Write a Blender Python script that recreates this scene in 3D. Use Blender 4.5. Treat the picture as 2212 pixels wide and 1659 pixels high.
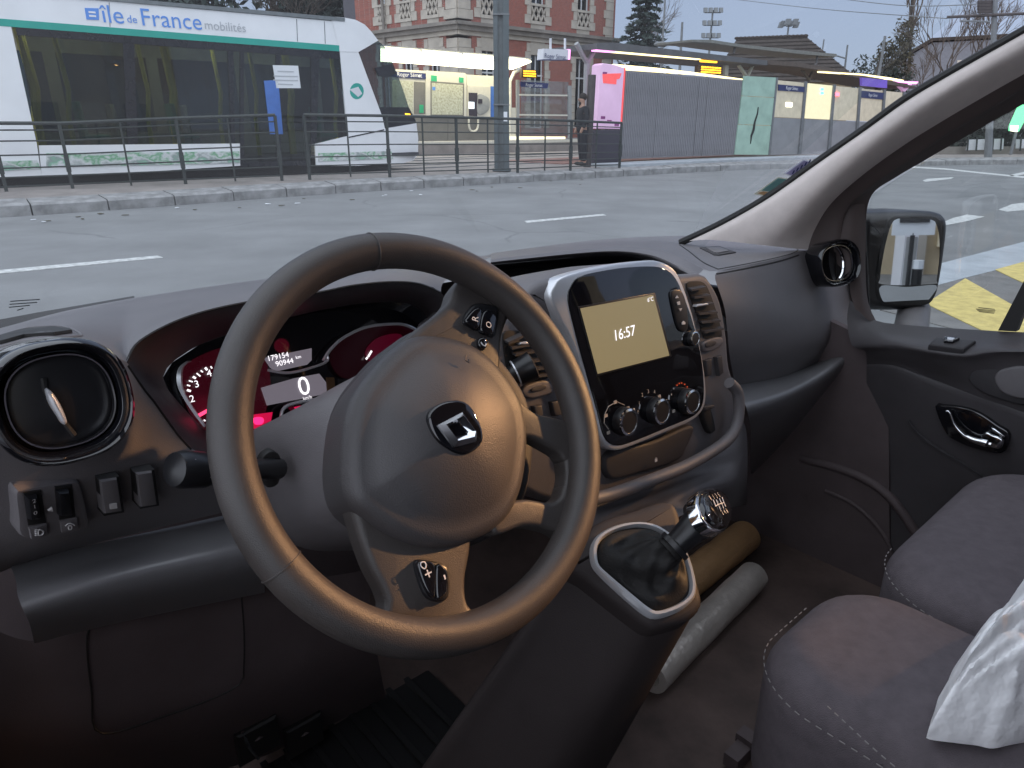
import bpy, bmesh, math, random
from math import sin, cos, pi, radians, atan2, sqrt
from mathutils import Vector as Vc, Matrix, noise as mnoise
random.seed(7)
sc = bpy.context.scene
for o in list(bpy.data.objects): bpy.data.objects.remove(o)
COL = sc.collection
# ------------------------------------------------------------------ camera
FPX, HOR, ZC = 1500.0, 275.0, 1.35           # focal length and horizon row in a 2212 px wide picture, eye height
PW, PH = 2212.0, 1659.0
PIT = math.atan((PH/2-HOR)/FPX)
CAM = Vc((0, 0, ZC))
cd = bpy.data.cameras.new('camera'); cam = bpy.data.objects.new('camera', cd); COL.objects.link(cam)
cd.sensor_fit = 'HORIZONTAL'; cd.sensor_width = 36; cd.lens = 36*FPX/PW
cd.clip_start = 0.02; cd.clip_end = 3000
cam.location = CAM; cam.rotation_euler = (pi/2-PIT, 0, 0)
sc.camera = cam
sc.render.resolution_x, sc.render.resolution_y = 1024, 768
# ------------------------------------------------------------------ sky, sun, exposure
SUN_EL, SUN_AZ = radians(60), radians(212)      # broad dusk light through full cloud
w = bpy.data.worlds.new('World'); sc.world = w; w.use_nodes = True
nt = w.node_tree; nt.nodes.clear()
sky = nt.nodes.new('ShaderNodeTexSky'); sky.sky_type = 'NISHITA'; sky.sun_disc = False
sky.sun_elevation = SUN_EL; sky.sun_rotation = SUN_AZ; sky.dust_density = 1.5; sky.ozone_density = 3.0
mixs = nt.nodes.new('ShaderNodeMixRGB'); mixs.inputs['Fac'].default_value = 0.90
mixs.inputs['Color2'].default_value = (1.36, 1.58, 2.22, 1)            # even dusk cloud
bg = nt.nodes.new('ShaderNodeBackground'); bg.inputs['Strength'].default_value = 0.11
wo = nt.nodes.new('ShaderNodeOutputWorld')
nt.links.new(sky.outputs[0], mixs.inputs['Color1']); nt.links.new(mixs.outputs[0], bg.inputs[0]); nt.links.new(bg.outputs[0], wo.inputs[0])
sl = bpy.data.lights.new('sun', 'SUN'); sl.energy = 1.5; sl.angle = radians(140); sl.color = (.93, .96, 1)
so = bpy.data.objects.new('sun', sl); COL.objects.link(so)
so.rotation_euler = Vc((-sin(SUN_AZ)*cos(SUN_EL), -cos(SUN_AZ)*cos(SUN_EL), -sin(SUN_EL))).to_track_quat('-Z', 'Y').to_euler()
vs = sc.view_settings
vs.view_transform = 'Standard'; vs.look = 'None'; vs.gamma = 1.0; vs.use_curve_mapping = False
vs.exposure = 1.35
# ------------------------------------------------------------------ pixel rays (2212 x 1659 px) and frames
def ray(x, y):
    return Vc(((x-PW/2)/FPX, cos(PIT)+(PH/2-y)/FPX*sin(PIT), -sin(PIT)+(PH/2-y)/FPX*cos(PIT)))
def gz(x, y, z=0.0):                                   # on level ground at height z
    d = ray(x, y); return CAM+d*((z-ZC)/d.z)
def onpl(x, y, p0, n):
    d = ray(x, y); return CAM+d*((p0-CAM).dot(n)/d.dot(n))
TH = radians(41.5)                                     # the van's nose points 41.5 degrees left of the view
FV = Vc((-sin(TH), cos(TH), 0)); RV = Vc((cos(TH), sin(TH), 0)); UV = Vc((0, 0, 1))
def V(f, r, u): return CAM+FV*f+RV*r+UV*u
def pf(x, y, f): return onpl(x, y, CAM+FV*f, FV)
def pr(x, y, r): return onpl(x, y, CAM+RV*r, RV)
def pu(x, y, u): return onpl(x, y, CAM+UV*u, UV)
def at(x, y, D):                                       # at horizontal distance D from the camera
    d = ray(x, y); return CAM+d*(D/sqrt(d.x*d.x+d.y*d.y))
class Pl:
    """upright plane through two ground points; n points to the camera side"""
    def __init__(s, a, b):
        s.a = Vc(a); t = Vc(b)-s.a; t.z = 0; s.t = t.normalized(); s.n = Vc((s.t.y, -s.t.x, 0))
        if (CAM-s.a).dot(s.n) < 0: s.n = -s.n
    def h(s, x, y, off=0.0): return onpl(x, y, s.a+s.n*off, s.n)
    def ps(s, pts, off=0.0): return [s.h(x, y, off) for x, y in pts]
    def P(s, d, z, off=0.0): return Vc((s.a.x, s.a.y, z))+s.t*d+s.n*off
class TPl:
    """tilted plane: point, normal towards the viewer, in-plane right/up"""
    def __init__(s, p, n, right):
        s.p = p; s.n = n.normalized(); s.r = (right-s.n*right.dot(s.n)).normalized(); s.u = s.n.cross(s.r)
    def h(s, x, y, off=0.0): return onpl(x, y, s.p+s.n*off, s.n)
    def ps(s, pts, off=0.0): return [s.h(x, y, off) for x, y in pts]
    def L(s, a, b, c=0.0): return s.p+s.r*a+s.u*b+s.n*c
    def uv(s, q): d = q-s.p; return d.dot(s.r), d.dot(s.u)
def zm(ox, oy, k): return lambda *pts: [(ox+x*k, oy+y*k) for x, y in pts]
z1 = zm(0, 594, .2685); z2 = zm(0, 972, .2685); z3 = zm(432, 486, .5859); z4 = zm(1080, 486, .3662)
z5 = zm(1188, 972, .3581); z6 = zm(1659, 648, .3255); z7 = zm(1566, 1026, .3815); z8 = zm(0, 1188, .4394)
s1 = zm(0, 0, .2929); s2 = zm(540, 0, .2929); s3 = zm(810, 0, .25); s4 = zm(1242, 0, .2929); s5 = zm(1659, 0, .2929); s6 = zm(1659, 324, .2604)
# ------------------------------------------------------------------ curves
def cat(p0, p1, p2, p3, t):
    return p1*(1.0) + (p2-p0)*(0.5*t) + (p0*2-p1*5+p2*4-p3)*(0.5*t*t) + (p1*3-p0-p2*3+p3)*(0.5*t*t*t)
def smooth(pts, n, closed=False):
    """Catmull-Rom through pts, resampled to n even steps"""
    P = [Vc(p) for p in pts]; m = len(P); dense = []
    segs = m if closed else m-1
    for i in range(segs):
        if closed: a, b, c, d = P[i-1], P[i], P[(i+1) % m], P[(i+2) % m]
        else: a, b, c, d = P[max(i-1, 0)], P[i], P[i+1], P[min(i+2, m-1)]
        for k in range(10): dense.append(cat(a, b, c, d, k/10))
    if closed: dense.append(dense[0].copy())
    else: dense.append(P[-1].copy())
    L = [0.0]
    for i in range(1, len(dense)): L.append(L[-1]+(dense[i]-dense[i-1]).length)
    out = []; j = 0; cnt = n if closed else n-1
    for k in range(n):
        t = L[-1]*k/cnt
        while j < len(L)-2 and L[j+1] < t: j += 1
        s = L[j+1]-L[j]; q = 0 if s < 1e-12 else (t-L[j])/s
        out.append(dense[j].lerp(dense[j+1], q))
    return out
def sm2(pts, n, closed=True): return [(p.x, p.y) for p in smooth([Vc((x, y)) for x, y in pts], n, closed)]
# ------------------------------------------------------------------ mesh builder
class MB:
    def __init__(s): s.v = []; s.f = []
    def add(s, vs, fs):
        b = len(s.v); s.v += [Vc(v) for v in vs]; s.f += [tuple(b+i for i in f) for f in fs]; return s
    def grid(s, rows, closed=False):
        n = len(rows[0]); fs = []
        for i in range(len(rows)-1):
            for j in range(n if closed else n-1):
                k = (j+1) % n; fs.append((i*n+j, i*n+k, (i+1)*n+k, (i+1)*n+j))
        return s.add([p for r in rows for p in r], fs)
    def loft(s, rows, nc=24, sub=4, closed=False, linear=False):
        R = [smooth(r, nc, closed) for r in rows]
        if not linear:
            out = []
            for i in range(len(R)-1):
                a, b, c, d = R[max(i-1, 0)], R[i], R[i+1], R[min(i+2, len(R)-1)]
                for k in range(sub): out.append([cat(a[j], b[j], c[j], d[j], k/sub) for j in range(nc)])
            out.append(R[-1]); R = out
        return s.grid(R, closed)
    def caps(s, ring):
        b = len(s.v); s.v += [Vc(v) for v in ring]; s.f.append(tuple(range(b, b+len(ring)))); return s
    def prism(s, pts, d):
        n = len(pts); q = [p+d for p in pts]
        return s.add(list(pts)+q, [tuple(range(n)), tuple(range(2*n-1, n-1, -1))]+[(i, (i+1) % n, n+(i+1) % n, n+i) for i in range(n)])
    def slab(s, pts, n, depth, bev=0.0, seg=3, back=True, dome=0.0, domes=0):
        """outline pts extruded back by depth; front edge rounded over bev, optional domed face"""
        n = n.normalized(); c = sum(pts, Vc())/len(pts); m = len(pts)
        area = Vc()
        for i in range(m): area += (pts[i]-c).cross(pts[(i+1) % m]-c)
        sg = 1 if area.dot(n) > 0 else -1
        nr = []
        for i in range(m):
            e1 = (pts[i]-pts[i-1]).normalized(); e2 = (pts[(i+1) % m]-pts[i]).normalized()
            a = n.cross(e1)*sg; b = n.cross(e2)*sg; q = a+b
            q = q.normalized() if q.length > 1e-6 else a
            nr.append(q*min(1.6, 1/max(.35, q.dot(a))))
        rings = [[p-n*depth for p in pts]]
        if bev > 0:
            for k in range(seg+1):
                t = pi/2*k/seg
                rings.append([pts[i]+nr[i]*(bev*(1-cos(t)))-n*(bev*(1-sin(t))) for i in range(m)])
        else: rings.append(list(pts))
        if domes:
            last = rings[-1]; cc = sum(last, Vc())/m
            for k in range(1, domes+1):
                t = k/(domes+1)
                rings.append([p.lerp(cc, t)+n*dome*(1-(1-t)**2) for p in last])
        s.grid(rings, True); s.caps(rings[-1])
        if back: s.caps(rings[0][::-1])
        return s
    def frame(s, outer, inner, n, depth, proud=0.0):
        """ring between two outlines with equal counts"""
        m = len(outer)
        R = [[p-n*depth for p in outer], list(outer), [p+n*proud for p in inner], [p-n*depth for p in inner]]
        s.grid(R+[R[0]], True); return s
    def tube(s, path, r, n=8, closed=False, cap=True, flat=1.0, up=None):
        m = len(path); rings = []
        rr = r if isinstance(r, (list, tuple)) else [r]*m
        prev = None
        for i in range(m):
            if closed: t = path[(i+1) % m]-path[i-1]
            else: t = path[min(i+1, m-1)]-path[max(i-1, 0)]
            t = t.normalized()
            a = up or prev or (Vc((0, 0, 1)) if abs(t.z) < .9 else Vc((1, 0, 0)))
            a = (a-t*a.dot(t)); a = a.normalized() if a.length > 1e-6 else t.orthogonal().normalized()
            prev = a; b = t.cross(a)
            rings.append([path[i]+a*(rr[i]*cos(2*pi*k/n)*flat)+b*(rr[i]*sin(2*pi*k/n)) for k in range(n)])
        s.grid(rings+([rings[0]] if closed else []), True)
        if cap and not closed: s.caps(rings[0][::-1]); s.caps(rings[-1])
        return s
    def bar(s, a, b, wx, wy, up=Vc((0, 0, 1))):
        """square bar from a to b"""
        t = (b-a).normalized()
        if abs(t.dot(up)) > .95: up = Vc((1, 0, 0)) if abs(t.x) < .9 else Vc((0, 1, 0))
        x = t.cross(up).normalized()*wx/2; y = x.cross(t).normalized()*wy/2
        q = [a-x-y, a+x-y, a+x+y, a-x+y]
        return s.prism(q, b-a)
    def box(s, c, X, Y, Z):
        q = [c-X-Y-Z, c+X-Y-Z, c+X+Y-Z, c-X+Y-Z]; return s.prism(q, Z*2)
    def lathe(s, p, n, r, prof, seg=32, sq=2.0, cap=True):
        """profile [(radius, height along n)] about p; sq>2 squares the outline"""
        n = n.normalized(); r = (r-n*r.dot(n)).normalized(); u = n.cross(r); rings = []
        for (a, hgt) in prof:
            ring = []
            for k in range(seg):
                t = 2*pi*k/seg; c, d = cos(t), sin(t)
                m = 1 if sq == 2 else (abs(c)**sq+abs(d)**sq)**(-1/sq)
                ring.append(p+(r*c+u*d)*(a*m)+n*hgt)
            rings.append(ring)
        s.grid(rings, True)
        if cap: s.caps(rings[-1]); s.caps(rings[0][::-1])
        return s
    def ball(s, c, X, Y, Z, nu=12, nv=8):
        rings = []
        for i in range(nv+1):
            t = -pi/2+pi*i/nv*.998+.001
            rings.append([c+X*(cos(t)*cos(2*pi*k/nu))+Y*(cos(t)*sin(2*pi*k/nu))+Z*sin(t) for k in range(nu)])
        return s.grid(rings, True)
WL = {}
def wloc(o): return WL.get(o.name, Vc((0, 0, 0)))
def obj(name, mb, mat, parent=None, label=None, sharp=38, origin=None, smoothf=True, recalc=True):
    v = mb.v; base = origin
    if base is None:
        if parent is None: base = Vc((sum(p.x for p in v)/len(v), sum(p.y for p in v)/len(v), min(p.z for p in v)))
        else: base = sum(v, Vc())/len(v)
    me = bpy.data.meshes.new(name)
    me.from_pydata([tuple(p-base) for p in v], [], mb.f); me.update()
    if recalc:
        bm = bmesh.new(); bm.from_mesh(me); bmesh.ops.remove_doubles(bm, verts=bm.verts, dist=1e-6)
        bmesh.ops.recalc_face_normals(bm, faces=bm.faces); bm.to_mesh(me); bm.free()
    if smoothf:
        me.polygons.foreach_set('use_smooth', [True]*len(me.polygons)); me.set_sharp_from_angle(angle=radians(sharp))
    me.materials.append(mat)
    o = bpy.data.objects.new(name, me); COL.objects.link(o)
    o.location = base-(wloc(parent) if parent else Vc()); o.parent = parent
    WL[o.name] = base
    if label: o['label'] = label
    return o
def empty(name, loc, parent=None):
    o = bpy.data.objects.new(name, None); COL.objects.link(o); o.empty_display_size = .1
    o.location = loc-(wloc(parent) if parent else Vc()); o.parent = parent; WL[o.name] = Vc(loc); return o
def tag(o, label, cat, group=None):
    o['label'] = label; o['category'] = cat
    if group: o['group'] = group
    return o
def struct(o): o['kind'] = 'structure'; return o
def text(name, body, size, p, right, up, mat, parent=None, align='CENTER', ext=0.0, sx=1.0):
    cu = bpy.data.curves.new('t', 'FONT'); cu.body = body; cu.size = 1; cu.align_x = align; cu.align_y = 'CENTER'; cu.extrude = ext/size if size else 0
    cu.resolution_u = 3
    to = bpy.data.objects.new('t', cu); COL.objects.link(to)
    dg = bpy.context.evaluated_depsgraph_get(); me = bpy.data.meshes.new_from_object(to.evaluated_get(dg))
    bpy.data.objects.remove(to); bpy.data.curves.remove(cu)
    n = right.cross(up); mb = MB()
    mb.v = [p+right*(q.co.x*size*sx)+up*(q.co.y*size)+n*(q.co.z*size) for q in me.vertices]
    mb.f = [tuple(f.vertices) for f in me.polygons]; bpy.data.meshes.remove(me)
    return obj(name, mb, mat, parent, smoothf=False)
# ------------------------------------------------------------------ materials
def mat(name, col, rough=.6, metal=0.0, var=.12, vscale=6.0, bump=0.0, bscale=200.0, spec=.5, emit=None, estr=0.0, coat=0.0, alpha=1.0, col2=None, stretch=None, detail=6.0):
    m = bpy.data.materials.new(name); m.use_nodes = True; t = m.node_tree; N = t.nodes; L = t.links
    b = N['Principled BSDF']
    b.inputs['Roughness'].default_value = rough; b.inputs['Metallic'].default_value = metal
    b.inputs['Specular IOR Level'].default_value = spec; b.inputs['Coat Weight'].default_value = coat
    tc = N.new('ShaderNodeTexCoord'); mp = N.new('ShaderNodeMapping'); L.new(tc.outputs['Object'], mp.inputs[0])
    if stretch: mp.inputs['Scale'].default_value = stretch
    ns = N.new('ShaderNodeTexNoise'); ns.inputs['Scale'].default_value = vscale; ns.inputs['Detail'].default_value = detail; ns.inputs['Roughness'].default_value = .6
    L.new(mp.outputs[0], ns.inputs['Vector'])
    rp = N.new('ShaderNodeValToRGB'); c = Vc(col); lo = c*(1-var); hi = (Vc(col2) if col2 else c*(1+var))
    rp.color_ramp.elements[0].position = .32; rp.color_ramp.elements[1].position = .68
    rp.color_ramp.elements[0].color = (*lo, 1); rp.color_ramp.elements[1].color = (*hi, 1)
    L.new(ns.outputs[0], rp.inputs[0]); L.new(rp.outputs[0], b.inputs['Base Color'])
    rr = N.new('ShaderNodeMapRange'); rr.inputs['To Min'].default_value = max(0, rough*.85); rr.inputs['To Max'].default_value = min(1, rough*1.15)
    L.new(ns.outputs[0], rr.inputs[0]); L.new(rr.outputs[0], b.inputs['Roughness'])
    if bump:
        n2 = N.new('ShaderNodeTexNoise'); n2.inputs['Scale'].default_value = bscale; n2.inputs['Detail'].default_value = 3
        L.new(mp.outputs[0], n2.inputs['Vector'])
        bp = N.new('ShaderNodeBump'); bp.inputs['Strength'].default_value = bump; bp.inputs['Distance'].default_value = .002 if bscale > 100 else .01
        L.new(n2.outputs[0], bp.inputs['Height']); L.new(bp.outputs[0], b.inputs['Normal'])
    if emit:
        b.inputs['Emission Color'].default_value = (*emit, 1); b.inputs['Emission Strength'].default_value = estr
    return m
def glass(name, tint, refl=1.0, rough=0.0, dirt_haze=0.0):
    """thin pane: tinted see-through plus mirror reflection that grows at grazing angles"""
    m = bpy.data.materials.new(name); m.use_nodes = True; t = m.node_tree; N = t.nodes; L = t.links; N.clear()
    o = N.new('ShaderNodeOutputMaterial'); tr = N.new('ShaderNodeBsdfTransparent'); tr.inputs[0].default_value = (*tint, 1)
    gl = N.new('ShaderNodeBsdfGlossy'); gl.inputs['Roughness'].default_value = rough; gl.inputs[0].default_value = (refl, refl, refl, 1)
    lw = N.new('ShaderNodeLayerWeight'); lw.inputs[0].default_value = .5
    pw = N.new('ShaderNodeMath'); pw.operation = 'POWER'; L.new(lw.outputs['Facing'], pw.inputs[0]); pw.inputs[1].default_value = 5.0
    fr = N.new('ShaderNodeMath'); fr.operation = 'MULTIPLY_ADD'; L.new(pw.outputs[0], fr.inputs[0]); fr.inputs[1].default_value = .92; fr.inputs[2].default_value = .08
    mx = N.new('ShaderNodeMixShader'); L.new(fr.outputs[0], mx.inputs[0]); L.new(tr.outputs[0], mx.inputs[1]); L.new(gl.outputs[0], mx.inputs[2])
    last = mx
    if dirt_haze:
        df = N.new('ShaderNodeBsdfTranslucent'); df.inputs[0].default_value = (.85, .85, .85, 1)      # dust, and the windscreen's reflection film, scatter light through the pane
        tc = N.new('ShaderNodeTexCoord'); ns = N.new('ShaderNodeTexNoise'); ns.inputs['Scale'].default_value = 3; ns.inputs['Detail'].default_value = 8
        L.new(tc.outputs['Object'], ns.inputs['Vector'])
        mr = N.new('ShaderNodeMapRange'); mr.inputs['From Min'].default_value = .35; mr.inputs['From Max'].default_value = .75; mr.inputs['To Min'].default_value = dirt_haze*.45; mr.inputs['To Max'].default_value = dirt_haze
        L.new(ns.outputs[0], mr.inputs[0])
        m2 = N.new('ShaderNodeMixShader'); L.new(mr.outputs[0], m2.inputs[0]); L.new(mx.outputs[0], m2.inputs[1]); L.new(df.outputs[0], m2.inputs[2]); last = m2
    L.new(last.outputs[0], o.inputs[0]); return m
def glow(name, col, s):
    m = bpy.data.materials.new(name); m.use_nodes = True; t = m.node_tree; t.nodes.clear()
    o = t.nodes.new('ShaderNodeOutputMaterial'); e = t.nodes.new('ShaderNodeEmission'); e.inputs[0].default_value = (*col, 1); e.inputs[1].default_value = s
    t.links.new(e.outputs[0], o.inputs[0]); return m
# ================================================================== street materials
M = {}
M['asphalt'] = mat('asphalt', (.195, .200, .203), .85, var=.16, vscale=.8, bump=.5, bscale=90, spec=.3)
def crack(m, scale, dark):
    """fine wandering cracks and worn patches added to a road surface colour"""
    t_ = m.node_tree; N = t_.nodes; L = t_.links; b = N['Principled BSDF']; src = b.inputs['Base Color'].links[0].from_socket
    tc = N.new('ShaderNodeTexCoord'); n1 = N.new('ShaderNodeTexNoise'); n1.inputs['Scale'].default_value = .9; n1.inputs['Detail'].default_value = 5; L.new(tc.outputs['Object'], n1.inputs['Vector'])
    mx = N.new('ShaderNodeMixRGB'); mx.inputs[0].default_value = .35; L.new(tc.outputs['Object'], mx.inputs[1]); L.new(n1.outputs['Color'], mx.inputs[2])
    vo = N.new('ShaderNodeTexVoronoi'); vo.feature = 'DISTANCE_TO_EDGE'; vo.inputs['Scale'].default_value = scale; L.new(mx.outputs[0], vo.inputs['Vector'])
    lt = N.new('ShaderNodeMapRange'); lt.inputs['From Min'].default_value = .0; lt.inputs['From Max'].default_value = .008; lt.inputs['To Min'].default_value = 1; lt.inputs['To Max'].default_value = 0; L.new(vo.outputs['Distance'], lt.inputs[0])
    n2 = N.new('ShaderNodeTexNoise'); n2.inputs['Scale'].default_value = .35; L.new(tc.outputs['Object'], n2.inputs['Vector'])
    gt = N.new('ShaderNodeMapRange'); gt.inputs['From Min'].default_value = .47; gt.inputs['From Max'].default_value = .56; L.new(n2.outputs[0], gt.inputs[0])
    mu = N.new('ShaderNodeMath'); mu.operation = 'MULTIPLY'; L.new(lt.outputs[0], mu.inputs[0]); L.new(gt.outputs[0], mu.inputs[1])
    m2 = N.new('ShaderNodeMixRGB'); L.new(mu.outputs[0], m2.inputs[0]); L.new(src, m2.inputs[1]); m2.inputs[2].default_value = (*dark, 1); L.new(m2.outputs[0], b.inputs['Base Color'])
crack(M['asphalt'], .38, (.15, .155, .158))
M['paving'] = mat('paving', (.20, .19, .185), .85, var=.22, vscale=2.2, bump=.3, bscale=40, spec=.3)
M['trackbed'] = mat('trackbed', (.26, .235, .22), .9, var=.2, vscale=1.5, bump=.3, bscale=30, spec=.3)
M['kerb'] = mat('kerb_granite', (.25, .25, .25), .85, var=.3, vscale=5, bump=.4, bscale=60, spec=.3)
M['palestone'] = mat('pale_stone_band', (.36, .39, .42), .8, var=.15, vscale=2.5, bump=.3, bscale=60)
M['white_paint'] = mat('white_road_paint', (.50, .51, .50), .7, var=.35, vscale=14, bump=.3, bscale=70)
M['yellow_paint'] = mat('yellow_road_paint', (.60, .48, .17), .75, var=.22, vscale=10, bump=.3, bscale=70)
M['railpaint'] = mat('green_black_rail_paint', (.030, .037, .036), .5, var=.25, vscale=8)
M['mastpaint'] = mat('mast_paint', (.085, .105, .115), .5, var=.15, vscale=3)
M['brown_post'] = mat('brown_post_paint', (.06, .05, .05), .55, var=.2)
M['tram_white'] = mat('tram_white', (.84, .85, .87), .25, var=.04, vscale=1.5, coat=.4)
M['tram_teal'] = mat('tram_teal', (.02, .36, .29), .3, var=.05, vscale=2, coat=.3)
M['tram_dark'] = mat('tram_dark', (.012, .013, .018), .25, var=.1)
M['tram_grey'] = mat('tram_roof_grey', (.16, .18, .19), .5, var=.15)
M['tram_glass'] = glass('tram_glass', (.42, .49, .51), .5)
M['tram_seat'] = mat('tram_seat_green', (.05, .30, .22), .7, var=.2)
M['tram_yellow'] = mat('tram_yellow_pole', (.62, .55, .10), .4, var=.1)
M['tram_inner'] = mat('tram_inner_grey', (.26, .27, .26), .7, var=.2)
M['tram_floor'] = mat('tram_floor', (.05, .05, .06), .7)
M['blue_panel'] = mat('blue_door_panel', (.06, .16, .48), .4, var=.1)
M['bluelogo'] = mat('blue_lettering', (.12, .30, .75), .4, var=.02)
M['greytext'] = mat('grey_lettering', (.45, .47, .50), .5, var=.02)
M['paper'] = mat('paper_notice', (.75, .77, .80), .7, var=.03)
M['black'] = mat('black_rubber', (.012, .012, .013), .7)
M['brick'] = None
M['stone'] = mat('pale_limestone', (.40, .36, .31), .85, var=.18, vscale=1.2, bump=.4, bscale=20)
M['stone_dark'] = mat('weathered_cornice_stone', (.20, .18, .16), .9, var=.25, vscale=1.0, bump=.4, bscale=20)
M['win_white'] = mat('white_window_wood', (.55, .56, .58), .5, var=.05)
M['win_dark'] = glass('window_glass_dark', (.10, .12, .14), .9)
M['void'] = mat('dark_room', (.02, .022, .026), .9)
M['slate'] = mat('dark_roof', (.045, .035, .03), .9, var=.3, vscale=3, bump=.5, bscale=20)
M['canopy'] = mat('canopy_grey', (.10, .10, .105), .6, var=.2, vscale=1.5)
M['canopy_pale'] = mat('canopy_pale_steel', (.30, .31, .31), .5, var=.1)
M['panel_cream'] = mat('panel_cream', (.62, .60, .52), .5, var=.05)
M['panel_grey'] = mat('panel_grey', (.17, .165, .15), .6, var=.1, vscale=2)
M['barrier'] = mat('barrier_grey', (.225, .222, .24), .7, var=.12, vscale=2)
M['navy'] = mat('navy_sign', (.02, .03, .12), .4, var=.05)
M['green_sq'] = mat('green_square', (.03, .38, .18), .5, var=.05)
M['map'] = mat('transport_map', (.50, .50, .36), .6, var=.35, vscale=14, col2=(.62, .63, .50))
M['signwhite'] = mat('sign_white', (.7, .7, .74), .5, var=.03)
M['whitetext'] = mat('white_lettering', (.75, .76, .80), .5, var=.02)
M['greenglass'] = mat('etched_green_glass', (.36, .52, .43), .35, var=.15, vscale=1.5, spec=.4)
M['clear'] = glass('shelter_glass', (.72, .76, .76), .9, dirt_haze=.25)
M['greyglass'] = mat('frosted_glass', (.26, .265, .28), .35, var=.12, vscale=1.5)
M['magenta'] = mat('magenta_paint', (.70, .52, .67), .5, var=.10, vscale=1.2, emit=(1, .45, .88), estr=.09)
M['red'] = mat('red_sticker', (.75, .10, .10), .5, var=.1, emit=(1, .1, .1), estr=.25)
M['darkbox'] = mat('dark_cabinet', (.035, .03, .045), .6)
M['light_white'] = glow('canopy_light', (1, .88, .60), 3.4)
M['light_warm'] = glow('warm_light_strip', (1, .80, .42), 1.3)
M['light_pink'] = glow('pink_light_strip', (1, .35, .85), 1.1)
M['light_nosing'] = glow('platform_nosing_light', (1, .92, .62), .8)
M['amber'] = glow('amber_led', (1, .42, .02), 2.0)
M['ledback'] = mat('led_sign_back', (.05, .028, .01), .4)
M['led_red'] = glow('red_signal', (1, .08, .12), 3)
M['led_cyan'] = glow('cyan_light', (.15, .9, 1), 1.2)
M['screenwhite'] = glow('ticket_screen', (.85, .95, 1), 1.2)
M['green_sign'] = glow('green_lit_sign', (.18, .85, .40), .8)
M['lit_white'] = glow('lit_white_tip', (1, .95, .75), 1.6)
M['bark'] = mat('bark', (.055, .045, .038), .95, var=.3, vscale=8, bump=.6, bscale=30)
M['twig'] = mat('twig', (.11, .085, .07), .95, var=.3)
M['needle'] = mat('conifer_needles', (.028, .045, .040), .8, var=.4, vscale=1.5)
M['hedge'] = mat('hedge_leaves', (.055, .045, .020), .8, var=.4, vscale=2)
M['hedge_dark'] = mat('dark_shrub_leaves', (.022, .030, .022), .8, var=.4, vscale=2)
M['steel'] = mat('galvanised_steel', (.16, .17, .18), .5, var=.15)
M['wall_pale'] = mat('pale_render_wall', (.40, .40, .40), .85, var=.1, vscale=1.5)
M['wall_tan'] = mat('tan_render_wall', (.50, .40, .26), .85, var=.12, vscale=1.5)
M['clothdark'] = mat('dark_coat', (.018, .018, .022), .9, var=.2, vscale=12)
M['trouser'] = mat('dark_trousers', (.020, .020, .026), .9, var=.2, vscale=12)
M['skin'] = mat('skin', (.36, .21, .15), .55, var=.08)
M['hair'] = mat('dark_hair', (.018, .013, .010), .8)
M['shoe'] = mat('dark_shoe', (.03, .03, .03), .6)
def brick_mat():
    m = mat('red_brick', (.32, .105, .075), .9, var=.18, vscale=3); t = m.node_tree; N = t.nodes; L = t.links; b = N['Principled BSDF']
    tc = N.new('ShaderNodeTexCoord'); br = N.new('ShaderNodeTexBrick'); br.inputs['Scale'].default_value = 4.4
    br.inputs['Color1'].default_value = (.30, .085, .06, 1); br.inputs['Color2'].default_value = (.22, .07, .052, 1); br.inputs['Mortar'].default_value = (.30, .25, .22, 1)
    br.inputs['Mortar Size'].default_value = .012
    sep = N.new('ShaderNodeSeparateXYZ'); cb = N.new('ShaderNodeCombineXYZ'); ad = N.new('ShaderNodeMath')
    L.new(tc.outputs['Object'], sep.inputs[0]); L.new(sep.outputs[0], ad.inputs[0]); L.new(sep.outputs[1], ad.inputs[1]); L.new(ad.outputs[0], cb.inputs[0]); L.new(sep.outputs[2], cb.inputs[1])
    L.new(cb.outputs[0], br.inputs['Vector']); L.new(br.outputs[0], b.inputs['Base Color']); return m
M['brick'] = brick_mat()
def print_mat(name, base, cols, scale, stretch):
    """flat printed graphics: blotches of several inks on a base"""
    m = mat(name, base, .35, var=.03); t = m.node_tree; N = t.nodes; L = t.links; b = N['Principled BSDF']
    tc = N.new('ShaderNodeTexCoord'); mp = N.new('ShaderNodeMapping'); mp.inputs['Scale'].default_value = stretch; L.new(tc.outputs['Object'], mp.inputs[0])
    ns = N.new('ShaderNodeTexNoise'); ns.inputs['Scale'].default_value = scale; ns.inputs['Detail'].default_value = 4; L.new(mp.outputs[0], ns.inputs['Vector'])
    rp = N.new('ShaderNodeValToRGB'); rp.color_ramp.interpolation = 'LINEAR'; e = rp.color_ramp.elements
    e[0].position = .3; e[0].color = (*cols[0], 1); e[1].position = .7; e[1].color = (*cols[-1], 1)
    for i, c in enumerate(cols[1:-1]): k = e.new(.36+.28*i/max(1, len(cols)-3)); k.color = (*c, 1)
    L.new(ns.outputs[0], rp.inputs[0]); L.new(rp.outputs[0], b.inputs['Base Color']); return m
M['graphic'] = print_mat('tram_graphic', (.7, .72, .72), [(.06, .22, .16), (.7, .72, .72), (.16, .40, .22), (.68, .70, .70), (.30, .36, .34), (.25, .5, .35), (.7, .7, .72)], 2.2, (1, 1, 1.6))
# ================================================================== ground, road, kerb
mb = MB(); R = 900
n = 30
mb.grid([[Vc((-R+2*R*i/n, -R+2*R*j/n, -.30)) for i in range(n+1)] for j in range(n+1)])
struct(obj('ground', mb, M['paving']))
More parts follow.
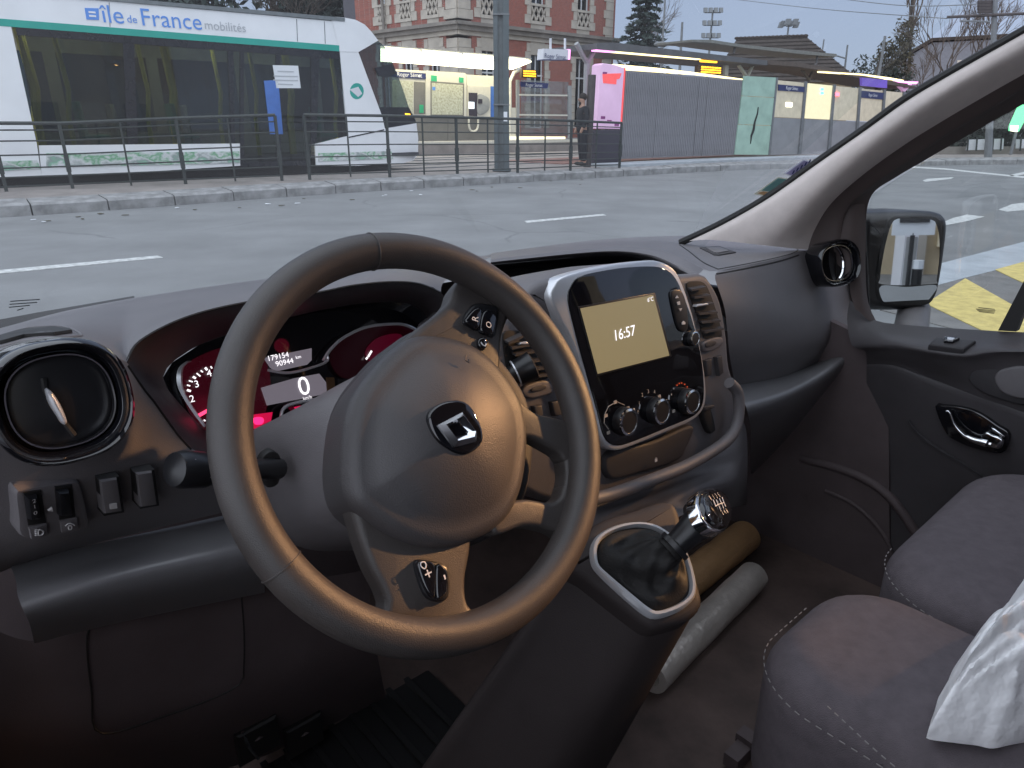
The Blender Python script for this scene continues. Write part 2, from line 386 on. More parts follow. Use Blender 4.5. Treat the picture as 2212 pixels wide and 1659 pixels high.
# kerb line from the photograph (foot of the kerb on the road)
kpx = [(-560, 500), (-260, 484), (0, 470), (200, 457), (400, 442), (600, 427), (800, 413.5), (1000, 401.5), (1200, 389.5), (1340, 381.5), (1500, 372)]
kp = [gz(x, y, 0) for x, y in kpx]
d_end = (kp[-1]-kp[-3]).normalized()
kp += [kp[-1]+d_end*3+Vc((.5, -.2, 0)), kp[-1]+d_end*7+Vc((2.2, -.9, 0)), kp[-1]+d_end*13+Vc((6.0, -2.4, 0)), kp[-1]+d_end*22+Vc((14, -6, 0)), kp[-1]+d_end*40+Vc((32, -14, 0))]
kerb_line = smooth(kp, 240)
def left_norm(P, i):
    t = (P[min(i+1, len(P)-1)]-P[max(i-1, 0)]).normalized(); return Vc((-t.y, t.x, 0))
ROADDIR = Vc((sin(radians(52)), cos(radians(52)), 0)); ROADN = Vc((-ROADDIR.y, ROADDIR.x, 0))
mb = MB()
mb.grid([[p+ROADN*0.3, p-ROADN*6, p-ROADN*14, p-ROADN*70] for p in kerb_line[::6]])
struct(obj('road', mb, M['asphalt']))
kerb = struct(empty('kerb', kerb_line[60].copy()))
step = 1.13; L = 0; stones = []; cum = [0]
for i in range(1, len(kerb_line)): cum.append(cum[-1]+(kerb_line[i]-kerb_line[i-1]).length)
def kat(s):
    s = max(0, min(cum[-1]-1e-4, s)); j = 0
    while cum[j+1] < s: j += 1
    q = (s-cum[j])/(cum[j+1]-cum[j]); t = (kerb_line[j+1]-kerb_line[j]).normalized()
    return kerb_line[j].lerp(kerb_line[j+1], q), Vc((-t.y, t.x, 0))
s = 0.0
KT = .19
while s < cum[-1]-step and s < 62:
    a, na = kat(s+.012); b, nb = kat(s+step-.012); jz = random.uniform(-.008, .008); jw = random.uniform(-.012, .012)
    def sec(p, nn): return [p+nn*jw+Vc((0, 0, -.2)), p+nn*jw+Vc((0, 0, KT-.025+jz)), p+nn*(jw+.035)+Vc((0, 0, KT+jz)), p+nn*(.50)+Vc((0, 0, KT+.055+jz)), p+nn*.53+Vc((0, 0, KT+.04+jz)), p+nn*.53+Vc((0, 0, -.2))]
    mb = MB(); A = sec(a, na); B = sec(b, nb); mb.grid([A+[A[0]], B+[B[0]]]); mb.caps(A[::-1]); mb.caps(B)
    obj('kerb_stone', mb, M['kerb'], kerb)
    s += step
# raised tram reservation behind the kerb
BED = .235
mb = MB(); mb.grid([[p+left_norm(kerb_line, min(i*6, 239))*.5+Vc((0, 0, BED-.06)), p+ROADN*2.0+Vc((0, 0, BED)), p+ROADN*12+Vc((0, 0, BED)), p+ROADN*70+Vc((0, 0, BED-.02))] for i, p in enumerate(kerb_line[::6])])
struct(obj('track_bed', mb, M['trackbed']))
# road markings
def marking(name, px, m, par, z=.006):
    mb = MB(); mb.prism([gz(x, y, z) for x, y in px], Vc((0, 0, -.005))); return obj(name, mb, m, par, smoothf=False)
mk = struct(empty('road_markings', gz(1200, 470, 0)))
marking('lane_dash', [(1133, 477), (1302, 462), (1309, 465), (1138, 481)], M['white_paint'], mk)
marking('lane_dash', [(-120, 594), (340, 552), (352, 556), (-120, 602)], M['white_paint'], mk)
marking('lane_dash', s5((1140, 1330), (1180, 1318), (1370, 1306), (1350, 1318), (1160, 1340)), M['white_paint'], mk)
marking('lane_dash', s5((1700, 1545), (1800, 1505), (2100, 1470), (2100, 1530), (1760, 1560)), M['white_paint'], mk)
marking('lane_dash', s6((1440, 606), (1530, 565), (1650, 535), (1795, 552), (1640, 592), (1460, 625)), M['white_paint'], mk)
marking('edge_line', s5((1070, 1228), (1300, 1240), (1560, 1268), (1888, 1300), (2200, 1330), (2200, 1345), (1888, 1312), (1560, 1278), (1300, 1250), (1060, 1236)), M['white_paint'], mk)
marking('edge_line', s5((1780, 1290), (1888, 1268), (2200, 1220), (2200, 1232), (1888, 1285), (1800, 1300)), M['white_paint'], mk)
# pavement on the van's side of the road: pale flush kerb band and paving
band = [(1840, 655), (1900, 615), (1960, 588), (2080, 556), (2212, 522), (2700, 395), (2700, 470), (2212, 568), (2080, 601), (1990, 625), (1900, 668)]
mb = MB(); mb.prism([gz(x, y, .012) for x, y in band], Vc((0, 0, -.02))); struct(obj('flush_kerb', mb, M['palestone']))
pv = [(1900, 668), (1990, 625), (2080, 601), (2212, 568), (2700, 470)]
pts = [gz(x, y, .008) for x, y in pv]
pts += [pts[-1]-ROADN*24+ROADDIR*6, pts[0]-ROADN*24-ROADDIR*6]
mb = MB(); mb.prism(pts, Vc((0, 0, -.02))); pave = struct(obj('pavement', mb, mat('grey_sett_paving', (.17, .165, .16), .85, var=.2, vscale=4, bump=.5, bscale=25)))
# joints of paving built as thin courses of setts: rows parallel to the road near the mirror
marking('yellow_chevron', [(2000, 655), (2085, 601), (2205, 668), (2260, 790), (2140, 722)], M['yellow_paint'], mk, .014)
marking('yellow_chevron', [(2150, 582), (2260, 552), (2420, 600), (2300, 640), (2205, 608)], M['yellow_paint'], mk, .014)
# ================================================================== railing along the reservation
BZ = .245
posts = [(-330, 436, 287), (-150, 424, 275), (14, 412.5, 266), (157, 406, 266.5), (401, 396, 255.5), (609, 387.5, 248.5), (669, 385, 248), (842, 379.5, 250), (988, 375, 253.5), (1118, 371, 257), (1232, 366, 261), (1338, 361, 265.5)]
tops = [-40, -10, 0]
def fence(idx, label):
    P = []
    for x, y, yt in [posts[i] for i in idx]:
        b = gz(x, y, BZ); d = ray(x, yt); P.append((b, ZC+d.z*(sqrt(b.x**2+b.y**2)/sqrt(d.x**2+d.y**2))))
    root = tag(empty('railing', P[0][0].copy()), label, 'railing', 'dark railings along the tram tracks')
    for b, zt in P:
        mb = MB(); mb.bar(b-Vc((0, 0, .05)), Vc((b.x, b.y, zt-.01)), .055, .055, ROADDIR); mb.bar(Vc((b.x, b.y, b.z+.3)), Vc((b.x, b.y, b.z+.62)), .075, .075, ROADDIR); obj('post', mb, M['railpaint'], root)
    for (a, za), (b, zb) in zip(P[:-1], P[1:]):
        mid = (a+b)/2; zm_ = (za+zb)/2
        if (b-a).length > 1.5:
            mb = MB(); mb.bar(mid+Vc((0, 0, .0)), Vc((mid.x, mid.y, zm_-.02)), .03, .03, ROADDIR); obj('baluster', mb, M['railpaint'], root)
        fr = [1.0, .90, .74, .53, .34, .20, .06]
        for k, q in enumerate(fr):
            A = Vc((a.x, a.y, a.z+(za-a.z)*q)); B = Vc((b.x, b.y, b.z+(zb-b.z)*q))
            mb = MB()
            if k == 0: mb.tube([A, B], .032, 8)
            else: mb.tube([A, B], .014, 6)
            obj('top_rail' if k == 0 else 'rail', mb, M['railpaint'], root)
fence([0, 1, 2, 3, 4, 5], 'dark green metal railing in front of the tram windows, left of the narrow post gap')
fence([6, 7, 8, 9, 10, 11], 'dark green metal railing between the tram nose and the pink lit pillar')
# ================================================================== tram
TB = radians(49); ta = gz(560, 357, .50); tt = Vc((sin(TB), cos(TB), 0))
T = Pl(ta, ta+tt); TW = 2.4
tram = tag(empty('tram', Vc((ta.x, ta.y, BED))-T.n*1.2), 'white tram with teal roof stripe, dark windows and slanted nose on the tracks', 'tram')
def tp(name, px, m, off=0.0, depth=.06, label=None, par=None, bev=0.0):
    q = T.ps(px, off); mb = MB(); mb.slab(q, T.n, depth, bev) if bev else mb.prism(q, -T.n*depth)
    return obj(name, mb, m, par or tram, label, sharp=30)
zr = T.h(400, 12).z
XL = -420
def ln(a, b, x): return a[1]+(b[1]-a[1])*(x-a[0])/(b[0]-a[0])
tealT = lambda x: ln((0, 40), (733, 98), x); tealB = lambda x: ln((0, 56), (733, 111), x); rf = lambda x: ln((290, 2), (720, 40), x)
winB = lambda x: ln((79, 314.5), (515, 309.5), x); skB = lambda x: ln((60, 379), (680, 357), x)
tp('roof_fascia', [(XL, rf(XL)+4), (720, rf(720)+6), (748, 42), (733, 98), (XL, tealT(XL))], M['tram_white'], .0, .08)
tp('roof_edge', [(XL, rf(XL)-4), (745, rf(745)-4), (745, rf(745)+4), (XL, rf(XL)+5)], M['tram_grey'], .03, .1)
tp('teal_stripe', [(XL, tealT(XL)), (733, 98), (733, 111), (XL, tealB(XL))], M['tram_teal'], .012, .08)
tp('window_header', [(34, tealB(34)), (733, 111), (735, 128), (38, tealB(34)+17)], M['tram_dark'], .004, .07)
tp('body_pillar', [(-44, 53), (24, 57.5), (80, 313), (84, 343), (-30, 352)], M['tram_white'], .006, .08)
tp('body_pillar', [(XL, tealB(XL)), (-130, tealB(-130)), (-130, 357), (XL, 375)], M['tram_white'], .006, .08)
for a, b in [(-128, -46)]: tp('articulation_bellows', [(a, 46), (b, 53), (b, 350), (a, 356)], M['black'], -.15, .05)
wins = [((38, 74), (266, 91), (276, 312), (84, 314)), ((290, 93), (492, 108), (500, 309.5), (298, 311)), ((504, 109), (520, 110), (520, 309), (508, 309.5)), ((690, 123), (735, 126), (748, 292), (684, 309))]
for q in wins: tp('window', q, M['tram_glass'], -.02, .02)
tp('window_pillar', [(266, 91), (290, 93), (298, 311), (276, 312)], M['tram_dark'], .004, .07)
tp('window_pillar', [(492, 108), (504, 109), (508, 309.5), (500, 309.5)], M['tram_dark'], .004, .07)
tp('window_pillar', [(672, 121), (690, 123), (684, 309), (672, 312)], M['tram_dark'], .004, .07)
# double door
dr = tp('door', [(519, 112), (527, 112), (527, 350), (672, 346), (672, 357), (519, 360)], M['tram_dark'], .0, .06, label='dark tram double door with blue panel')
tp('door_window', [(527, 112), (596, 117), (598, 348), (527, 350)], M['tram_glass'], -.015, .02, par=dr)
tp('door_window', [(606, 117), (672, 122), (672, 346), (607, 348)], M['tram_glass'], -.015, .02, par=dr)
tp('door_edge', [(596, 116), (606, 117), (607, 350), (598, 350)], M['tram_dark'], .004, .05, par=dr)
tp('door_panel', s2((105, 595), (210, 590), (245, 990), (150, 990)), M['blue_panel'], .02, .03, par=dr, bev=.008)
pn = tp('notice', s2((168, 480), (355, 485), (375, 650), (195, 650)), M['paper'], .02, .01)
for k, (y, wd) in enumerate([(525, 60), (560, 90), (590, 90), (620, 55)]):
    tp('notice_line', s2((262-wd, y-4), (262+wd, y), (263+wd, y+8), (263-wd, y+4)), M['greytext'], .026, .004)
# skirts with printed graphics
tp('skirt', [(84, 314), (518, 310), (519, 358), (300, 372), (90, 379)], M['tram_white'], .01, .08)
tp('skirt', [(-130, 352), (84, 343), (90, 379), (-130, 388)], M['tram_white'], .012, .08)
tp('skirt', [(XL, 360), (-132, 352), (-132, 388), (XL, 396)], M['tram_white'], .012, .08)
tp('printed_band', [(100, 331), (517, 327), (518, 352), (300, 357), (100, 361)], M['graphic'], .03, .015)
tp('printed_band', [(-20, 350), (80, 346), (88, 364), (-20, 370)], M['graphic'], .03, .015)
# underframe
mb = MB(); mb.prism([T.P(-12, .26, -.25), T.P(3.8, .26, -.25), T.P(3.8, .62, -.25), T.P(-12, .62, -.25)], -T.n*1.9); obj('underframe', mb, M['black'], tram)
mb = MB(); mb.prism([T.P(-12, .62, -.06), T.P(4.6, .62, -.06), T.P(4.6, .70, -.06), T.P(-12, .70, -.06)], -T.n*2.28); obj('floor', mb, M['tram_floor'], tram)
rz = T.h(560, rf(560)).z-.12
mb = MB(); mb.prism([T.P(-12, rz-.12, -.05), T.P(3.2, rz-.12, -.05), T.P(3.2, rz, -.05), T.P(-12, rz, -.05)], -T.n*2.3); obj('roof', mb, M['tram_grey'], tram)
# nose: side profile curving inwards in plan
NZ = T.h(733, 300).z
s_end = (T.h(915, 260)-ta).dot(T.t); s_beg = (T.h(735, 200)-ta).dot(T.t)
def nose(name, px, m, off=0.0, par=None, thick=.05):
    """outline on the side plane, curved in towards the front of the tram"""
    mb = MB(); P = sm2(px, 40) if len(px) > 6 else px
    q = T.ps(px, off)
    fr = []; bk = []
    bm = bmesh.new(); vs_ = [bm.verts.new(p) for p in q]; fc = bm.faces.new(vs_); bmesh.ops.triangulate(bm, faces=[fc])
    bmesh.ops.subdivide_edges(bm, edges=bm.edges[:], cuts=5, use_grid_fill=True)
    def bend(p, extra):
        sd = (p-ta).dot(T.t); e = max(0, (sd-s_beg)/(s_end-s_beg)); return p-T.n*(0.30*e**2.2+extra)
    for v in bm.verts: v.co = bend(v.co, 0)
    bm.verts.index_update(); nv = len(bm.verts)
    mb.v = [v.co.copy() for v in bm.verts]+[v.co-T.n*thick for v in bm.verts]
    for f_ in bm.faces:
        ix = [v.index for v in f_.verts]; mb.f += [tuple(ix), tuple(nv+i for i in ix[::-1])]
    for e_ in bm.edges:
        if len(e_.link_faces) == 1: i, j = e_.verts[0].index, e_.verts[1].index; mb.f.append((i, j, nv+j, nv+i))
    bm.free()
    return obj(name, mb, m, par or tram, sharp=50)
nose('roof_cap', s2((600, 122), (690, 128), (780, 145), (850, 180), (900, 230), (955, 296), (880, 340), (800, 384), (662, 381), (655, 310)), M['tram_white'], .012)
nose('cab_pillar', s2((662, 382), (802, 385), (860, 540), (930, 720), (985, 860), (1005, 948), (860, 975), (722, 1003), (700, 700)), M['tram_white'], .006)
nose('windscreen', s2((802, 385), (880, 338), (955, 300), (1010, 345), (1080, 480), (1150, 640), (1205, 790), (1000, 800), (960, 790), (930, 720), (860, 540)), M['tram_glass'], -.01, thick=.02)
nose('windscreen_frame', s2((960, 790), (1205, 790), (1262, 885), (1270, 908), (1130, 928), (1005, 948), (985, 860)), M['tram_dark'], .0)
nose('nose_skirt', s2((480, 1062), (720, 1003), (1000, 948), (1270, 908), (1285, 1020), (1282, 1140), (1240, 1185), (1150, 1205), (800, 1222), (490, 1225)), M['tram_white'], .012)
nose('printed_band', s2((505, 1130), (1000, 1115), (1060, 1120), (1070, 1170), (505, 1190)), M['graphic'], .03, thick=.012)
nose('skirt_line', s2((730, 1008), (1000, 953), (1000, 962), (730, 1017)), M['tram_dark'], .02, thick=.01)
nose('emblem', [(x, y) for x, y in s2(*[(790+52*cos(a*pi/9), 672+60*sin(a*pi/9)) for a in range(18)])], M['tram_teal'], .012, thick=.01)
nose('emblem_bar', s2((735, 660), (800, 640), (830, 690), (800, 715)), M['signwhite'], .02, thick=.008)
nose('headlamp', s2((1175, 835), (1215, 838), (1220, 860), (1180, 858)), M['amber'], .02, thick=.02)
nose('wing_mirror', s2((930, 500), (1060, 470), (1100, 540), (1030, 570), (960, 560)), M['tram_dark'], .06, thick=.05)
mb = MB(); mb.prism([T.P(s_beg+.2, .45, -.35), T.P(s_end-1.3, .45, -.5), T.P(s_end-1.3, .70, -.5), T.P(s_beg+.2, .70, -.35)], -T.n*1.0); obj('cab_floor', mb, M['tram_dark'], tram)
mb = MB(); mb.slab([T.P(s_beg+.5, .7, -.75), T.P(s_beg+1.0, .7, -.75), T.P(s_beg+.95, 2.0, -.75), T.P(s_beg+.5, 2.1, -.75)], T.n, .55, .05); obj('cab_seat', mb, M['tram_dark'], tram)
# far side of the tram, seats, yellow poles
mb = MB(); zB = .70; zT = rz-.12; z0 = 1.25; z1_ = 2.9
mb.prism([T.P(-12, zB, -2.34), T.P(3.4, zB, -2.34), T.P(3.4, z0, -2.34), T.P(-12, z0, -2.34)], -T.n*.06)
mb.prism([T.P(-12, z1_, -2.34), T.P(3.4, z1_, -2.34), T.P(3.4, zT, -2.34), T.P(-12, zT, -2.34)], -T.n*.06)
for k in range(8): mb.prism([T.P(-12+k*2.1, z0, -2.34), T.P(-11.75+k*2.1, z0, -2.34), T.P(-11.75+k*2.1, z1_, -2.34), T.P(-12+k*2.1, z1_, -2.34)], -T.n*.06)
obj('far_wall', mb, M['tram_inner'], tram)
mb = MB(); mb.prism([T.P(-12, z0, -2.37), T.P(3.4, z0, -2.37), T.P(3.4, z1_, -2.37), T.P(-12, z1_, -2.37)], -T.n*.01); obj('far_window', mb, glass('tram_far_glass', (.22, .27, .28), .5), tram)
for k, (sx, off) in enumerate([(-5.0, -.5), (-4.1, -1.7), (-3.2, -.5), (-2.3, -1.7), (-1.35, -.5), (-.7, -1.75), (2.2, -.6)]):
    mb = MB(); c = T.P(sx, 1.12, off)
    mb.slab([T.P(sx-.24, 1.10, off), T.P(sx+.24, 1.10, off), T.P(sx+.24, 1.2, off), T.P(sx-.24, 1.2, off)], T.n, .45, .03)
    mb.slab([T.P(sx-.26, 1.1, off-.05), T.P(sx-.14, 1.1, off-.05), T.P(sx-.19, 1.85, off-.05), T.P(sx-.30, 1.85, off-.05)], T.n, .42, .04)
    mb.bar(T.P(sx, .69, off-.22), T.P(sx, 1.11, off-.22), .12, .2)
    obj('passenger_seat', mb, M['tram_seat'] if k % 2 == 0 else M['tram_inner'], tram)
for k, (sx, off) in enumerate([(-4.15, -1.15), (-3.6, -.9), (-2.0, -1.1), (-1.55, -.8), (-.35, -1.2), (.35, -.75), (1.35, -1.0), (2.5, -.8)]):
    mb = MB(); b = .09 if k % 3 == 0 else .05
    mb.tube([T.P(sx, .7, off), T.P(sx, 1.5, off), T.P(sx+.1, 2.1, off), T.P(sx, zT, off)], b, 8); obj('grab_pole', mb, M['tram_yellow'], tram)
for sx in (-4, -1.5, 1.0):
    mb = MB(); mb.prism([T.P(sx, zT-.02, -.9), T.P(sx+1.2, zT-.02, -.9), T.P(sx+1.2, zT-.02, -1.2), T.P(sx, zT-.02, -1.2)], Vc((0, 0, -.03))); obj('ceiling_light', mb, M['lit_white'] if 0 else glow('tram_ceiling_light', (1, .88, .55), 7.0), tram)
# lettering on the roof fascia
def ttext(body, px, size, m, sx=1.0, off=.012):
    p = T.h(*px, off); q = T.h(px[0]+40, px[1]+40*(98-40)/733+.2, off); rt = (q-p).normalized(); up = T.n.cross(rt)
    return text('lettering', body, size, p, rt, up, m, tram, sx=sx)
tp('logo_square', [(183, 17), (213, 18), (214, 43), (187, 42)], M['bluelogo'], .012, .01)
tp('logo_mark', [(191, 24), (206, 25), (207, 29), (192, 28)], M['tram_white'], .018, .008); tp('logo_mark', [(192, 32), (207, 33), (208, 37), (193, 36)], M['tram_white'], .018, .008)
ttext('île', (243, 33), .46, M['bluelogo']); ttext('de', (285, 42), .20, M['bluelogo']); ttext('France', (371, 44), .46, M['bluelogo'])
ttext('mobilités', (487, 58), .25, M['greytext'])
for i, x in enumerate((235, 640, 700)):
    tp('panel_seam', [(x, rf(x)+8), (x+1.5, rf(x)+8), (x+3.5, tealT(x)-1), (x+2, tealT(x)-1)], M['tram_grey'], .004, .008)
# tram rails
for k, off in enumerate((-.48, -1.92, -4.6, -6.04)):
    mb = MB(); a = T.P(-30, BED+.012, off); b = T.P(60, BED+.012, off); mb.bar(a, b, .06, .03); ro = struct(obj('rail_track', mb, M['steel']))
# ================================================================== catenary mast beside the tracks
mp_ = gz(1084, 368, BED)
def mastx(x): return onpl(x, 200, mp_, Vc((0, 1, 0))).x
mast = tag(empty('catenary_mast', mp_.copy()), 'tall grey steel mast standing behind the railing, rising out of the picture', 'mast')
wd = (onpl(1104, 200, mp_, Vc((0, 1, 0)))-onpl(1071, 200, mp_, Vc((0, 1, 0)))).length
cx = mp_.copy(); X = Vc((1, 0, 0)); Y = Vc((0, 1, 0))
def mbox(name, x0, x1, y0, y1, z0, z1, m=None):
    mb = MB(); mb.box(Vc(((x0+x1)/2, (y0+y1)/2, (z0+z1)/2))+Vc((cx.x, cx.y, 0)), X*(x1-x0)/2, Y*(y1-y0)/2, Vc((0, 0, (z1-z0)/2))); return obj(name, mb, m or M['mastpaint'], mast)
mbox('flange', -wd*.5, -wd*.22, -.05, .25, BED, 9.0); mbox('web', -wd*.22, wd*.12, .06, .2, BED, 9.0, M['tram_grey']); mbox('flange', wd*.12, wd*.5, -.08, .25, BED, 9.0)
mbox('base_plate', -wd*.62, wd*.62, -.14, .34, BED-.01, BED+.05)
for zz in (1.9, 4.05): mbox('cable_band', -wd*.53, wd*.53, -.09, .26, zz, zz+.035, M['steel'])
mbox('sticker', wd*.14, wd*.38, -.093, -.081, 1.5, 1.74, M['paper'])
# ================================================================== far platform
fa = gz(960, 334, BED); fd = Vc((sin(radians(49)), cos(radians(49)), 0))
Fp = Pl(fa, fa+fd)          # platform edge face
PZ = Fp.h(960, 306).z
fplat = struct(empty('platform', fa.copy()))
mb = MB(); mb.prism([Fp.P(-14, BED-.05), Fp.P(34, BED-.05), Fp.P(34, PZ-.12), Fp.P(-14, PZ-.12)], -Fp.n*5.0); obj('platform_body', mb, M['trackbed'], fplat)
mb = MB(); mb.prism([Fp.P(-14, PZ-.12, .02), Fp.P(34, PZ-.12, .02), Fp.P(34, PZ, .02), Fp.P(-14, PZ, .02)], -Fp.n*.45); obj('edge_slab', mb, M['panel_cream'], fplat)
mb = MB(); mb.prism([Fp.P(-14, PZ-.12, -.43), Fp.P(34, PZ-.12, -.43), Fp.P(34, PZ-.004, -.43), Fp.P(-14, PZ-.004, -.43)], -Fp.n*4.6); obj('platform_surface', mb, M['paving'], fplat)
Bp = Pl(Fp.P(0, 0, -2.2), Fp.P(1, 0, -2.2))     # plane of the shelter panels
shel = tag(empty('platform_shelter', Bp.h(1000, 306)), 'brightly lit tram shelter with cream panels and glowing canopy on the far platform', 'shelter')
def bp(name, px, m, off=0.0, depth=.08, par=None, bev=0.0, label=None):
    q = Bp.ps(px, off); mb = MB(); mb.slab(q, Bp.n, depth, bev) if bev else mb.prism(q, -Bp.n*depth); return obj(name, mb, m, par or shel, label, sharp=30)
zP = Bp.P(0, PZ).z
bp('base_panel', s3((130, 1010), (300, 1012), (300, 1240), (130, 1240)), M['panel_grey']); bp('base_panel', s3((302, 1012), (629, 1015), (629, 1235), (302, 1238)), M['panel_grey']); bp('base_panel', s3((632, 1015), (1045, 1018), (1045, 1232), (632, 1235)), M['panel_grey'])
bp('cabinet', s3((180, 598), (442, 612), (442, 1005), (180, 1005)), M['panel_cream'], .0, .3)
bp('cabinet', s3((442, 610), (775, 630), (790, 645), (790, 1008), (442, 1005)), M['panel_cream'], .08, .35)
bp('cabinet', s3((792, 645), (1045, 658), (1045, 1012), (792, 1010)), M['panel_cream'], .04, .35)
bp('poster', s3((150, 690), (330, 705), (330, 985), (150, 985)), M['map'], .02, .02); bp('poster', s3((338, 706), (438, 712), (438, 985), (338, 985)), M['panel_grey'], .02, .02); bp('poster', s3((385, 905), (420, 907), (420, 975), (385, 975)), M['green_sq'], .04, .02)
bp('map_frame', s3((482, 700), (770, 722), (768, 1004), (482, 1000)), M['panel_grey'], .10, .03)
bp('map', s3((492, 715), (760, 735), (758, 992), (492, 990)), M['map'], .115, .02)
bp('map_key', s3((497, 750), (522, 752), (522, 780), (497, 778)), M['bluelogo'], .13, .01)
bp('green_square', s3((486, 650), (535, 655), (535, 705), (486, 702)), M['green_sq'], .10, .02); bp('green_square', s3((728, 668), (766, 671), (766, 715), (728, 712)), M['green_sq'], .10, .02)
nb = bp('name_board', s3((120, 612), (440, 634), (440, 682), (120, 662)), M['navy'], .06, .05)
def sgn(pl, body, px, size, m, par, off=.1, sx=1.0):
    p = pl.h(*px, off); rt = pl.t if ray(px[0]+5, px[1]).dot(pl.t) > ray(*px).dot(pl.t) else -pl.t
    return text('lettering', body, size, p, rt, Vc((0, 0, 1)), m, par, sx=sx)
sgn(Bp, 'Roger Sémat', s3((300, 648))[0], .25, M['whitetext'], shel, .09); 
pts = [s3((385+10*cos(a*pi/6), 656+12*sin(a*pi/6)))[0] for a in range(12)]; bp('symbol', pts, M['whitetext'], .09, .02)
bp('blue_strip', s3((1000, 745), (1045, 748), (1045, 1012), (1000, 1010)), M['blue_panel'], .06, .03)
# ticket machine set in the shelter
tmch = tag(empty('ticket_machine', Bp.h(900, 306, .2)), 'ticket machine with lit screen and rounded front beside the tall mast', 'ticket machine')
bp('body', s3((805, 738), (998, 750), (998, 1008), (805, 1006)), M['panel_cream'], .12, .1, tmch)
fpx = sm2(s3((890, 822), (950, 825), (990, 860), (992, 930), (960, 975), (890, 985)), 28); bp('front_cover', fpx, M['canopy_pale'], .16, .05, tmch, bev=.02)
bp('screen_hood', s3((815, 800), (886, 803), (884, 880), (815, 878)), M['darkbox'], .17, .06, tmch); bp('screen', s3((815, 880), (858, 882), (858, 940), (815, 938)), M['screenwhite'], .18, .05, tmch)
bp('screen_frame', s3((812, 878), (886, 880), (884, 1005), (815, 1000)), M['darkbox'], .15, .04, tmch); bp('keypad', s3((895, 855), (928, 857), (928, 895), (895, 893)), M['darkbox'], .22, .03, tmch)
mb = MB(); mb.tube([Bp.h(*p, .3) for p in sm2(s3((812, 1010), (812, 1080), (825, 1125), (852, 1135), (880, 1120), (892, 1080), (890, 1010)), 24, False)], .05, 6); obj('handrail', mb, M['panel_cream'], tmch)
# glowing canopy
cz = Bp.h(*s3((1040, 600))[0]).z
cpx = s3((30, 425), (400, 455), (760, 485), (1045, 505), (1352, 536), (1200, 600), (1040, 600), (600, 570), (160, 540), (30, 530))
can = tag(empty('lit_canopy', Bp.P(0, cz)), 'long glowing translucent canopy roof over the far platform shelter', 'canopy')
zc1 = cz+.02
def onz(pl): return [gz(x, y, zc1) for x, y in pl]
top = s3((40, 428), (400, 455), (760, 485), (1045, 505), (1352, 538)); bot = s3((40, 532), (330, 550), (640, 573), (930, 597), (1190, 602))
A = [Bp.h(x, y) for x, y in bot]; B = [gz(x, y, zc1+.32) for x, y in top]
for i in range(4):
    mb = MB(); q = [A[i].lerp(A[i+1], .012), A[i].lerp(A[i+1], .988), B[i].lerp(B[i+1], .988), B[i].lerp(B[i+1], .012)]
    mb.prism(q, Vc((0, 0, .05))); obj('light_panel', mb, M['light_white'], can)
for i in range(5):
    mb = MB(); mb.bar(A[i]+Vc((0, 0, .06)), B[i]+Vc((0, 0, .06)), .06, .12); obj('rib', mb, M['canopy_pale'], can)
mb = MB(); mb.prism([A[0]+Vc((0, 0, .14)), A[4]+Vc((0, 0, .14)), B[4]+Vc((0, 0, .14)), B[0]+Vc((0, 0, .14))], Vc((0, 0, .05))); obj('roof_sheet', mb, M['canopy_pale'], can)
for x in (1166,):
    a = Bp.h(*s3((x, 1230))[0]); mb = MB(); mb.tube([Vc((a.x, a.y, PZ)), Vc((a.x, a.y, cz-.5)), Vc((a.x, a.y, cz-.1))+Bp.t*.25, Vc((a.x, a.y, cz+.1))+Bp.t*.7], .09, 8); obj('column', mb, M['panel_cream'], can)
# glass windbreak right of the mast
wb = tag(empty('glass_windbreak', Bp.h(1200, 300)), 'glass windbreak with pale handrails on the far platform, right of the mast', 'windbreak')
bp('pane', s3((1262, 690), (1475, 700), (1475, 1172), (1262, 1172)), M['clear'], .1, .02, wb); bp('pane', s3((1480, 700), (1672, 708), (1672, 1172), (1480, 1172)), M['clear'], .1, .02, wb)
bp('frame_post', s3((1225, 690), (1250, 690), (1250, 1190), (1225, 1190)), M['canopy_pale'], .12, .08, wb); bp('frame_post', s3((1672, 740), (1700, 740), (1700, 1190), (1672, 1190)), M['canopy_pale'], .12, .08, wb)
bp('handrail', s3((1250, 812), (1665, 818), (1665, 832), (1250, 826)), M['panel_cream'], .16, .05, wb); bp('handrail', s3((1250, 985), (1665, 990), (1665, 1003), (1250, 998)), M['panel_cream'], .16, .05, wb)
bp('lit_nosing', s3((1170, 1178), (1645, 1180), (1645, 1215), (1170, 1215)), M['light_nosing'], .2, .06, wb)
bp('side_panel', s3((1172, 930), (1230, 930), (1230, 1190), (1172, 1190)), M['panel_cream'], .05, .06, wb)
bp('name_board', s3((1258, 705), (1500, 720), (1490, 765), (1262, 748)), M['navy'], .18, .04, wb); sgn(Bp, 'Roger Sémat', s3((1375, 736))[0], .22, M['whitetext'], wb, .2)
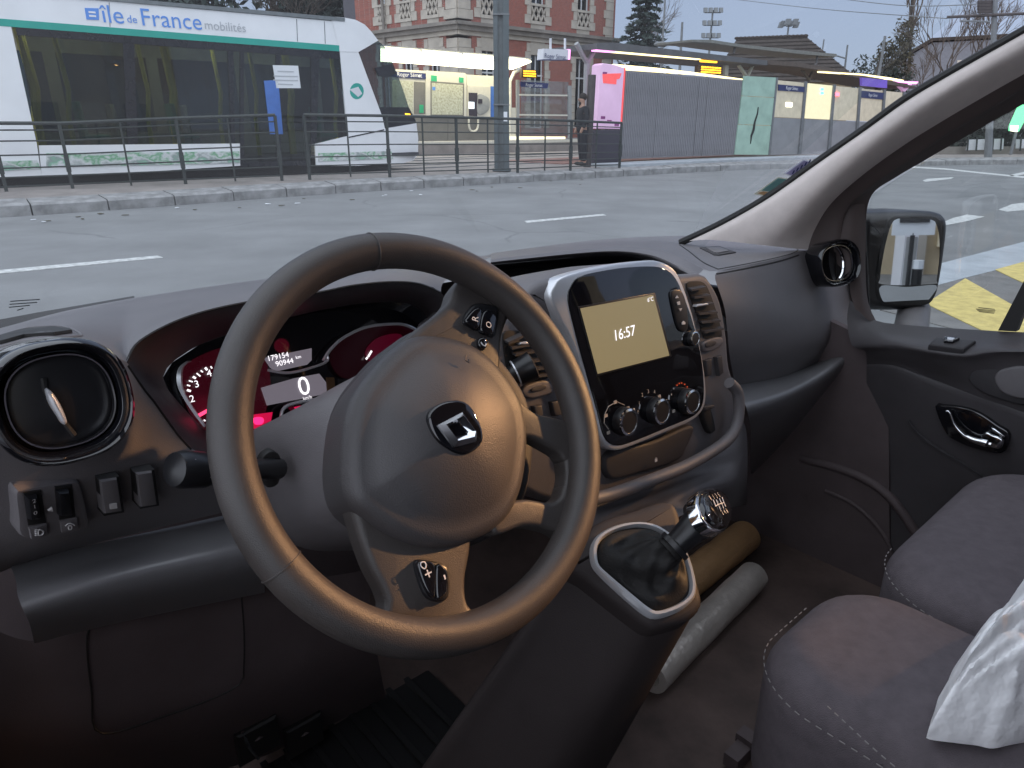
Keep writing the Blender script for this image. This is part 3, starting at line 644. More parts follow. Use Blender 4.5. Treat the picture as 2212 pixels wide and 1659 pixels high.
# led board under the far canopy end
def ledboard(name, pl, px, rows, label, off=.3, hang=None):
    q = pl.ps(px, off); root = tag(empty(name, (q[2]+q[3])/2), label, 'display board')
    mb = MB(); mb.slab(q, pl.n, .16, .02); obj('case', mb, M['panel_cream'] if hang else M['ledback'], root)
    c = sum(q, Vc())/4; inn = [c+(p-c)*.86+pl.n*.012 for p in q]; mb = MB(); mb.prism(inn, -pl.n*.006); obj('screen', mb, M['ledback'], root)
    for r in range(rows):
        t0 = (r+.22)/rows; t1 = (r+.78)/rows; x = .03
        while x < .93:
            wdt = random.choice((.05, .07, .1, .13)); x1 = min(.96, x+wdt)
            def pt(s_, t_): return inn[0].lerp(inn[1], s_).lerp(inn[3].lerp(inn[2], s_), t_)+pl.n*.012
            mb = MB(); mb.prism([pt(x, t0), pt(x1, t0), pt(x1, t1), pt(x, t1)], -pl.n*.006); obj('led_character', mb, M['amber'], root); x = x1+.022
    return root
Np0 = gz(1340, 349, BED)
ledboard('departure_board', Bp, s3((1268, 598), (1400, 604), (1404, 676), (1268, 668)), 3, 'small amber lit departure board hanging by the far canopy end', .6)
# ================================================================== near platform: pillar, barrier, glass and shelter backing on the road
na = gz(1342, 349, .30); nb_ = gz(1660, 334, .30)
Np = Pl(na, nb_)
mb = MB(); e0 = Np.P(-1.2, 0); 
nplat = struct(empty('ledge', na.copy()))
mb = MB(); q = [gz(1340, 361, BED), gz(1500, 353, BED), gz(1660, 346, BED), gz(1820, 341, BED), gz(1960, 338, BED)]
q = [Vc((p.x, p.y, .30)) for p in q]
back = [p-Np.n*1.2 for p in q]
mb.prism(q+back[::-1], Vc((0, 0, -.12))); obj('ledge_slab', mb, M['palestone'], nplat)
mb = MB(); mb.prism([Np.P(-1.8, .20, -.9), Np.P(26, .20, -.9), Np.P(26, .262, -.9), Np.P(-1.8, .262, -.9)], -Np.n*3.2); obj('platform_surface', mb, mat('red_paving', (.24, .13, .11), .85, var=.2, vscale=3), nplat)
def npt(name, px, m, root, off=0.0, depth=.08, bev=0.0, label=None):
    q = Np.ps(px, off); mb = MB(); mb.slab(q, Np.n, depth, bev) if bev else mb.prism(q, -Np.n*depth); return obj(name, mb, m, root, label, sharp=30)
pil = tag(empty('information_pillar', Np.h(1315, 359)), 'tall pillar lit pink with a red sticker above a dark cabinet', 'pillar')
px = sm2(s4((200, 478), (215, 468), (290, 475), (362, 490), (366, 510), (350, 700), (335, 952), (160, 950), (172, 700)), 40)
npt('lit_face', s4((190, 480), (210, 466), (300, 478), (366, 500), (350, 720), (335, 952), (160, 948), (175, 700)), M['magenta'], pil, .1, .35, .03)
npt('red_sticker', s4((205, 545), (345, 540), (330, 580), (308, 585), (305, 622), (210, 612)), M['red'], pil, .115, .015)
for q in [((195, 856), (224, 858), (222, 878), (193, 876)), ((240, 884), (272, 886), (271, 894), (240, 892)), ((295, 912), (325, 914), (324, 930), (294, 928)), ((208, 530), (238, 532), (236, 548), (206, 546))]: npt('sticker', s4(*q), mat('dark_pink_sticker', (.25, .04, .2), .5), pil, .115, .015)
npt('cabinet', s4((158, 958), (336, 958), (326, 1238), (142, 1238)), M['darkbox'], pil, .12, .4, .02)
npt('lit_edge', s4((366, 500), (374, 502), (360, 720), (345, 940), (337, 940), (352, 720)), M['red'], pil, .06, .2)
# ribbed grey barrier of four panels
bar = tag(empty('grey_barrier', Np.h(1470, 345)), 'grey ribbed noise barrier wall between the pink pillar and the green glass', 'barrier')
xs = [374, 620, 920, 985, 1240]; yt = lambda x: 518+(x-374)*(590-518)/(1240-374); yb = lambda x: 1172+(x-330)*(1142-1172)/(1190-330)
bx = lambda x: 332+(x-374)*(1185-332)/(1240-374)
for a, b in zip(xs[:-1], xs[1:]):
    npt('panel', s4((a+1, yt(a)), (b-3, yt(b)), (bx(b)-3, yb(bx(b))), (bx(a)+1, yb(bx(a)))), M['barrier'], bar, .0, .1)
rb = 0
for k in range(66):
    a = 380+k*13; t = random.random()
    if a > 1225: break
    tp_, bt_ = yt(a), yb(bx(a)); 
    for (q0, q1) in ((.02, .98),):
        A = Np.h(*s4((a, tp_+(bt_-tp_)*q0))[0], .012); B = Np.h(*s4((bx(a), tp_+(bt_-tp_)*q1))[0], .012); mb = MB(); mb.bar(A, B, .045, .02, Np.n); obj('rib', mb, M['barrier'], bar)
npt('lit_coping', s4((290, 472), (600, 500), (900, 535), (1240, 582), (1240, 592), (900, 552), (374, 516), (300, 490)), M['light_warm'], bar, -.15, .1)
# green glass
gg = tag(empty('green_glass_screen', Np.h(1625, 336)), 'pale green etched glass screen with a dark crack between barrier and shelter', 'glass screen')
for q in [((1246, 560), (1492, 572), (1480, 718), (1232, 705)), ((1231, 709), (1480, 722), (1458, 925), (1206, 915)), ((1205, 919), (1457, 929), (1428, 1142), (1178, 1140))]: npt('pane', s4(*q), M['greenglass'], gg, .05, .04)
mb = MB(); mb.tube([Np.h(*p, .06) for p in s4((1352, 790), (1345, 840), (1325, 900), (1315, 960), (1300, 1000), (1295, 1060))], [.02, .035, .045, .06, .05, .02], 6); obj('crack', mb, M['black'], gg)
npt('edge_post', s4((1488, 570), (1500, 572), (1440, 1142), (1428, 1142)), M['steel'], gg, .07, .06)
# shelter backing on the road
sh = tag(empty('shelter', Np.h(1760, 330)), 'glazed tram shelter with poster panes, frosted lower glass and thin posts', 'shelter')
sx_ = lambda x, y: (x, y)
cols = [(68, 275, 20, 225, 'p1'), (300, 485, 245, 440, 'p2'), (500, 675, 462, 640, 'p3'), (690, 855, 660, 820, 'p4'), (868, 1000, 838, 960, 'p5')]
ytop = lambda x: 590+(x-60)*.10; ymid = lambda x: 862+(x-60)*.05; ybot = lambda x: 1142-(x-20)*.02
ups = [mat('poster_film', (.42, .40, .38), .4, var=.5, vscale=3), None, mat('poster_film_warm', (.46, .42, .34), .4, var=.35, vscale=3), M['canopy_pale'], mat('poster_film_pale', (.5, .48, .46), .4, var=.2)]
lit = mat('backlit_poster', (.6, .56, .4), .4, var=.06, emit=(1, .88, .52), estr=.30); lit2 = mat('dimly_backlit_poster', (.5, .46, .36), .4, var=.15, vscale=3, emit=(1, .85, .6), estr=.07)
for i, (a, b, a2, b2, nme) in enumerate(cols):
    am = a+(a2-a)*.5; bm_ = b+(b2-b)*.5
    npt('upper_pane', s5((a, ytop(a)), (b, ytop(b)), (bm_, ymid(bm_)), (am, ymid(am))), [lit2, lit, lit2, lit2, lit2][i], sh, .0, .05)
    npt('lower_pane', s5((am, ymid(am)+4), (bm_, ymid(bm_)+4), (b2, ybot(b2)), (a2, ybot(a2))), M['greyglass'], sh, .0, .05)
    npt('post', s5((b+2, ytop(b)-10), (b+18, ytop(b)-9), (b2+18, ybot(b2)), (b2+2, ybot(b2))), M['steel'], sh, .06, .08)
npt('name_board', s5((80, 622), (270, 640), (268, 680), (78, 668)), M['navy'], sh, .05, .04); sgn(Np, 'Roger Sémat', s5((178, 652))[0], .19, M['whitetext'], sh, .08)
npt('name_board', s5((690, 668), (858, 685), (850, 735), (688, 720)), M['navy'], sh, .05, .04); sgn(Np, 'Roger Sémat', s5((775, 703))[0], .19, M['whitetext'], sh, .08)
npt('violet_sign', s5((692, 572), (880, 590), (878, 650), (694, 632)), mat('violet_sign', (.12, .08, .40), .5, emit=(.3, .15, .9), estr=.10), sh, .1, .1)
npt('signal_lamp', s5((495, 682), (528, 684), (526, 708), (495, 706)), M['led_red'], sh, .06, .03)
for q in ((395, 650), (395, 678)): npt('cyan_lamp', s5((q[0], q[1]), (q[0]+16, q[1]), (q[0]+16, q[1]+16), (q[0], q[1]+16)), M['led_cyan'], sh, .06, .03)
npt('lamp', s5((135, 755), (180, 757), (178, 790), (135, 788)), M['lit_white'], sh, .03, .03)
# canopy roof of the near platform
rfz = Np.h(*s4((870, 430))[0], -.8).z
Rp = Pl(Np.P(0, 0, -.7), Np.P(1, 0, -.7))
croof = tag(empty('platform_canopy', Rp.h(1400, 345)), 'long dark flat canopy roof with light strips above the grey barrier', 'canopy')
def rp_(name, px, m, root, off=0.0, depth=.08):
    q = Rp.ps(px, off); mb = MB(); mb.prism(q, -Rp.n*depth); return obj(name, mb, m, root, sharp=30)
rp_('roof_slab', s4((160, 318), (280, 312), (870, 382), (1420, 446), (1420, 482), (870, 425), (160, 362)), M['canopy'], croof, .6, 2.2)
rp_('light_strip', s4((300, 376), (700, 408), (930, 432), (930, 440), (700, 420), (300, 386)), M['light_warm'], croof, .5, .2)
rp_('light_strip', s4((158, 364), (300, 376), (300, 386), (158, 376)), M['light_pink'], croof, .5, .2)
def ypost(x, y, base, root, m, arms, r=.1):
    p = Rp.h(*s4((x, y))[0]); b = Vc((p.x, p.y, .35)); mb = MB(); mb.tube([b, p], r, 8); obj('column', mb, m, root)
    for ax, ay in arms:
        q = Rp.h(*s4((ax, ay))[0]); mb = MB(); mb.tube([p, q], r*.75, 8); obj('arm', mb, m, root)
ypost(90, 470, 0, croof, M['canopy_pale'], [(10, 320), (160, 340)]); ypost(1270, 570, 0, croof, M['panel_cream'], [(1205, 478), (1312, 480)], .09); ypost(1725, 588, 0, croof, M['brown_post'], [(1640, 470), (1778, 470)], .08)
rp_('roof_slab', s4((1425, 445), (1640, 460), (1888, 500), (2400, 610), (2520, 640), (2520, 652), (2300, 622), (1888, 528), (1640, 492), (1425, 475)), mat('brown_canopy', (.10, .075, .06), .7, var=.25), croof, .6, 2.0)
rp_('light_strip', s5((380, 525), (700, 545), (900, 572), (1000, 590), (1000, 600), (880, 585), (700, 556), (380, 535)), M['light_warm'], croof, .62, .1)
rp_('light_strip', s5((960, 596), (1110, 603), (1095, 620), (960, 606)), M['light_pink'], croof, .63, .1)
rp_('wing_roof', s4((860, 292), (1000, 292), (1250, 330), (1700, 375), (1930, 398), (1930, 418), (1700, 402), (1250, 352), (1000, 315), (862, 308)), mat('pale_wing_roof', (.20, .20, .18), .6, var=.15), croof, -1.0, 1.6)
for x in ((1170, 395, 345), (1780, 470, 395)): 
    A = Rp.h(*s4((x[0], x[1]))[0], -1.2); B = Rp.h(*s4((x[0]+10, x[2]))[0], -1.2); mb = MB(); mb.tube([A, B], .05, 6); obj('strut', mb, M['canopy'], croof)
for (a, b, c) in [((930, 600), (1000, 668), (0, 0)), ((1050, 620), (1000, 668), (1, 0)), ((1000, 668), (985, 760), (0, 0))]:
    mb = MB(); mb.tube([Rp.h(*s5(a)[0], .4), Rp.h(*s5(b)[0], .4)], .09, 8); obj('lit_arm', mb, M['magenta'], croof)
# hanging station sign and amber board
hs = tag(empty('hanging_sign', Rp.h(1200, 130)), 'white station name sign box with a pink lit edge hanging beside the mast', 'sign')
rp_('box', s3((1460, 420), (1672, 428), (1668, 516), (1450, 514)), M['signwhite'], hs, .3, .25); rp_('lit_edge', s3((1674, 424), (1690, 428), (1686, 514), (1670, 516)), M['light_pink'], hs, .3, .25)
sgn(Rp, 'Roger Sémat', s3((1560, 490))[0], .17, M['navy'], hs, .32)
for x in (1515, 1640): rp_('hanger', s3((x, 330), (x+12, 330), (x+12, 424), (x, 422)), M['signwhite'], hs, .25, .04)
rp_('name_band', s3((1452, 512), (1668, 515), (1667, 522), (1452, 520)), M['navy'], hs, .31, .2)
Rq = Pl(Rp.P(0, 0, .3), Rp.P(1, 0, .3))
lb = ledboard('departure_board', Rq, s4((912, 478), (1092, 492), (1088, 552), (908, 542)), 3, 'larger amber lit departure board under the canopy above the grey barrier', .1)
rp_('top_lamp', s4((930, 432), (1050, 442), (1048, 464), (930, 456)), M['amber'], lb, .3, .06)
rp_('hanger', s4((1110, 480), (1135, 482), (1130, 560), (1105, 556)), M['canopy_pale'], lb, .2, .1)
# brown post in front of the person
bp0 = gz(1268, 361, BED+.01); mb = MB(); mb.tube([bp0, Vc((bp0.x+.05, bp0.y, bp0.z+2.5))], .115, 10)
tag(obj('brown_post', mb, M['brown_post']), 'thick brown round post beside the waiting person behind the railing', 'post')
# ================================================================== person waiting behind the post
def skin_mesh(name, pts, edges, rad, m, parent, sub=2):
    me = bpy.data.meshes.new(name); base = wloc(parent)
    me.from_pydata([tuple(p-base) for p in pts], edges, []); o = bpy.data.objects.new(name, me); COL.objects.link(o); o.parent = parent
    md = o.modifiers.new('skin', 'SKIN'); md.use_smooth_shade = True
    for i, sv in enumerate(me.skin_vertices[0].data):
        r = rad[i]; sv.radius = r if isinstance(r, tuple) else (r, r); sv.use_root = (i == 0)
    s_ = o.modifiers.new('sub', 'SUBSURF'); s_.levels = sub; s_.render_levels = sub
    dg = bpy.context.evaluated_depsgraph_get(); dg.update(); me2 = bpy.data.meshes.new_from_object(o.evaluated_get(dg)); o.modifiers.clear(); o.data = me2
    me2.materials.clear(); me2.materials.append(m); me2.polygons.foreach_set('use_smooth', [True]*len(me2.polygons)); WL[o.name] = base; return o
pp = gz(1256, 357, .3); per = tag(empty('person', pp.copy()), 'person in dark coat with dark hair in profile, waiting behind the brown post', 'person')
kk = 1.93/1.75
fx = -Vc((.95, .3, 0)).normalized(); sdv = Vc((fx.y, -fx.x, 0))      # facing left
def bpnt(fw, sd, z): return pp+fx*fw*kk+sdv*sd*kk+Vc((0, 0, z*kk))
bod = [bpnt(0, 0, .95), bpnt(.01, 0, 1.15), bpnt(.02, 0, 1.38), bpnt(.03, 0, 1.50), bpnt(.04, 0, 1.60), bpnt(.05, 0, 1.69),
       bpnt(0, .10, .90), bpnt(.02, .10, .50), bpnt(-.02, .10, .08), bpnt(.10, .10, .04), bpnt(0, -.10, .90), bpnt(-.02, -.10, .50), bpnt(-.06, -.10, .08), bpnt(.06, -.10, .04),
       bpnt(.02, .19, 1.40), bpnt(.0, .23, 1.12), bpnt(.10, .20, .90), bpnt(.14, .19, .80), bpnt(.02, -.19, 1.40), bpnt(.0, -.23, 1.12), bpnt(.10, -.20, .90), bpnt(.14, -.19, .80)]
ed = [(0, 1), (1, 2), (2, 3), (3, 4), (4, 5), (0, 6), (6, 7), (7, 8), (8, 9), (0, 10), (10, 11), (11, 12), (12, 13), (2, 14), (14, 15), (15, 16), (16, 17), (2, 18), (18, 19), (19, 20), (20, 21)]
rd = [.13, .13, .14, .06, .085, .075, .085, .06, .045, .04, .085, .06, .045, .04, .06, .05, .04, .035, .06, .05, .04, .035]
skin_mesh('body', bod, ed, [r*kk for r in rd], M['skin'], per)
skin_mesh('coat', [bpnt(0, 0, .80), bpnt(.01, 0, 1.15), bpnt(.02, 0, 1.38), bpnt(.03, 0, 1.48), bpnt(.02, .19, 1.40), bpnt(.0, .23, 1.12), bpnt(.09, .20, .92), bpnt(.02, -.19, 1.40), bpnt(.0, -.23, 1.12), bpnt(.09, -.20, .92)],
          [(0, 1), (1, 2), (2, 3), (2, 4), (4, 5), (5, 6), (2, 7), (7, 8), (8, 9)], [r*kk for r in (.18, .17, .18, .10, .085, .07, .06, .085, .07, .06)], M['clothdark'], per)
for sd in (.10, -.10):
    skin_mesh('trouser_leg', [bpnt(0, sd, .92), bpnt(0, sd, .50), bpnt(-.04, sd, .09)], [(0, 1), (1, 2)], [r*kk for r in (.12, .085, .07)], M['trouser'], per)
    mb = MB(); mb.ball(bpnt(.03, sd, .045), fx*.14*kk, sdv*.05*kk, Vc((0, 0, .05*kk))); obj('shoe', mb, M['shoe'], per)
mb = MB(); mb.ball(bpnt(.015, 0, 1.69), fx*.105*kk, sdv*.09*kk, Vc((0, 0, .10*kk))); obj('hair', mb, M['hair'], per)
mb = MB(); mb.ball(bpnt(.135, 0, 1.625), fx*.025*kk, sdv*.018*kk, Vc((0, 0, .03*kk)), 8, 6); obj('nose', mb, M['skin'], per)
mb = MB(); mb.ball(bpnt(.095, 0, 1.535), fx*.045*kk, sdv*.05*kk, Vc((0, 0, .045*kk)), 8, 6); obj('beard', mb, M['hair'], per)
# ================================================================== station building (two facades meeting at a corner)
DB = 41.0; cor = at(989, 60, DB)
fR = Vc((sin(radians(50)), cos(radians(50)), 0)); fL = Vc((sin(radians(-50)), cos(radians(-50)), 0))
c0 = Vc((cor.x, cor.y, 0)); BR = Pl(c0, c0+fR); BL = Pl(c0, c0+fL)
bld = tag(empty('station_building', c0.copy()), 'red brick station building with pale stone window surrounds, cornice and carved balconets', 'building')
zcor = BR.h(989, 46).z; zw0 = .2; zw1 = zcor+6.5
lenR = (BR.h(1322, 60)-c0).dot(fR); lenL = (BL.h(775, 60)-c0).dot(fL)
def bq(pl, d, name, s0, s1, z0, z1, off, dep, m, par=bld):
    mb = MB(); mb.prism([c0+d*s0+Vc((0, 0, z0))+pl.n*off, c0+d*s1+Vc((0, 0, z0))+pl.n*off, c0+d*s1+Vc((0, 0, z1))+pl.n*off, c0+d*s0+Vc((0, 0, z1))+pl.n*off], -pl.n*dep); return obj(name, mb, m, par, sharp=30)
def facade(pl, d, Ln, sh, win_px, pil_px):
    """wall with window openings: brick between stone surrounds"""
    W = sorted([tuple(sorted(((pl.h(a, 60)-c0).dot(d), (pl.h(b, 60)-c0).dot(d)))) for a, b in win_px])
    zs = zcor+.28                                   # sill of the upper floor
    zg1 = zcor-1.3                                  # ground floor window head
    prev = .9 if pl is BR else .9
    segs = []
    for a, b in W: segs.append((prev, a)); prev = b
    segs.append((prev, Ln))
    for a, b in segs:
        if b > a+.02: bq(pl, d, 'brick_wall', a, b, zw0, zw1, 0, .35, M['brick'])
    for a, b in W:
        bq(pl, d, 'brick_wall', a, b, zw0, 1.3, 0, .35, M['brick']); bq(pl, d, 'stone_lintel', a, b, zg1, zcor+.3, .02, .33, M['stone'])
        bq(pl, d, 'stone_lintel', a, b, zw1-.9, zw1, .02, .33, M['stone'])
        for z0, z1 in ((1.3, zg1), (zcor+.3, zw1-.9)):
            wn = bq(pl, d, 'window', a, b, z0, z1, -.24, .03, M['win_dark']); bq(pl, d, 'dark_room', a, b, z0, z1, -.32, .02, M['void'], wn)
            zb = z0 if z0 < 2 else z0+1.02
            for s_ in (a+.03, (a+b)/2-.04, b-.11): bq(pl, d, 'casement', s_, s_+.08, zb, z1, -.19, .05, M['win_white'], wn)
            for z_ in (zb, zb+(z1-zb)*.72): bq(pl, d, 'casement', a, b, z_, z_+.08, -.185, .05, M['win_white'], wn)
        # carved balconet: rail, base and interlaced struts
        bal = bq(pl, d, 'balconet', a-.05, b+.05, zcor+1.22, zcor+1.34, .10, .16, M['stone'])
        bq(pl, d, 'balconet_base', a-.05, b+.05, zcor+.30, zcor+.46, .08, .14, M['stone'], bal)
        n_ = 3; ww = (b-a)/n_
        for k in range(n_):
            x0 = a+ww*k; x1 = x0+ww
            for (p, q) in (((x0, .46), (x1, 1.22)), ((x1, .46), (x0, 1.22))):
                A = c0+d*p[0]+Vc((0, 0, zcor+p[1]))+pl.n*.03; B = c0+d*q[0]+Vc((0, 0, zcor+q[1]))+pl.n*.03; mb = MB(); mb.bar(A, B, .09, .09, pl.n); obj('strut', mb, M['stone'], bal)
        # quoined surrounds
        for (e, sg) in ((a, -1), (b, 1)):
            z = zcor+.30; k = 0
            while z < zw1-.6:
                wd_ = .30 if k % 2 else .46; s0, s1 = (e-wd_, e) if sg < 0 else (e, e+wd_)
                bq(pl, d, 'quoin', s0, s1, z+.008, z+.452, .05+.006*(k % 2), .1, M['stone']); z += .46; k += 1
            z = 1.3; k = 0
            while z < zcor-.9:
                wd_ = .30 if k % 2 else .42; s0, s1 = (e-wd_, e) if sg < 0 else (e, e+wd_)
                bq(pl, d, 'quoin', s0, s1, z+.008, min(z+.452, zcor-.62), .05+.006*(k % 2), .1, M['stone']); z += .46; k += 1
    z = .3; k = 0
    while z < zw1-.3:
        if not (zcor-.65 < z+.2 < zcor+.05):
            bq(pl, d, 'corner_quoin', .02, .82 if k % 2 else .98, z+.008, z+.452, .06+.006*(k % 2), .3, M['stone'])
        z += .46; k += 1
    if pl is BR:
        z = .3; k = 0
        while z < zw1-.3:
            bq(pl, d, 'corner_quoin', Ln-(.62 if k % 2 else .8), Ln+.02, z+.008, z+.452, .06+.006*(k % 2), .3, M['stone']); z += .46; k += 1
    # cornice: three courses
    for k, (za, zb, of) in enumerate(((-.62, -.40, .10), (-.40, -.17, .28), (-.17, .0, .46))):
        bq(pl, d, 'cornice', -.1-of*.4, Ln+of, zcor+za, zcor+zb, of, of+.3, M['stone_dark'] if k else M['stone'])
    return W
facade(BR, fR, lenR, 1, [s3((915, 0), (1048, 0))[0][:1]+s3((1048, 0))[0][:1], (s3((1345, 0))[0][0], s3((1470, 0))[0][0]), (s3((1742, 0))[0][0], s3((1852, 0))[0][0])], None)
facade(BL, fL, lenL, -1, [(s3((455, 0))[0][0], s3((555, 0))[0][0]), (s3((225, 0))[0][0], s3((320, 0))[0][0]), (s3((35, 0))[0][0], s3((105, 0))[0][0])], None)
# back and end walls close the block
e1 = c0+fR*lenR; e2 = c0+fL*lenL; e3 = e1+(e2-c0)
mb = MB()
for a, b in ((e1, e3), (e3, e2)): mb.prism([a, b, b+Vc((0, 0, zw1)), a+Vc((0, 0, zw1))], (b-a).normalized().cross(Vc((0, 0, 1)))*.3)
obj('rear_wall', mb, M['brick'], bld)
mb = MB(); mb.prism([c0+Vc((0, 0, zw1)), e1+Vc((0, 0, zw1)), e3+Vc((0, 0, zw1)), e2+Vc((0, 0, zw1))], Vc((0, 0, .3))); obj('roof', mb, M['slate'], bld)
dp = BL.h(800, 30); mb = MB(); q = BL.h(825, 0, .2); mb.tube([Vc((q.x, q.y, .3)), Vc((q.x, q.y, zw1))], .08, 8); obj('downpipe', mb, M['stone_dark'], bld)
# neighbouring house left of the station
A = at(745, 60, 60); B = at(885, 60, 60)
hs2 = tag(empty('grey_house', Vc((A.x, A.y, 0))), 'narrow grey house with white framed window strip above the tram roof', 'house')
pl = Pl(Vc((A.x, A.y, 0)), Vc((B.x, B.y, 0)))
mb = MB(); mb.prism([pl.P(0, 0), pl.P((B-A).length, 0), pl.P((B-A).length, 13), pl.P(0, 13)], -pl.n*6); obj('wall', mb, mat('slate_blue_wall', (.11, .11, .13), .8, var=.1), hs2)
mb = MB(); mb.prism([pl.P(.9, 5, .05), pl.P(1.15, 5, .05), pl.P(1.15, 13, .05), pl.P(.9, 13, .05)], -pl.n*.1); obj('white_corner_board', mb, M['win_white'], hs2)
q0 = pl.h(743, 30, .05); mb = MB(); mb.prism([pl.h(783, 0, .05), pl.h(800, 0, .05), pl.h(800, 45, .05), pl.h(784, 45, .05)], -pl.n*.1); obj('window', mb, M['win_dark'], hs2)
# ================================================================== trees
def leaf_cloud(mb, centre, size, count, scale, rnd, flat=1.0):
    for _ in range(count):
        while True:
            p = Vc((rnd.uniform(-1, 1), rnd.uniform(-1, 1), rnd.uniform(-1, 1)))
            if p.length < 1: break
        p = centre+Vc((p.x*size.x, p.y*size.y, p.z*size.z)); a = Vc((rnd.gauss(0, 1), rnd.gauss(0, 1), rnd.gauss(0, 1)*flat)).normalized(); b = a.orthogonal().normalized(); b = (b+a.cross(b)*rnd.uniform(-1, 1)).normalized()
        l = scale*rnd.uniform(.5, 1.3); mb.add([p-a*l, p+b*l*.4, p+a*l, p-b*l*.4], [(0, 1, 2, 3)])
def conifer(px, D, rx, height, label, seed, mt=None):
    rnd = random.Random(seed); b = at(px[0], px[1], D); b.z = 0; root = tag(empty('conifer_tree', b), label, 'tree')
    mb = MB(); mb.tube([b, b+Vc((.05, 0, height*.5)), b+Vc((0, 0, height*.98))], [.22, .13, .02], 8); obj('trunk', mb, M['bark'], root)
    mb = MB(); z = 1.0
    while z < height*.985:
        f_ = 1-z/height; rr = rx*(f_**.82)*rnd.uniform(.85, 1.1)+.1; nb2 = max(4, int(11*f_)+4)
        for k in range(nb2):
            a = 2*pi*k/nb2+rnd.uniform(-.3, .3); rl = rr*rnd.uniform(.72, 1.12)
            for j in range(9):
                q = (j+1)/9; c = b+Vc((cos(a)*rl*q, sin(a)*rl*q, z-.28*rl*q*q+.12*rl*q)); leaf_cloud(mb, c, Vc((.26, .26, .12))*(.6+rl*.25), 4, .20, rnd, .35)
        z += .32+.15*f_
    obj('crown', mb, mt or M['needle'], root, smoothf=False, recalc=False)
conifer((1385, 170), 47, 2.6, 11.2, 'dark green conifer tree standing right of the brick station', 3)
def bare_tree(px, D, h, label, seed, spread=.45, lv=5, tw=.09, group=None, m=None, fan=None, name='bare_tree'):
    rnd = random.Random(seed); b = at(px[0], px[1], D); b.z = 0; root = tag(empty(name, b), label, 'tree', group); mb = MB(); tr = MB()
    def br(p, d, l, r, n):
        e = p+d*l; mid = p+d*l*.5+Vc((rnd.gauss(0, 1), rnd.gauss(0, 1), rnd.gauss(0, 1)))*l*.05
        (tr if n >= lv-1 else mb).tube([p, mid, e], [r, r*.85, r*.68], 5 if n > 1 else 4, cap=False)
        if n == 0: return
        for k in range(3 if n > 1 else 4):
            a = d.orthogonal().normalized(); a = Matrix.Rotation(rnd.uniform(0, 2*pi), 3, d) @ a
            nd = (d+a*spread*rnd.uniform(.5, 1.3)+Vc((0, 0, .12))).normalized(); s_ = p+d*l*rnd.uniform(.55, 1) if k else e
            br(s_, nd, l*rnd.uniform(.6, .82), r*.62, n-1)
    br(b, Vc((rnd.uniform(-.04, .04), 0, 1)).normalized(), h*.30, tw, lv)
    obj('trunk', tr, M['bark'], root); obj('crown', mb, m or M['twig'], root, recalc=False)
bare_tree((1360, 180), 55, 12, 'bare grey tree behind the dark conifer by the station', 5, .5)
bare_tree((640, 40), 62, 16, 'large dark bare tree rising behind the tram roof', 9, .6, 6, .25, m=M['bark'])
bare_tree((1955, 200), 64, 19, 'tall slim bare poplar with upswept pinkish branches', 12, .26, 6, .16)
bare_tree((2050, 230), 60, 11.5, 'bare bushy tree in front of the grey gable, left one', 14, .5, 5, .10, 'bare trees by the gable')
bare_tree((2120, 230), 60, 12, 'bare bushy tree in front of the grey gable, next to the leaning pole', 15, .5, 5, .10, 'bare trees by the gable')
bare_tree((2000, 240), 58, 9.5, 'small bare tree right of the brown hedge shrub', 16, .55, 5, .09, 'bare trees by the gable')
def shrub(px, D, sz, label, seed, m, n=1500, cat_='shrub', name='shrub', lf=.16):
    rnd = random.Random(seed); c = at(px[0], px[1], D); b = Vc((c.x, c.y, 0)); root = tag(empty(name, b), label, cat_); mb = MB()
    for k in range(14):
        o_ = Vc((rnd.uniform(-.6, .6)*sz.x, rnd.uniform(-.6, .6)*sz.y, rnd.uniform(-.75, .6)*sz.z)); leaf_cloud(mb, c+o_, sz*.45, n//14, lf, rnd)
    obj('foliage', mb, m, root, smoothf=False, recalc=False); mb = MB(); mb.tube([b, c], [.12, .05], 6); obj('stem', mb, M['bark'], root)
shrub((1930, 135), 62, Vc((1.5, 1.4, 3.2)), 'brownish conical evergreen shrub beyond the shelter roof', 21, M['hedge'], 2600)
shrub((1900, 165), 58, Vc((2.0, 1.4, 1.4)), 'dark low shrub just above the shelter roof end', 22, M['hedge_dark'], 1500)
shrub((640, 30), 66, Vc((7, 3, 9)), 'dark evergreen mass rising behind the tram roof', 23, M['needle'], 9000, 'tree', 'evergreen_tree', .42)
shrub((300, -30), 66, Vc((8, 3, 7)), 'second dark evergreen mass far left behind the tram', 26, M['needle'], 6000, 'tree', 'evergreen_tree', .45)
# ================================================================== house roof behind the shelter
h0 = at(1500, 150, 44); h1 = at(1830, 165, 44)
hp = Pl(Vc((h0.x, h0.y, 0)), Vc((h1.x, h1.y, 0)))
hse = tag(empty('hipped_house', hp.P(0, 0)), 'low house with dark brown tiled hipped roof behind the tram shelter', 'house')
e = [hp.h(*p) for p in s4((1080, 560), (1960, 600))]
ze = e[0].z-.4
rg = [hp.h(*p, -3.5) for p in s4((1195, 285), (1690, 345))]
rg[1].z = rg[0].z
ef = [Vc((hp.P(0, 0).x, 0, 0))]*0
l0 = (e[0]-hp.P(0, 0)).dot(hp.t)-.6; l1 = (e[1]-hp.P(0, 0)).dot(hp.t)+1.0
c4 = [hp.P(l0, ze), hp.P(l1, ze), hp.P(l1, ze, -7), hp.P(l0, ze, -7)]
mb = MB(); mb.add(c4+rg, [(0, 1, 5, 4), (1, 2, 5), (2, 3, 4, 5), (3, 0, 4), (0, 3, 2, 1)]); ro = obj('roof', mb, M['slate'], hse, sharp=10)
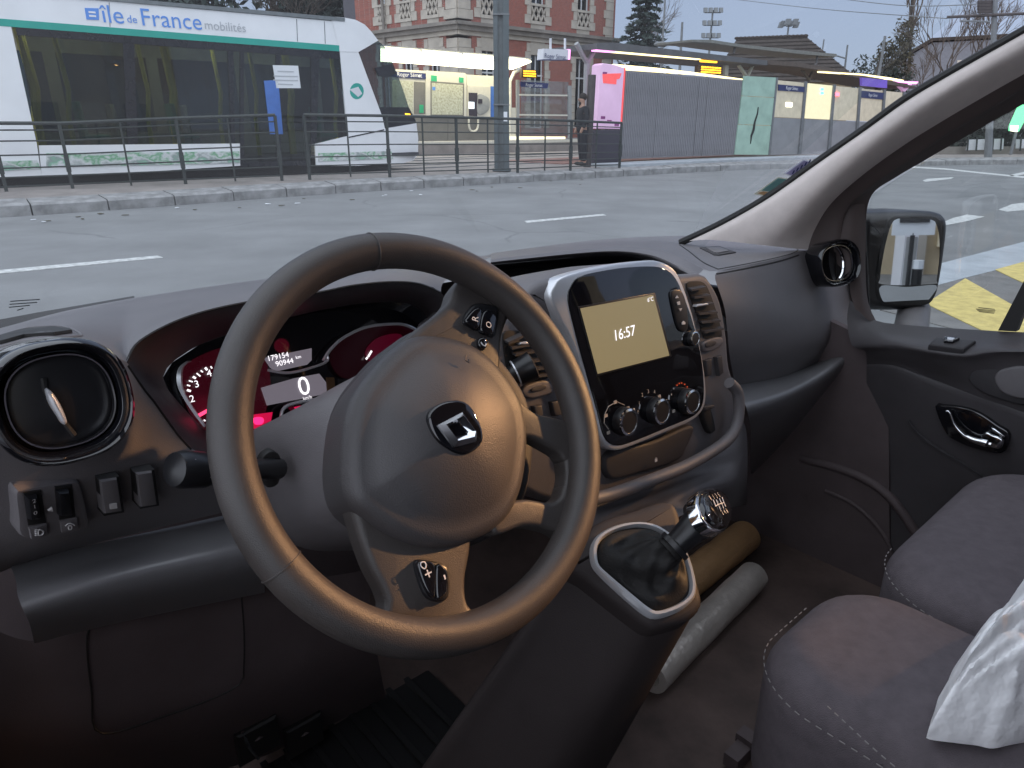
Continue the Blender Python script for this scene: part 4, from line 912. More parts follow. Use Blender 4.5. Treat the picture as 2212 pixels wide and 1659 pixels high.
for k in range(12):
    q = (k+.5)/12
    A = c4[0].lerp(rg[0], q); B = c4[1].lerp(rg[1], q); mb = MB(); mb.bar(A+Vc((0, 0, .03)), B+Vc((0, 0, .03)), .05, .04); obj('tile_course', mb, M['slate'], ro)
mb = MB(); mb.prism([hp.P(l0+.4, 0, -.4), hp.P(l1-.4, 0, -.4), hp.P(l1-.4, ze, -.4), hp.P(l0+.4, ze, -.4)], -hp.n*6.2); obj('wall', mb, M['wall_tan'], hse)
for k in range(18):
    p = rg[0].lerp(rg[1], k/17); mb = MB(); mb.ball(p+Vc((0, 0, .02)), hp.t*.16, hp.n*.1, Vc((0, 0, .09)), 6, 4); obj('ridge_tile', mb, M['slate'], ro)
# ================================================================== masts, lamp posts, wires
def floodlight(px, py, D, arms, label, group):
    top = at(px, py, D); b = Vc((top.x, top.y, 0)); root = tag(empty('floodlight_mast', b), label, 'floodlight', group)
    mb = MB(); mb.tube([b, Vc((top.x, top.y, top.z))], [.22, .12], 8); obj('pole', mb, M['steel'], root); return root, top
rt, tp0 = floodlight(1540, 22, 110, 3, 'tall stadium floodlight mast with three tiers of lamps', 'stadium floodlights')
for k in range(3):
    zz = tp0.z-.3-k*1.55
    mb = MB(); mb.bar(Vc((tp0.x-1.1, tp0.y, zz)), Vc((tp0.x+1.1, tp0.y, zz)), .12, .12); obj('cross_arm', mb, M['steel'], rt)
    for j in range(4):
        mb = MB(); mb.box(Vc((tp0.x-1.05+j*.7, tp0.y-.2, zz+.28)), Vc((.25, 0, 0)), Vc((0, .2, 0)), Vc((0, .1, .3))); obj('lamp_head', mb, M['steel'], rt)
rt, tp0 = floodlight(1704, 52, 110, 1, 'stadium floodlight mast with one cluster of drooping lamps', 'stadium floodlights')
for k in range(6):
    a = 2*pi*k/6; mb = MB(); q = tp0+Vc((cos(a)*1.0, sin(a)*1.0, .4-.5*abs(cos(a)))); mb.tube([tp0-Vc((0, 0, .3)), q], .06, 5); mb.box(q, Vc((.3, 0, 0)), Vc((0, .25, 0)), Vc((.1, 0, .35))); obj('lamp_head', mb, M['steel'], rt)
def simplepole(name, px, pytop, D, label, r=.09, lean=0, arms=(), group=None, cat_='pole'):
    top = at(px, pytop, D); b = Vc((top.x-lean, top.y, 0)); root = tag(empty(name, b), label, cat_, group); mb = MB(); mb.tube([b, top], [r*1.3, r*.7], 8); obj('shaft', mb, M['steel'], root)
    for (dx, dz, l, hd) in arms:
        A = top+Vc((0, 0, dz)); B = A+Vc((dx*l, 0, .1)); mb = MB(); mb.tube([A, A.lerp(B, .5)+Vc((0, 0, .08)), B], r*.6, 6); obj('arm', mb, M['steel'], root)
        if hd: mb = MB(); mb.ball(B, Vc((.38, 0, 0)), Vc((0, .16, 0)), Vc((0, 0, .13))); obj('lamp_head', mb, M['steel'], root)
    return root
simplepole('lamp_post', 1474, 48, 40, 'slim street lamp with one arm right of the conifer', .08, -.15, [(-1, -1.1, 1.0, True)], cat_='street lamp')
simplepole('street_pole', 1438, -20, 42, 'thin pole passing up beside the conifer tip', .06, -.05)
simplepole('street_pole', 1780, 85, 60, 'thin pole above the left part of the hipped roof', .07); simplepole('lamp_post', 1831, 97, 48, 'street lamp with a bracket arm above the shelter roof', .07, -.2, [(-1, -.7, 1.0, True)], cat_='street lamp')
lp = simplepole('timber_pole', 1912, 78, 44, 'dark timber pole with a slanting stay above the shelter end', .09, 0, cat_='pole')
top = at(1912, 90, 44); mb = MB(); mb.tube([top, at(1885, 180, 44)], .05, 6); obj('stay', mb, M['bark'], lp)
bigp = simplepole('overhead_line_mast', 2152, -40, 34, 'leaning overhead line mast with long cross arm by the right pillar', .11, -1.2, cat_='mast')
A = at(2045, 37, 34); B = at(2260, 27, 34); mb = MB(); mb.tube([A, B], .05, 6); obj('cross_arm', mb, M['brown_post'], bigp); mb = MB(); mb.tube([at(2075, 45, 34), at(2140, 47, 34)], .03, 6); obj('bracket', mb, M['steel'], bigp)
for k in range(4): p = at(2133, 4+k*7, 34); mb = MB(); mb.box(p, Vc((.35, 0, 0)), Vc((0, .05, 0)), Vc((0, 0, .05))); obj('insulator', mb, M['brown_post'], bigp)
def wire(pts, label, r=.018):
    P = smooth([at(x, y, D) for x, y, D in pts], 24); mb = MB(); mb.tube(P, r, 5, cap=False); tag(obj('overhead_wire', mb, M['steel']), label, 'wire', 'overhead wires')
wire([(1500, -12, 60), (1650, 6, 50), (1800, 22, 42), (2045, 40, 34)], 'lower thin overhead wire crossing the sky towards the leaning mast'); wire([(1760, -10, 45), (1950, 12, 38), (2133, 8, 34)], 'upper thin overhead wire ending at the leaning mast top')
# gable of a grey building seen through the bare trees, right
g0 = at(1990, 190, 75); g1 = at(2190, 190, 75); gp = Pl(Vc((g0.x, g0.y, 0)), Vc((g1.x, g1.y, 0))); Lg = (g1-g0).length
gb = tag(empty('grey_building', gp.P(0, 0)), 'grey gabled building behind the bare trees at the right', 'building')
zE = gp.h(1930, 148).z; zA = gp.h(2015, 92).z
mb = MB(); mb.prism([gp.P(-3, 0), gp.P(Lg+18, 0), gp.P(Lg+18, zA), gp.P(.2, zA), gp.P(-3, zE)], -gp.n*9); obj('wall', mb, mat('grey_render', (.20, .20, .22), .85, var=.1), gb)
mb = MB(); mb.prism([gp.P(-3.3, zE-.15, .2), gp.P(.2, zA+.1, .2), gp.P(Lg+18, zA+.1, .2), gp.P(Lg+18, zA+.35, .2), gp.P(.1, zA+.35, .2), gp.P(-3.3, zE+.15, .2)], -gp.n*9.5); obj('roof_edge', mb, M['slate'], gb)
for k in range(3):
    q = [gp.h(x, y, .03) for x, y in ((2068+k*34, 130), (2084+k*34, 130), (2084+k*34, 152), (2068+k*34, 152))]; mb = MB(); mb.prism(q, -gp.n*.05); obj('window', mb, mat('lit_office_window', (.3, .3, .3), .4, emit=(1, .8, .6), estr=.12), gb)
# far side seen through the door window: hedge bank, low wall, white railing, lit totem
hb = MB(); rnd = random.Random(31)
a0 = at(2010, 300, 38); a1 = at(2330, 290, 44)
for k in range(60):
    p = a0.lerp(a1, k/59); leaf_cloud(hb, Vc((p.x, p.y, 1.7)), Vc((.8, .8, 1.6)), 90, .22, rnd)
hg = obj('hedge', hb, M['hedge_dark'], None, smoothf=False, recalc=False); tag(hg, 'dark clipped hedge bank behind the far pavement railing', 'hedge')
wl0 = at(1990, 330, 36.5); wl1 = at(2340, 325, 42); wp = Pl(Vc((wl0.x, wl0.y, 0)), Vc((wl1.x, wl1.y, 0)))
mb = MB(); mb.prism([wp.P(-1, .1), wp.P(16, .1), wp.P(16, .55), wp.P(-1, .55)], -wp.n*.3); tag(obj('low_wall', mb, M['stone_dark']), 'low dark wall under the hedge at the far right pavement', 'wall')
rl = tag(empty('white_railing', wp.P(4, 0, .4)), 'short white panelled railing with dark bars at the far right kerb', 'railing')
q = [wp.h(x, y, .4) for x, y in s5((1480, 1030), (1740, 1022), (1735, 1100), (1465, 1108))]; mb = MB(); mb.prism(q, -wp.n*.05); obj('white_panel', mb, M['win_white'], rl)
q = [wp.h(x, y, .4) for x, y in s5((1830, 1028), (2100, 1020), (2100, 1090), (1830, 1095))]; mb = MB(); mb.prism(q, -wp.n*.05); obj('white_panel', mb, M['win_white'], rl)
for x in (1470, 1535, 1600, 1655, 1715, 1800, 1860, 1920):
    A = wp.h(*s5((x+8, 1015))[0], .5); B = wp.h(*s5((x, 1112))[0], .5); mb = MB(); mb.bar(B, A, .05, .05); obj('bar', mb, M['railpaint'], rl)
tt0 = wp.h(2195, 288, 1.0); tot = tag(empty('lit_totem', Vc((tt0.x, tt0.y, .1))), 'slanting green and white lit sign seen through the door window edge', 'sign')
mb = MB(); mb.prism([wp.h(x, y, 1.0) for x, y in s5((1865, 790), (1900, 770), (1888, 900), (1850, 970), (1800, 965), (1805, 925))], -wp.n*.2); obj('green_panel', mb, M['green_sign'], tot)
mb = MB(); mb.prism([wp.h(x, y, 1.03) for x, y in s5((1800, 925), (1848, 925), (1840, 972), (1800, 966))], -wp.n*.1); obj('white_tip', mb, M['lit_white'], tot)
mb = MB(); a_ = wp.h(*s5((1830, 968))[0], .9); mb.tube([Vc((a_.x, a_.y, .1)), a_], .06, 8); obj('stand', mb, M['steel'], tot)
# litter along the gutter
for i in range(26):
    x = random.choice((random.uniform(40, 900), random.uniform(500, 1300))); yk = 470-(x)*.0687; p = gz(x, yk+random.uniform(3, 16), .012); mb = MB(); a = random.uniform(0, pi); l = random.uniform(.02, .06)
    X_ = Vc((cos(a), sin(a), 0))*l; Y_ = Vc((-sin(a), cos(a), 0))*l*.5; mb.prism([p-X_-Y_, p+X_-Y_*.6, p+X_*.8+Y_, p-X_*.7+Y_*1.2], Vc((0, 0, .008)))
    wh = i % 3 == 0; tag(obj('litter_scrap', mb, M['paper'] if wh else M['hedge'], None), 'small white scrap of paper lying in the gutter below the kerb' if wh else 'small brown leaf scrap lying in the gutter below the kerb', 'litter', 'white scraps in the gutter' if wh else 'brown scraps in the gutter')
# ================================================================== the van's cab
M['dash'] = mat('dash_grain_plastic', (.142, .132, .138), .48, var=.10, vscale=9, bump=.25, bscale=900, spec=.45)
M['dash_dark'] = mat('dark_grain_plastic', (.040, .037, .040), .55, var=.08, vscale=30, bump=.25, bscale=900, spec=.4)
M['lower'] = mat('lower_dark_plastic', (.100, .078, .080), .6, var=.12, vscale=12, bump=.2, bscale=700, spec=.35)
M['gloss'] = mat('gloss_black', (.006, .006, .008), .06, var=.0, spec=.5, coat=.5)
M['satin'] = mat('satin_black', (.012, .012, .014), .35, var=.05)
M['silver'] = mat('satin_silver', (.66, .67, .70), .30, metal=.45, var=.03)
M['chrome'] = mat('chrome', (.75, .76, .78), .10, metal=1.0, var=.02)
M['leather'] = mat('wheel_leather', (.046, .040, .038), .46, var=.12, vscale=18, bump=.24, bscale=1100, spec=.5)
M['sheen'] = mat('polished_dash_edge', (.15, .148, .156), .34, var=.06, vscale=30, bump=.15, bscale=900, spec=.9)
M['doorm'] = mat('door_panel_plastic', (.062, .056, .060), .52, var=.08, vscale=20, bump=.25, bscale=900, spec=.45)
M['redglow2'] = mat('dim_red_dial', (.012, .003, .006), .2, var=.2, vscale=12, emit=(.9, .02, .12), estr=.0022)
M['hubm'] = mat('airbag_cover_plastic', (.055, .051, .053), .46, var=.06, vscale=20, bump=.25, bscale=800, spec=.45)
M['boot'] = mat('gear_boot_vinyl', (.015, .014, .014), .62, var=.2, vscale=20, bump=.3, bscale=500, spec=.3)
M['rubber'] = mat('window_rubber', (.012, .011, .011), .6)
M['trim'] = mat('pillar_trim_grey', (.62, .55, .52), .7, var=.05, vscale=40, bump=.25, bscale=900)
M['trim_dark'] = mat('door_frame_trim', (.075, .055, .052), .7, var=.06, vscale=40)
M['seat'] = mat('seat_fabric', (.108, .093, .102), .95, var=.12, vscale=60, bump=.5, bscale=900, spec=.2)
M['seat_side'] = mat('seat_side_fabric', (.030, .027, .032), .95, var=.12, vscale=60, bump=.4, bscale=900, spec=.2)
M['stitch'] = mat('pale_stitching', (.19, .175, .17), .8)
M['floor'] = mat('worn_rubber_floor', (.095, .066, .058), .75, var=.45, vscale=7, bump=.3, bscale=150)
M['roof'] = mat('headlining', (.07, .066, .066), .9, var=.05)
M['bag'] = mat('white_plastic_bag', (.90, .90, .91), .34, var=.05, vscale=8, bump=.6, bscale=35)
M['card'] = mat('brown_tube_card', (.46, .27, .13), .45, var=.18, vscale=6, stretch=(1, 1, 4), bump=.3, bscale=60)
M['card2'] = mat('grey_foil_roll', (.52, .47, .43), .36, var=.14, vscale=10, bump=.3, bscale=60, metal=.25)
M['glassw'] = glass('windscreen_glass', (.93, .96, .95), .55, dirt_haze=.035)
M['glassd'] = glass('door_glass', (.94, .96, .95), .5)
M['mirror'] = mat('mirror_glass', (.80, .82, .84), .015, metal=1.0, var=0)
M['lcd'] = mat('cluster_display', (.05, .05, .06), .3, emit=(.62, .55, .66), estr=.09)
M['digit'] = glow('white_digits', (1, .95, 1), .55)
M['redglow'] = mat('red_backlit_dial', (.03, .004, .01), .25, var=.2, vscale=12, emit=(.9, .02, .10), estr=.009)
M['redlamp'] = glow('red_warning_lamp', (1, .02, .14), .9)
M['needle_r'] = glow('red_needle', (1, .05, .15), .9)
M['navscreen'] = mat('navigation_screen', (.10, .085, .045), .25, var=.03, vscale=8, emit=(.62, .50, .27), estr=.13)
M['print'] = mat('white_print', (.62, .60, .60), .5, var=0)
def backlit_film(name, col, sc_=60):
    m = bpy.data.materials.new(name); m.use_nodes = True; t_ = m.node_tree; N = t_.nodes; L = t_.links; N.clear()
    o = N.new('ShaderNodeOutputMaterial'); a = N.new('ShaderNodeBsdfDiffuse'); b = N.new('ShaderNodeBsdfTranslucent'); x = N.new('ShaderNodeMixShader'); x.inputs[0].default_value = .6
    ns = N.new('ShaderNodeTexNoise'); ns.inputs['Scale'].default_value = sc_; tc = N.new('ShaderNodeTexCoord'); L.new(tc.outputs['Object'], ns.inputs['Vector'])
    rp_ = N.new('ShaderNodeValToRGB'); rp_.color_ramp.elements[0].color = (*[c*.8 for c in col], 1); rp_.color_ramp.elements[1].color = (*[min(1, c*1.15) for c in col], 1); L.new(ns.outputs[0], rp_.inputs[0])
    for q in (a, b): L.new(rp_.outputs[0], q.inputs[0])
    L.new(a.outputs[0], x.inputs[1]); L.new(b.outputs[0], x.inputs[2]); L.new(x.outputs[0], o.inputs[0]); return m
M['stickblue'] = backlit_film('sticker_lilac', (.55, .52, .68)); M['stickteal'] = backlit_film('sticker_teal', (.30, .50, .50)); M['stickcream'] = backlit_film('sticker_cream', (.80, .78, .70)); M['stickwhite'] = backlit_film('sticker_white', (.85, .85, .88))
M['vanpaint'] = mat('van_paint', (.25, .25, .26), .35, coat=.5)
van = tag(empty('van', V(.3, .7, -ZC)), 'inside of a parked right-facing van cab, dark dashboard and steering wheel in front', 'van')
van['label'] = 'cab of a parked van with dark dashboard, steering wheel, grey seats and silver framed screen'
def px3(pts): return [pf(x, y, f) for x, y, f in pts]
def pxd(pts): q = pxr(pts); x, y, r = pts[-1]; u = (q[-1]-CAM).dot(UV); return q+[V(.05, r, u+.01), V(-.38, r, u+.015)]
def pxr(pts): return [pr(x, y, r) for x, y, r in pts]
from mathutils.bvhtree import BVHTree
TREES = {}
def cast(tree, x, y, off=0.0):
    """point where a photo pixel's line of sight meets a finished surface, lifted by off"""
    d = ray(x, y).normalized(); h = tree.ray_cast(CAM, d)
    if h[0] is None: return None
    n = h[1] if h[1].dot(d) < 0 else -h[1]; return h[0]+n*off
def seam(name, tree, px, r, m, par, n=60, closed=False, off=.0):
    pts = [cast(tree, x, y, off) for x, y in sm2(px, n, closed)]; pts = [p for p in pts if p is not None]
    mb = MB(); mb.tube(pts, r, 5, closed=closed); return obj(name, mb, m, par)
def sheet(name, rows, m, par=van, nc=36, sub=5, label=None, conv=px3, sharp=60):
    mb = MB(); mb.loft([conv(r) for r in rows], nc, sub); TREES[name] = BVHTree.FromPolygons(mb.v, mb.f); return obj(name, mb, m, par, label, sharp=sharp)
# ------------------------------------------------------------------ dashboard skins
R0a = [(-90, 730, 1.02), (0, 709, 1.06), (140, 672, 1.11), (280, 645, 1.14)]
R1a = [(-90, 762, .82), (0, 733, .83), (130, 700, .85), (272, 690, .88)]
R2a = [(-90, 805, .665), (0, 772, .66), (70, 750, .66), (140, 743, .662), (210, 756, .67), (274, 782, .69)]
TA = [R0a, [(-90, 752, .90), (0, 724, .92), (130, 692, .94), (276, 668, .98)], [(-90, 775, .76), (0, 742, .77), (130, 712, .78), (272, 715, .80)], R2a]
TB_ = [[(280, 645, 1.14), (430, 622, 1.16), (580, 602, 1.17), (760, 582, 1.17), (900, 567, 1.17), (1075, 549, 1.17)], [(276, 668, .98), (400, 642, 1.0), (560, 616, 1.0), (740, 592, .98), (860, 577, .96), (1010, 578, .98)],
      [(272, 715, .80), (360, 690, .79), (520, 645, .80), (700, 612, .80), (840, 590, .79), (962, 606, .80)], [(274, 782, .69), (303, 736, .71), (403, 685, .72), (532, 653, .73), (684, 632, .73), (760, 617, .73), (842, 609, .73), (905, 613, .73), (952, 632, .735)]]
rows = [smooth(px3(a_), 26)+smooth(px3(b_), 52)[1:] for a_, b_ in zip(TA, TB_)]
out = []
for i in range(3):
    a_, b_, c_, d_ = rows[max(i-1, 0)], rows[i], rows[i+1], rows[min(i+2, 3)]
    for k in range(6): out.append([cat(a_[j], b_[j], c_[j], d_[j], k/6) for j in range(77)])
out.append(rows[3]); mb = MB(); mb.grid(out); TREES['dashboard'] = BVHTree.FromPolygons(mb.v, mb.f); dash = obj('dashboard', mb, M['dash'], van, sharp=75)
sheet('dash_face', [R2a, [(-90, 900, .63), (60, 880, .63), (180, 870, .64), (312, 838, .69)], [(-90, 1000, .635), (80, 985, .64), (220, 975, .655), (410, 966, .71)],
                    [(-90, 1110, .66), (120, 1092, .665), (300, 1040, .69), (490, 990, .72)], [(-90, 1200, .70), (100, 1175, .70), (300, 1115, .73), (560, 1050, .76)], [(-90, 1275, .755), (60, 1215, .753), (300, 1150, .76), (600, 1080, .775)]], M['dash'], dash, 40)
sheet('knee_bolster', [[(20, 1218, .752), (250, 1165, .757), (590, 1090, .775)], [(34, 1252, .722), (250, 1202, .722), (560, 1128, .732)], [(38, 1285, .692), (255, 1232, .685), (565, 1165, .695)],
                       [(50, 1318, .678), (262, 1262, .678), (568, 1200, .688)], [(64, 1348, .69), (272, 1296, .69), (570, 1235, .70)], [(74, 1390, .73), (280, 1340, .73), (572, 1280, .74)]], M['sheen'], dash, 30)
sheet('lower_panel', [[(-60, 1330, .80), (74, 1385, .76), (280, 1335, .76), (572, 1270, .77), (800, 1230, .78)], [(-60, 1480, .80), (110, 1480, .76), (300, 1440, .76), (580, 1380, .77), (800, 1330, .78)], [(-40, 1610, .80), (160, 1600, .77), (340, 1570, .77), (600, 1500, .78), (820, 1440, .80)], [(-40, 1720, .86), (180, 1700, .86), (380, 1690, .86), (640, 1610, .88), (840, 1540, .9)]], M['lower'], dash, 40)
sp = [pf(x, y, .752) for x, y in sm2(z8((430, 420), (520, 330), (800, 240), (1150, 175), (1190, 260), (1200, 560), (1150, 680), (800, 820), (490, 900), (450, 700)), 60)]
mb = MB(); mb.tube(sp, .0011, 5, closed=True); obj('fuse_cover_seam', mb, M['rubber'], dash)
# right half
S = [(1060, 560, .95), (1245, 540, .92), (1336, 533, .88), (1410, 538, .82), (1464, 553, .76), (1520, 582, .70), (1552, 585, .662), (1611, 573, .655), (1680, 558, .66), (1722, 545, .67), (1765, 538, .69), (1812, 540, .70)]
sheet('dash_top', [[(1060, 547, 1.17), (1263, 521, 1.15), (1410, 511, 1.10), (1556, 508, 1.0), (1660, 509, .90), (1765, 516, .80), (1815, 525, .76)],
                   [(1060, 551, 1.10), (1263, 527, 1.07), (1400, 518, 1.0), (1520, 525, .92), (1640, 525, .82), (1740, 524, .76), (1814, 530, .73)], S], M['dash'], dash, 60)
sheet('tray_lip', [S[:6], [(1060, 568, .935), (1245, 549, .905), (1336, 545, .865), (1405, 554, .805), (1455, 575, .745), (1502, 600, .69)], [(1060, 572, .98), (1245, 556, .95), (1336, 553, .91), (1400, 562, .86), (1450, 584, .80), (1496, 612, .74)]], M['dash'], dash, 40)
sheet('tray_recess', [[(1040, 574, .98), (1245, 556, .95), (1336, 553, .91), (1400, 562, .86), (1450, 584, .80), (1496, 612, .74)], [(1000, 590, 1.08), (1245, 575, 1.08), (1336, 575, 1.06), (1400, 590, 1.0), (1450, 610, .92), (1500, 640, .80)], [(960, 700, .98), (1245, 690, .98), (1336, 690, .96), (1400, 700, .92), (1450, 710, .88), (1500, 720, .80)], [(930, 800, .80), (1245, 800, .80), (1500, 800, .75)]], M['dash_dark'], dash, 30)
PF = sheet('glovebox_face', [S[6:], [(1545, 602, .645), (1640, 600, .64), (1740, 597, .645), (1836, 605, .665)], [(1566, 670, .62), (1660, 680, .615), (1760, 680, .62), (1853, 662, .65)],
                             [(1575, 760, .615), (1680, 762, .61), (1780, 732, .615), (1853, 692, .645)], [(1585, 815, .632), (1690, 800, .632), (1780, 765, .632), (1840, 708, .652)], [(1592, 834, .640), (1690, 814, .640), (1780, 776, .640), (1832, 720, .655)]], M['dash'], dash, 40)
sheet('glovebox_ledge', [[(1592, 832, .638), (1700, 810, .638), (1788, 768, .638), (1834, 716, .652)], [(1602, 856, .603), (1700, 830, .603), (1788, 783, .603), (1850, 725, .615)], [(1611, 878, .580), (1700, 848, .580), (1790, 799, .580), (1864, 738, .59)],
                         [(1617, 900, .582), (1702, 868, .582), (1795, 815, .582), (1870, 752, .59)], [(1622, 930, .62), (1710, 898, .62), (1800, 838, .62), (1873, 775, .62)], [(1622, 985, .70), (1715, 955, .70), (1805, 890, .70), (1873, 830, .70)], [(1625, 1130, .95), (1720, 1090, .95), (1810, 1040, .92), (1880, 990, .90)]], M['sheen'], dash, 36)
# airbag lid seam on top and its small plate
DT = TREES['dash_top']
def decal(name, tree, px, m, par, off=.002, dep=.003, n=None):
    q = [cast(tree, x, y, off) for x, y in (sm2(px, n) if n else px)]; q = [p for p in q if p is not None]
    c = sum(q, Vc())/len(q); nn = Vc()
    for i in range(len(q)): nn += (q[i]-c).cross(q[(i+1) % len(q)]-c)
    nn = nn.normalized(); nn = nn if nn.dot(CAM-c) > 0 else -nn
    mb = MB(); mb.prism(q, -nn*dep); return obj(name, mb, m, par)
plo = decal('vent_plate', DT, z4((1178, 138), (1290, 128), (1392, 165), (1290, 182), (1262, 180)), M['dash_dark'], dash); decal('plate_insert', DT, z4((1215, 142), (1288, 136), (1352, 160), (1290, 172), (1262, 170)), M['dash'], plo, .0035)
seam('lid_seam', DT, z4((1060, 118), (1120, 160), (1200, 222), (1286, 262)), .0016, M['rubber'], dash, 30); seam('lid_seam', DT, z4((1286, 262), (1450, 232), (1640, 192), (1745, 160), (1752, 140), (1700, 118), (1600, 98)), .0014, M['rubber'], dash, 40)
seam('lid_seam', TREES['glovebox_face'], [(1548, 592), (1611, 580), (1680, 565), (1725, 551)], .0015, M['rubber'], dash, 30)
DD = TREES['dashboard']
decal('defrost_slot', DD, z1((2, 560), (2, 510), (200, 455), (420, 440), (560, 455), (575, 468), (440, 490), (200, 505), (60, 545)), M['rubber'], dash, .0035)
seam('slot_rim', DD, z1((0, 585), (200, 530), (400, 508), (600, 498), (660, 488), (640, 470), (560, 430), (440, 412), (240, 425), (60, 470), (0, 495)), .0014, M['dash'], dash, 50)
seam('pod_seam', TREES['dash_face'], [(276, 790), (312, 842), (346, 884), (380, 934), (412, 970)], .0013, M['rubber'], dash, 30)
# ------------------------------------------------------------------ instrument binnacle
outer = [(274, 782, .695), (303, 736, .71), (403, 685, .72), (532, 653, .73), (684, 632, .73), (760, 617, .73), (842, 609, .73), (905, 613, .73), (952, 632, .735), (1000, 700, .74), (1015, 800, .74), (985, 900, .73), (860, 980, .72), (640, 1010, .72), (480, 1000, .72), (410, 966, .71), (376, 930, .705), (344, 879, .70), (311, 838, .695)]
mid = [(300, 800, .715), (325, 758, .73), (415, 708, .74), (535, 676, .75), (684, 650, .75), (760, 636, .75), (842, 629, .75), (900, 633, .75), (938, 650, .755), (975, 715, .76), (985, 800, .76), (950, 890, .75), (840, 955, .75), (640, 985, .75), (500, 980, .75), (430, 950, .735), (395, 915, .73), (360, 872, .725), (330, 838, .72)]
inner = [(352, 815, .79), (372, 783, .80), (430, 745, .805), (540, 706, .81), (684, 672, .815), (760, 658, .815), (842, 652, .815), (885, 657, .815), (915, 674, .815), (945, 730, .815), (950, 800, .81), (915, 875, .81), (810, 930, .805), (640, 960, .80), (520, 960, .80), (455, 938, .795), (425, 912, .79), (388, 872, .79), (365, 845, .79)]
mb = MB(); mb.loft([px3(outer), px3(mid), px3(inner)], 80, 6, closed=True); bin_ = obj('instrument_binnacle', mb, M['dash_dark'], van, sharp=60)
mb = MB(); mb.tube([p+(CAM-p).normalized()*.001 for p in smooth(px3(outer[:9]), 60)], .0013, 5); obj('hood_seam', mb, M['rubber'], bin_)
CLn = (-FV*cos(radians(18))+UV*sin(radians(18))).normalized()
CL = TPl(pf(640, 830, .80), CLn, RV)
clu = empty('instrument_cluster', CL.p.copy(), van)
def cl(name, px, m, off=0.0, dep=.004, bev=0.0):
    q = CL.ps(px, off); mb = MB(); mb.slab(q, CL.n, dep, bev, 2) if bev else mb.prism(q, -CL.n*dep); return obj(name, mb, m, clu)
cl('dial_plate', [(x, y) for x, y, f in inner], M['gloss'], -.02, .01)
# rev counter with crescent trim, figures and ticks
gc = (520, 858)
cl('dial_face', sm2([(395, 800), (440, 765), (500, 748), (560, 760), (585, 830), (560, 920), (500, 950), (445, 930), (405, 880)], 40), M['redglow'], -.012, .003)
tr_o = z1((1640, 1225), (1560, 1120), (1480, 1000), (1430, 900), (1420, 800), (1445, 735), (1510, 688), (1530, 690)); tr_i = z1((1655, 1205), (1590, 1110), (1510, 990), (1475, 900), (1468, 800), (1480, 745), (1515, 705), (1535, 700))
mb = MB(); mb.grid([smooth(CL.ps(tr_o, .0), 24), smooth([ (a+b)/2+CL.n*.006 for a, b in zip(CL.ps(tr_o), CL.ps(tr_i))], 24), smooth(CL.ps(tr_i, -.004), 24)]); obj('crescent_trim', mb, M['silver'], clu)
def cltext(b, px, size, m=None): return text('figure', b, size, CL.h(*px, -.006), CL.r, CL.u, m or M['digit'], clu)
cltext('2', (415, 862), .0115); cltext('3', (425, 830), .0115); cltext('4', (452, 807), .0115)
for i, (a, b) in enumerate([((1505, 925), (1535, 935)), ((1505, 885), (1530, 893)), ((1520, 850), (1550, 860)), ((1552, 818), (1575, 832)), ((1582, 790), (1612, 815)), ((1615, 768), (1632, 782)), ((1650, 745), (1668, 765)), ((1695, 735), (1706, 752)), ((1640, 1165), (1652, 1175))]):
    mb = MB(); mb.bar(CL.h(*z1(a)[0], -.006), CL.h(*z1(b)[0], -.006), .0014 if i % 3 else .0024, .001, CL.n); obj('tick', mb, M['digit'], clu)
mb = MB(); mb.bar(CL.h(*z1((1600, 1130))[0], -.005), CL.h(*z1((1690, 1080))[0], -.005), .004, .001, CL.n); obj('needle', mb, M['needle_r'], clu)
# displays
cl('trip_display', z3((238, 490), (412, 454), (412, 498), (395, 515), (280, 540), (262, 525)), M['lcd'], -.008); cl('speed_display', z3((228, 600), (350, 565), (440, 548), (465, 580), (468, 622), (250, 665)), M['lcd'], -.008)
cl('display_side', z3((468, 562), (495, 562), (500, 612), (472, 618)), mat('amber_display_edge', (.10, .05, .02), .4), -.008)
cltext('179154', z3((288, 486))[0], .0095); cltext('90944', z3((312, 507))[0], .0095); cltext('km', z3((363, 487))[0], .006); cltext('0', z3((384, 597))[0], .034); cltext('km/h', z3((396, 637))[0], .006)
# fuel dial on the right
cl('dial_face', sm2(z3((480, 490), (520, 425), (620, 380), (740, 372), (800, 390), (780, 470), (700, 520), (600, 560), (520, 560)), 40), M['redglow2'], -.012, .003)
mb = MB(); mb.tube(smooth(CL.ps(z3((455, 500), (480, 460), (530, 415), (620, 375), (740, 366), (800, 388)), -.004), 30), .0022, 6); obj('dial_trim', mb, M['silver'], clu)
mb = MB(); mb.tube(smooth(CL.ps(z3((250, 535), (330, 545), (430, 520), (470, 500), (468, 480)), -.004), 24), .0018, 6); obj('dial_trim', mb, M['silver'], clu)
mb = MB(); mb.tube(smooth(CL.ps(z3((298, 715), (310, 675), (360, 655), (450, 640), (520, 632)), -.004), 24), .0022, 6); obj('dial_trim', mb, M['silver'], clu)
for a, b in (((612, 495), (618, 488)), ((620, 486), (633, 464))): mb = MB(); mb.bar(CL.h(*z3(a)[0], -.006), CL.h(*z3(b)[0], -.006), .0025, .001, CL.n); obj('tick', mb, M['digit'], clu)
cl('dial_glow', sm2(z3((610, 470), (650, 420), (720, 400), (750, 420), (700, 490), (640, 510)), 24), mat('dial_glow_red', (.03, .004, .01), .3, emit=(.9, .02, .14), estr=.018), -.009, .002)
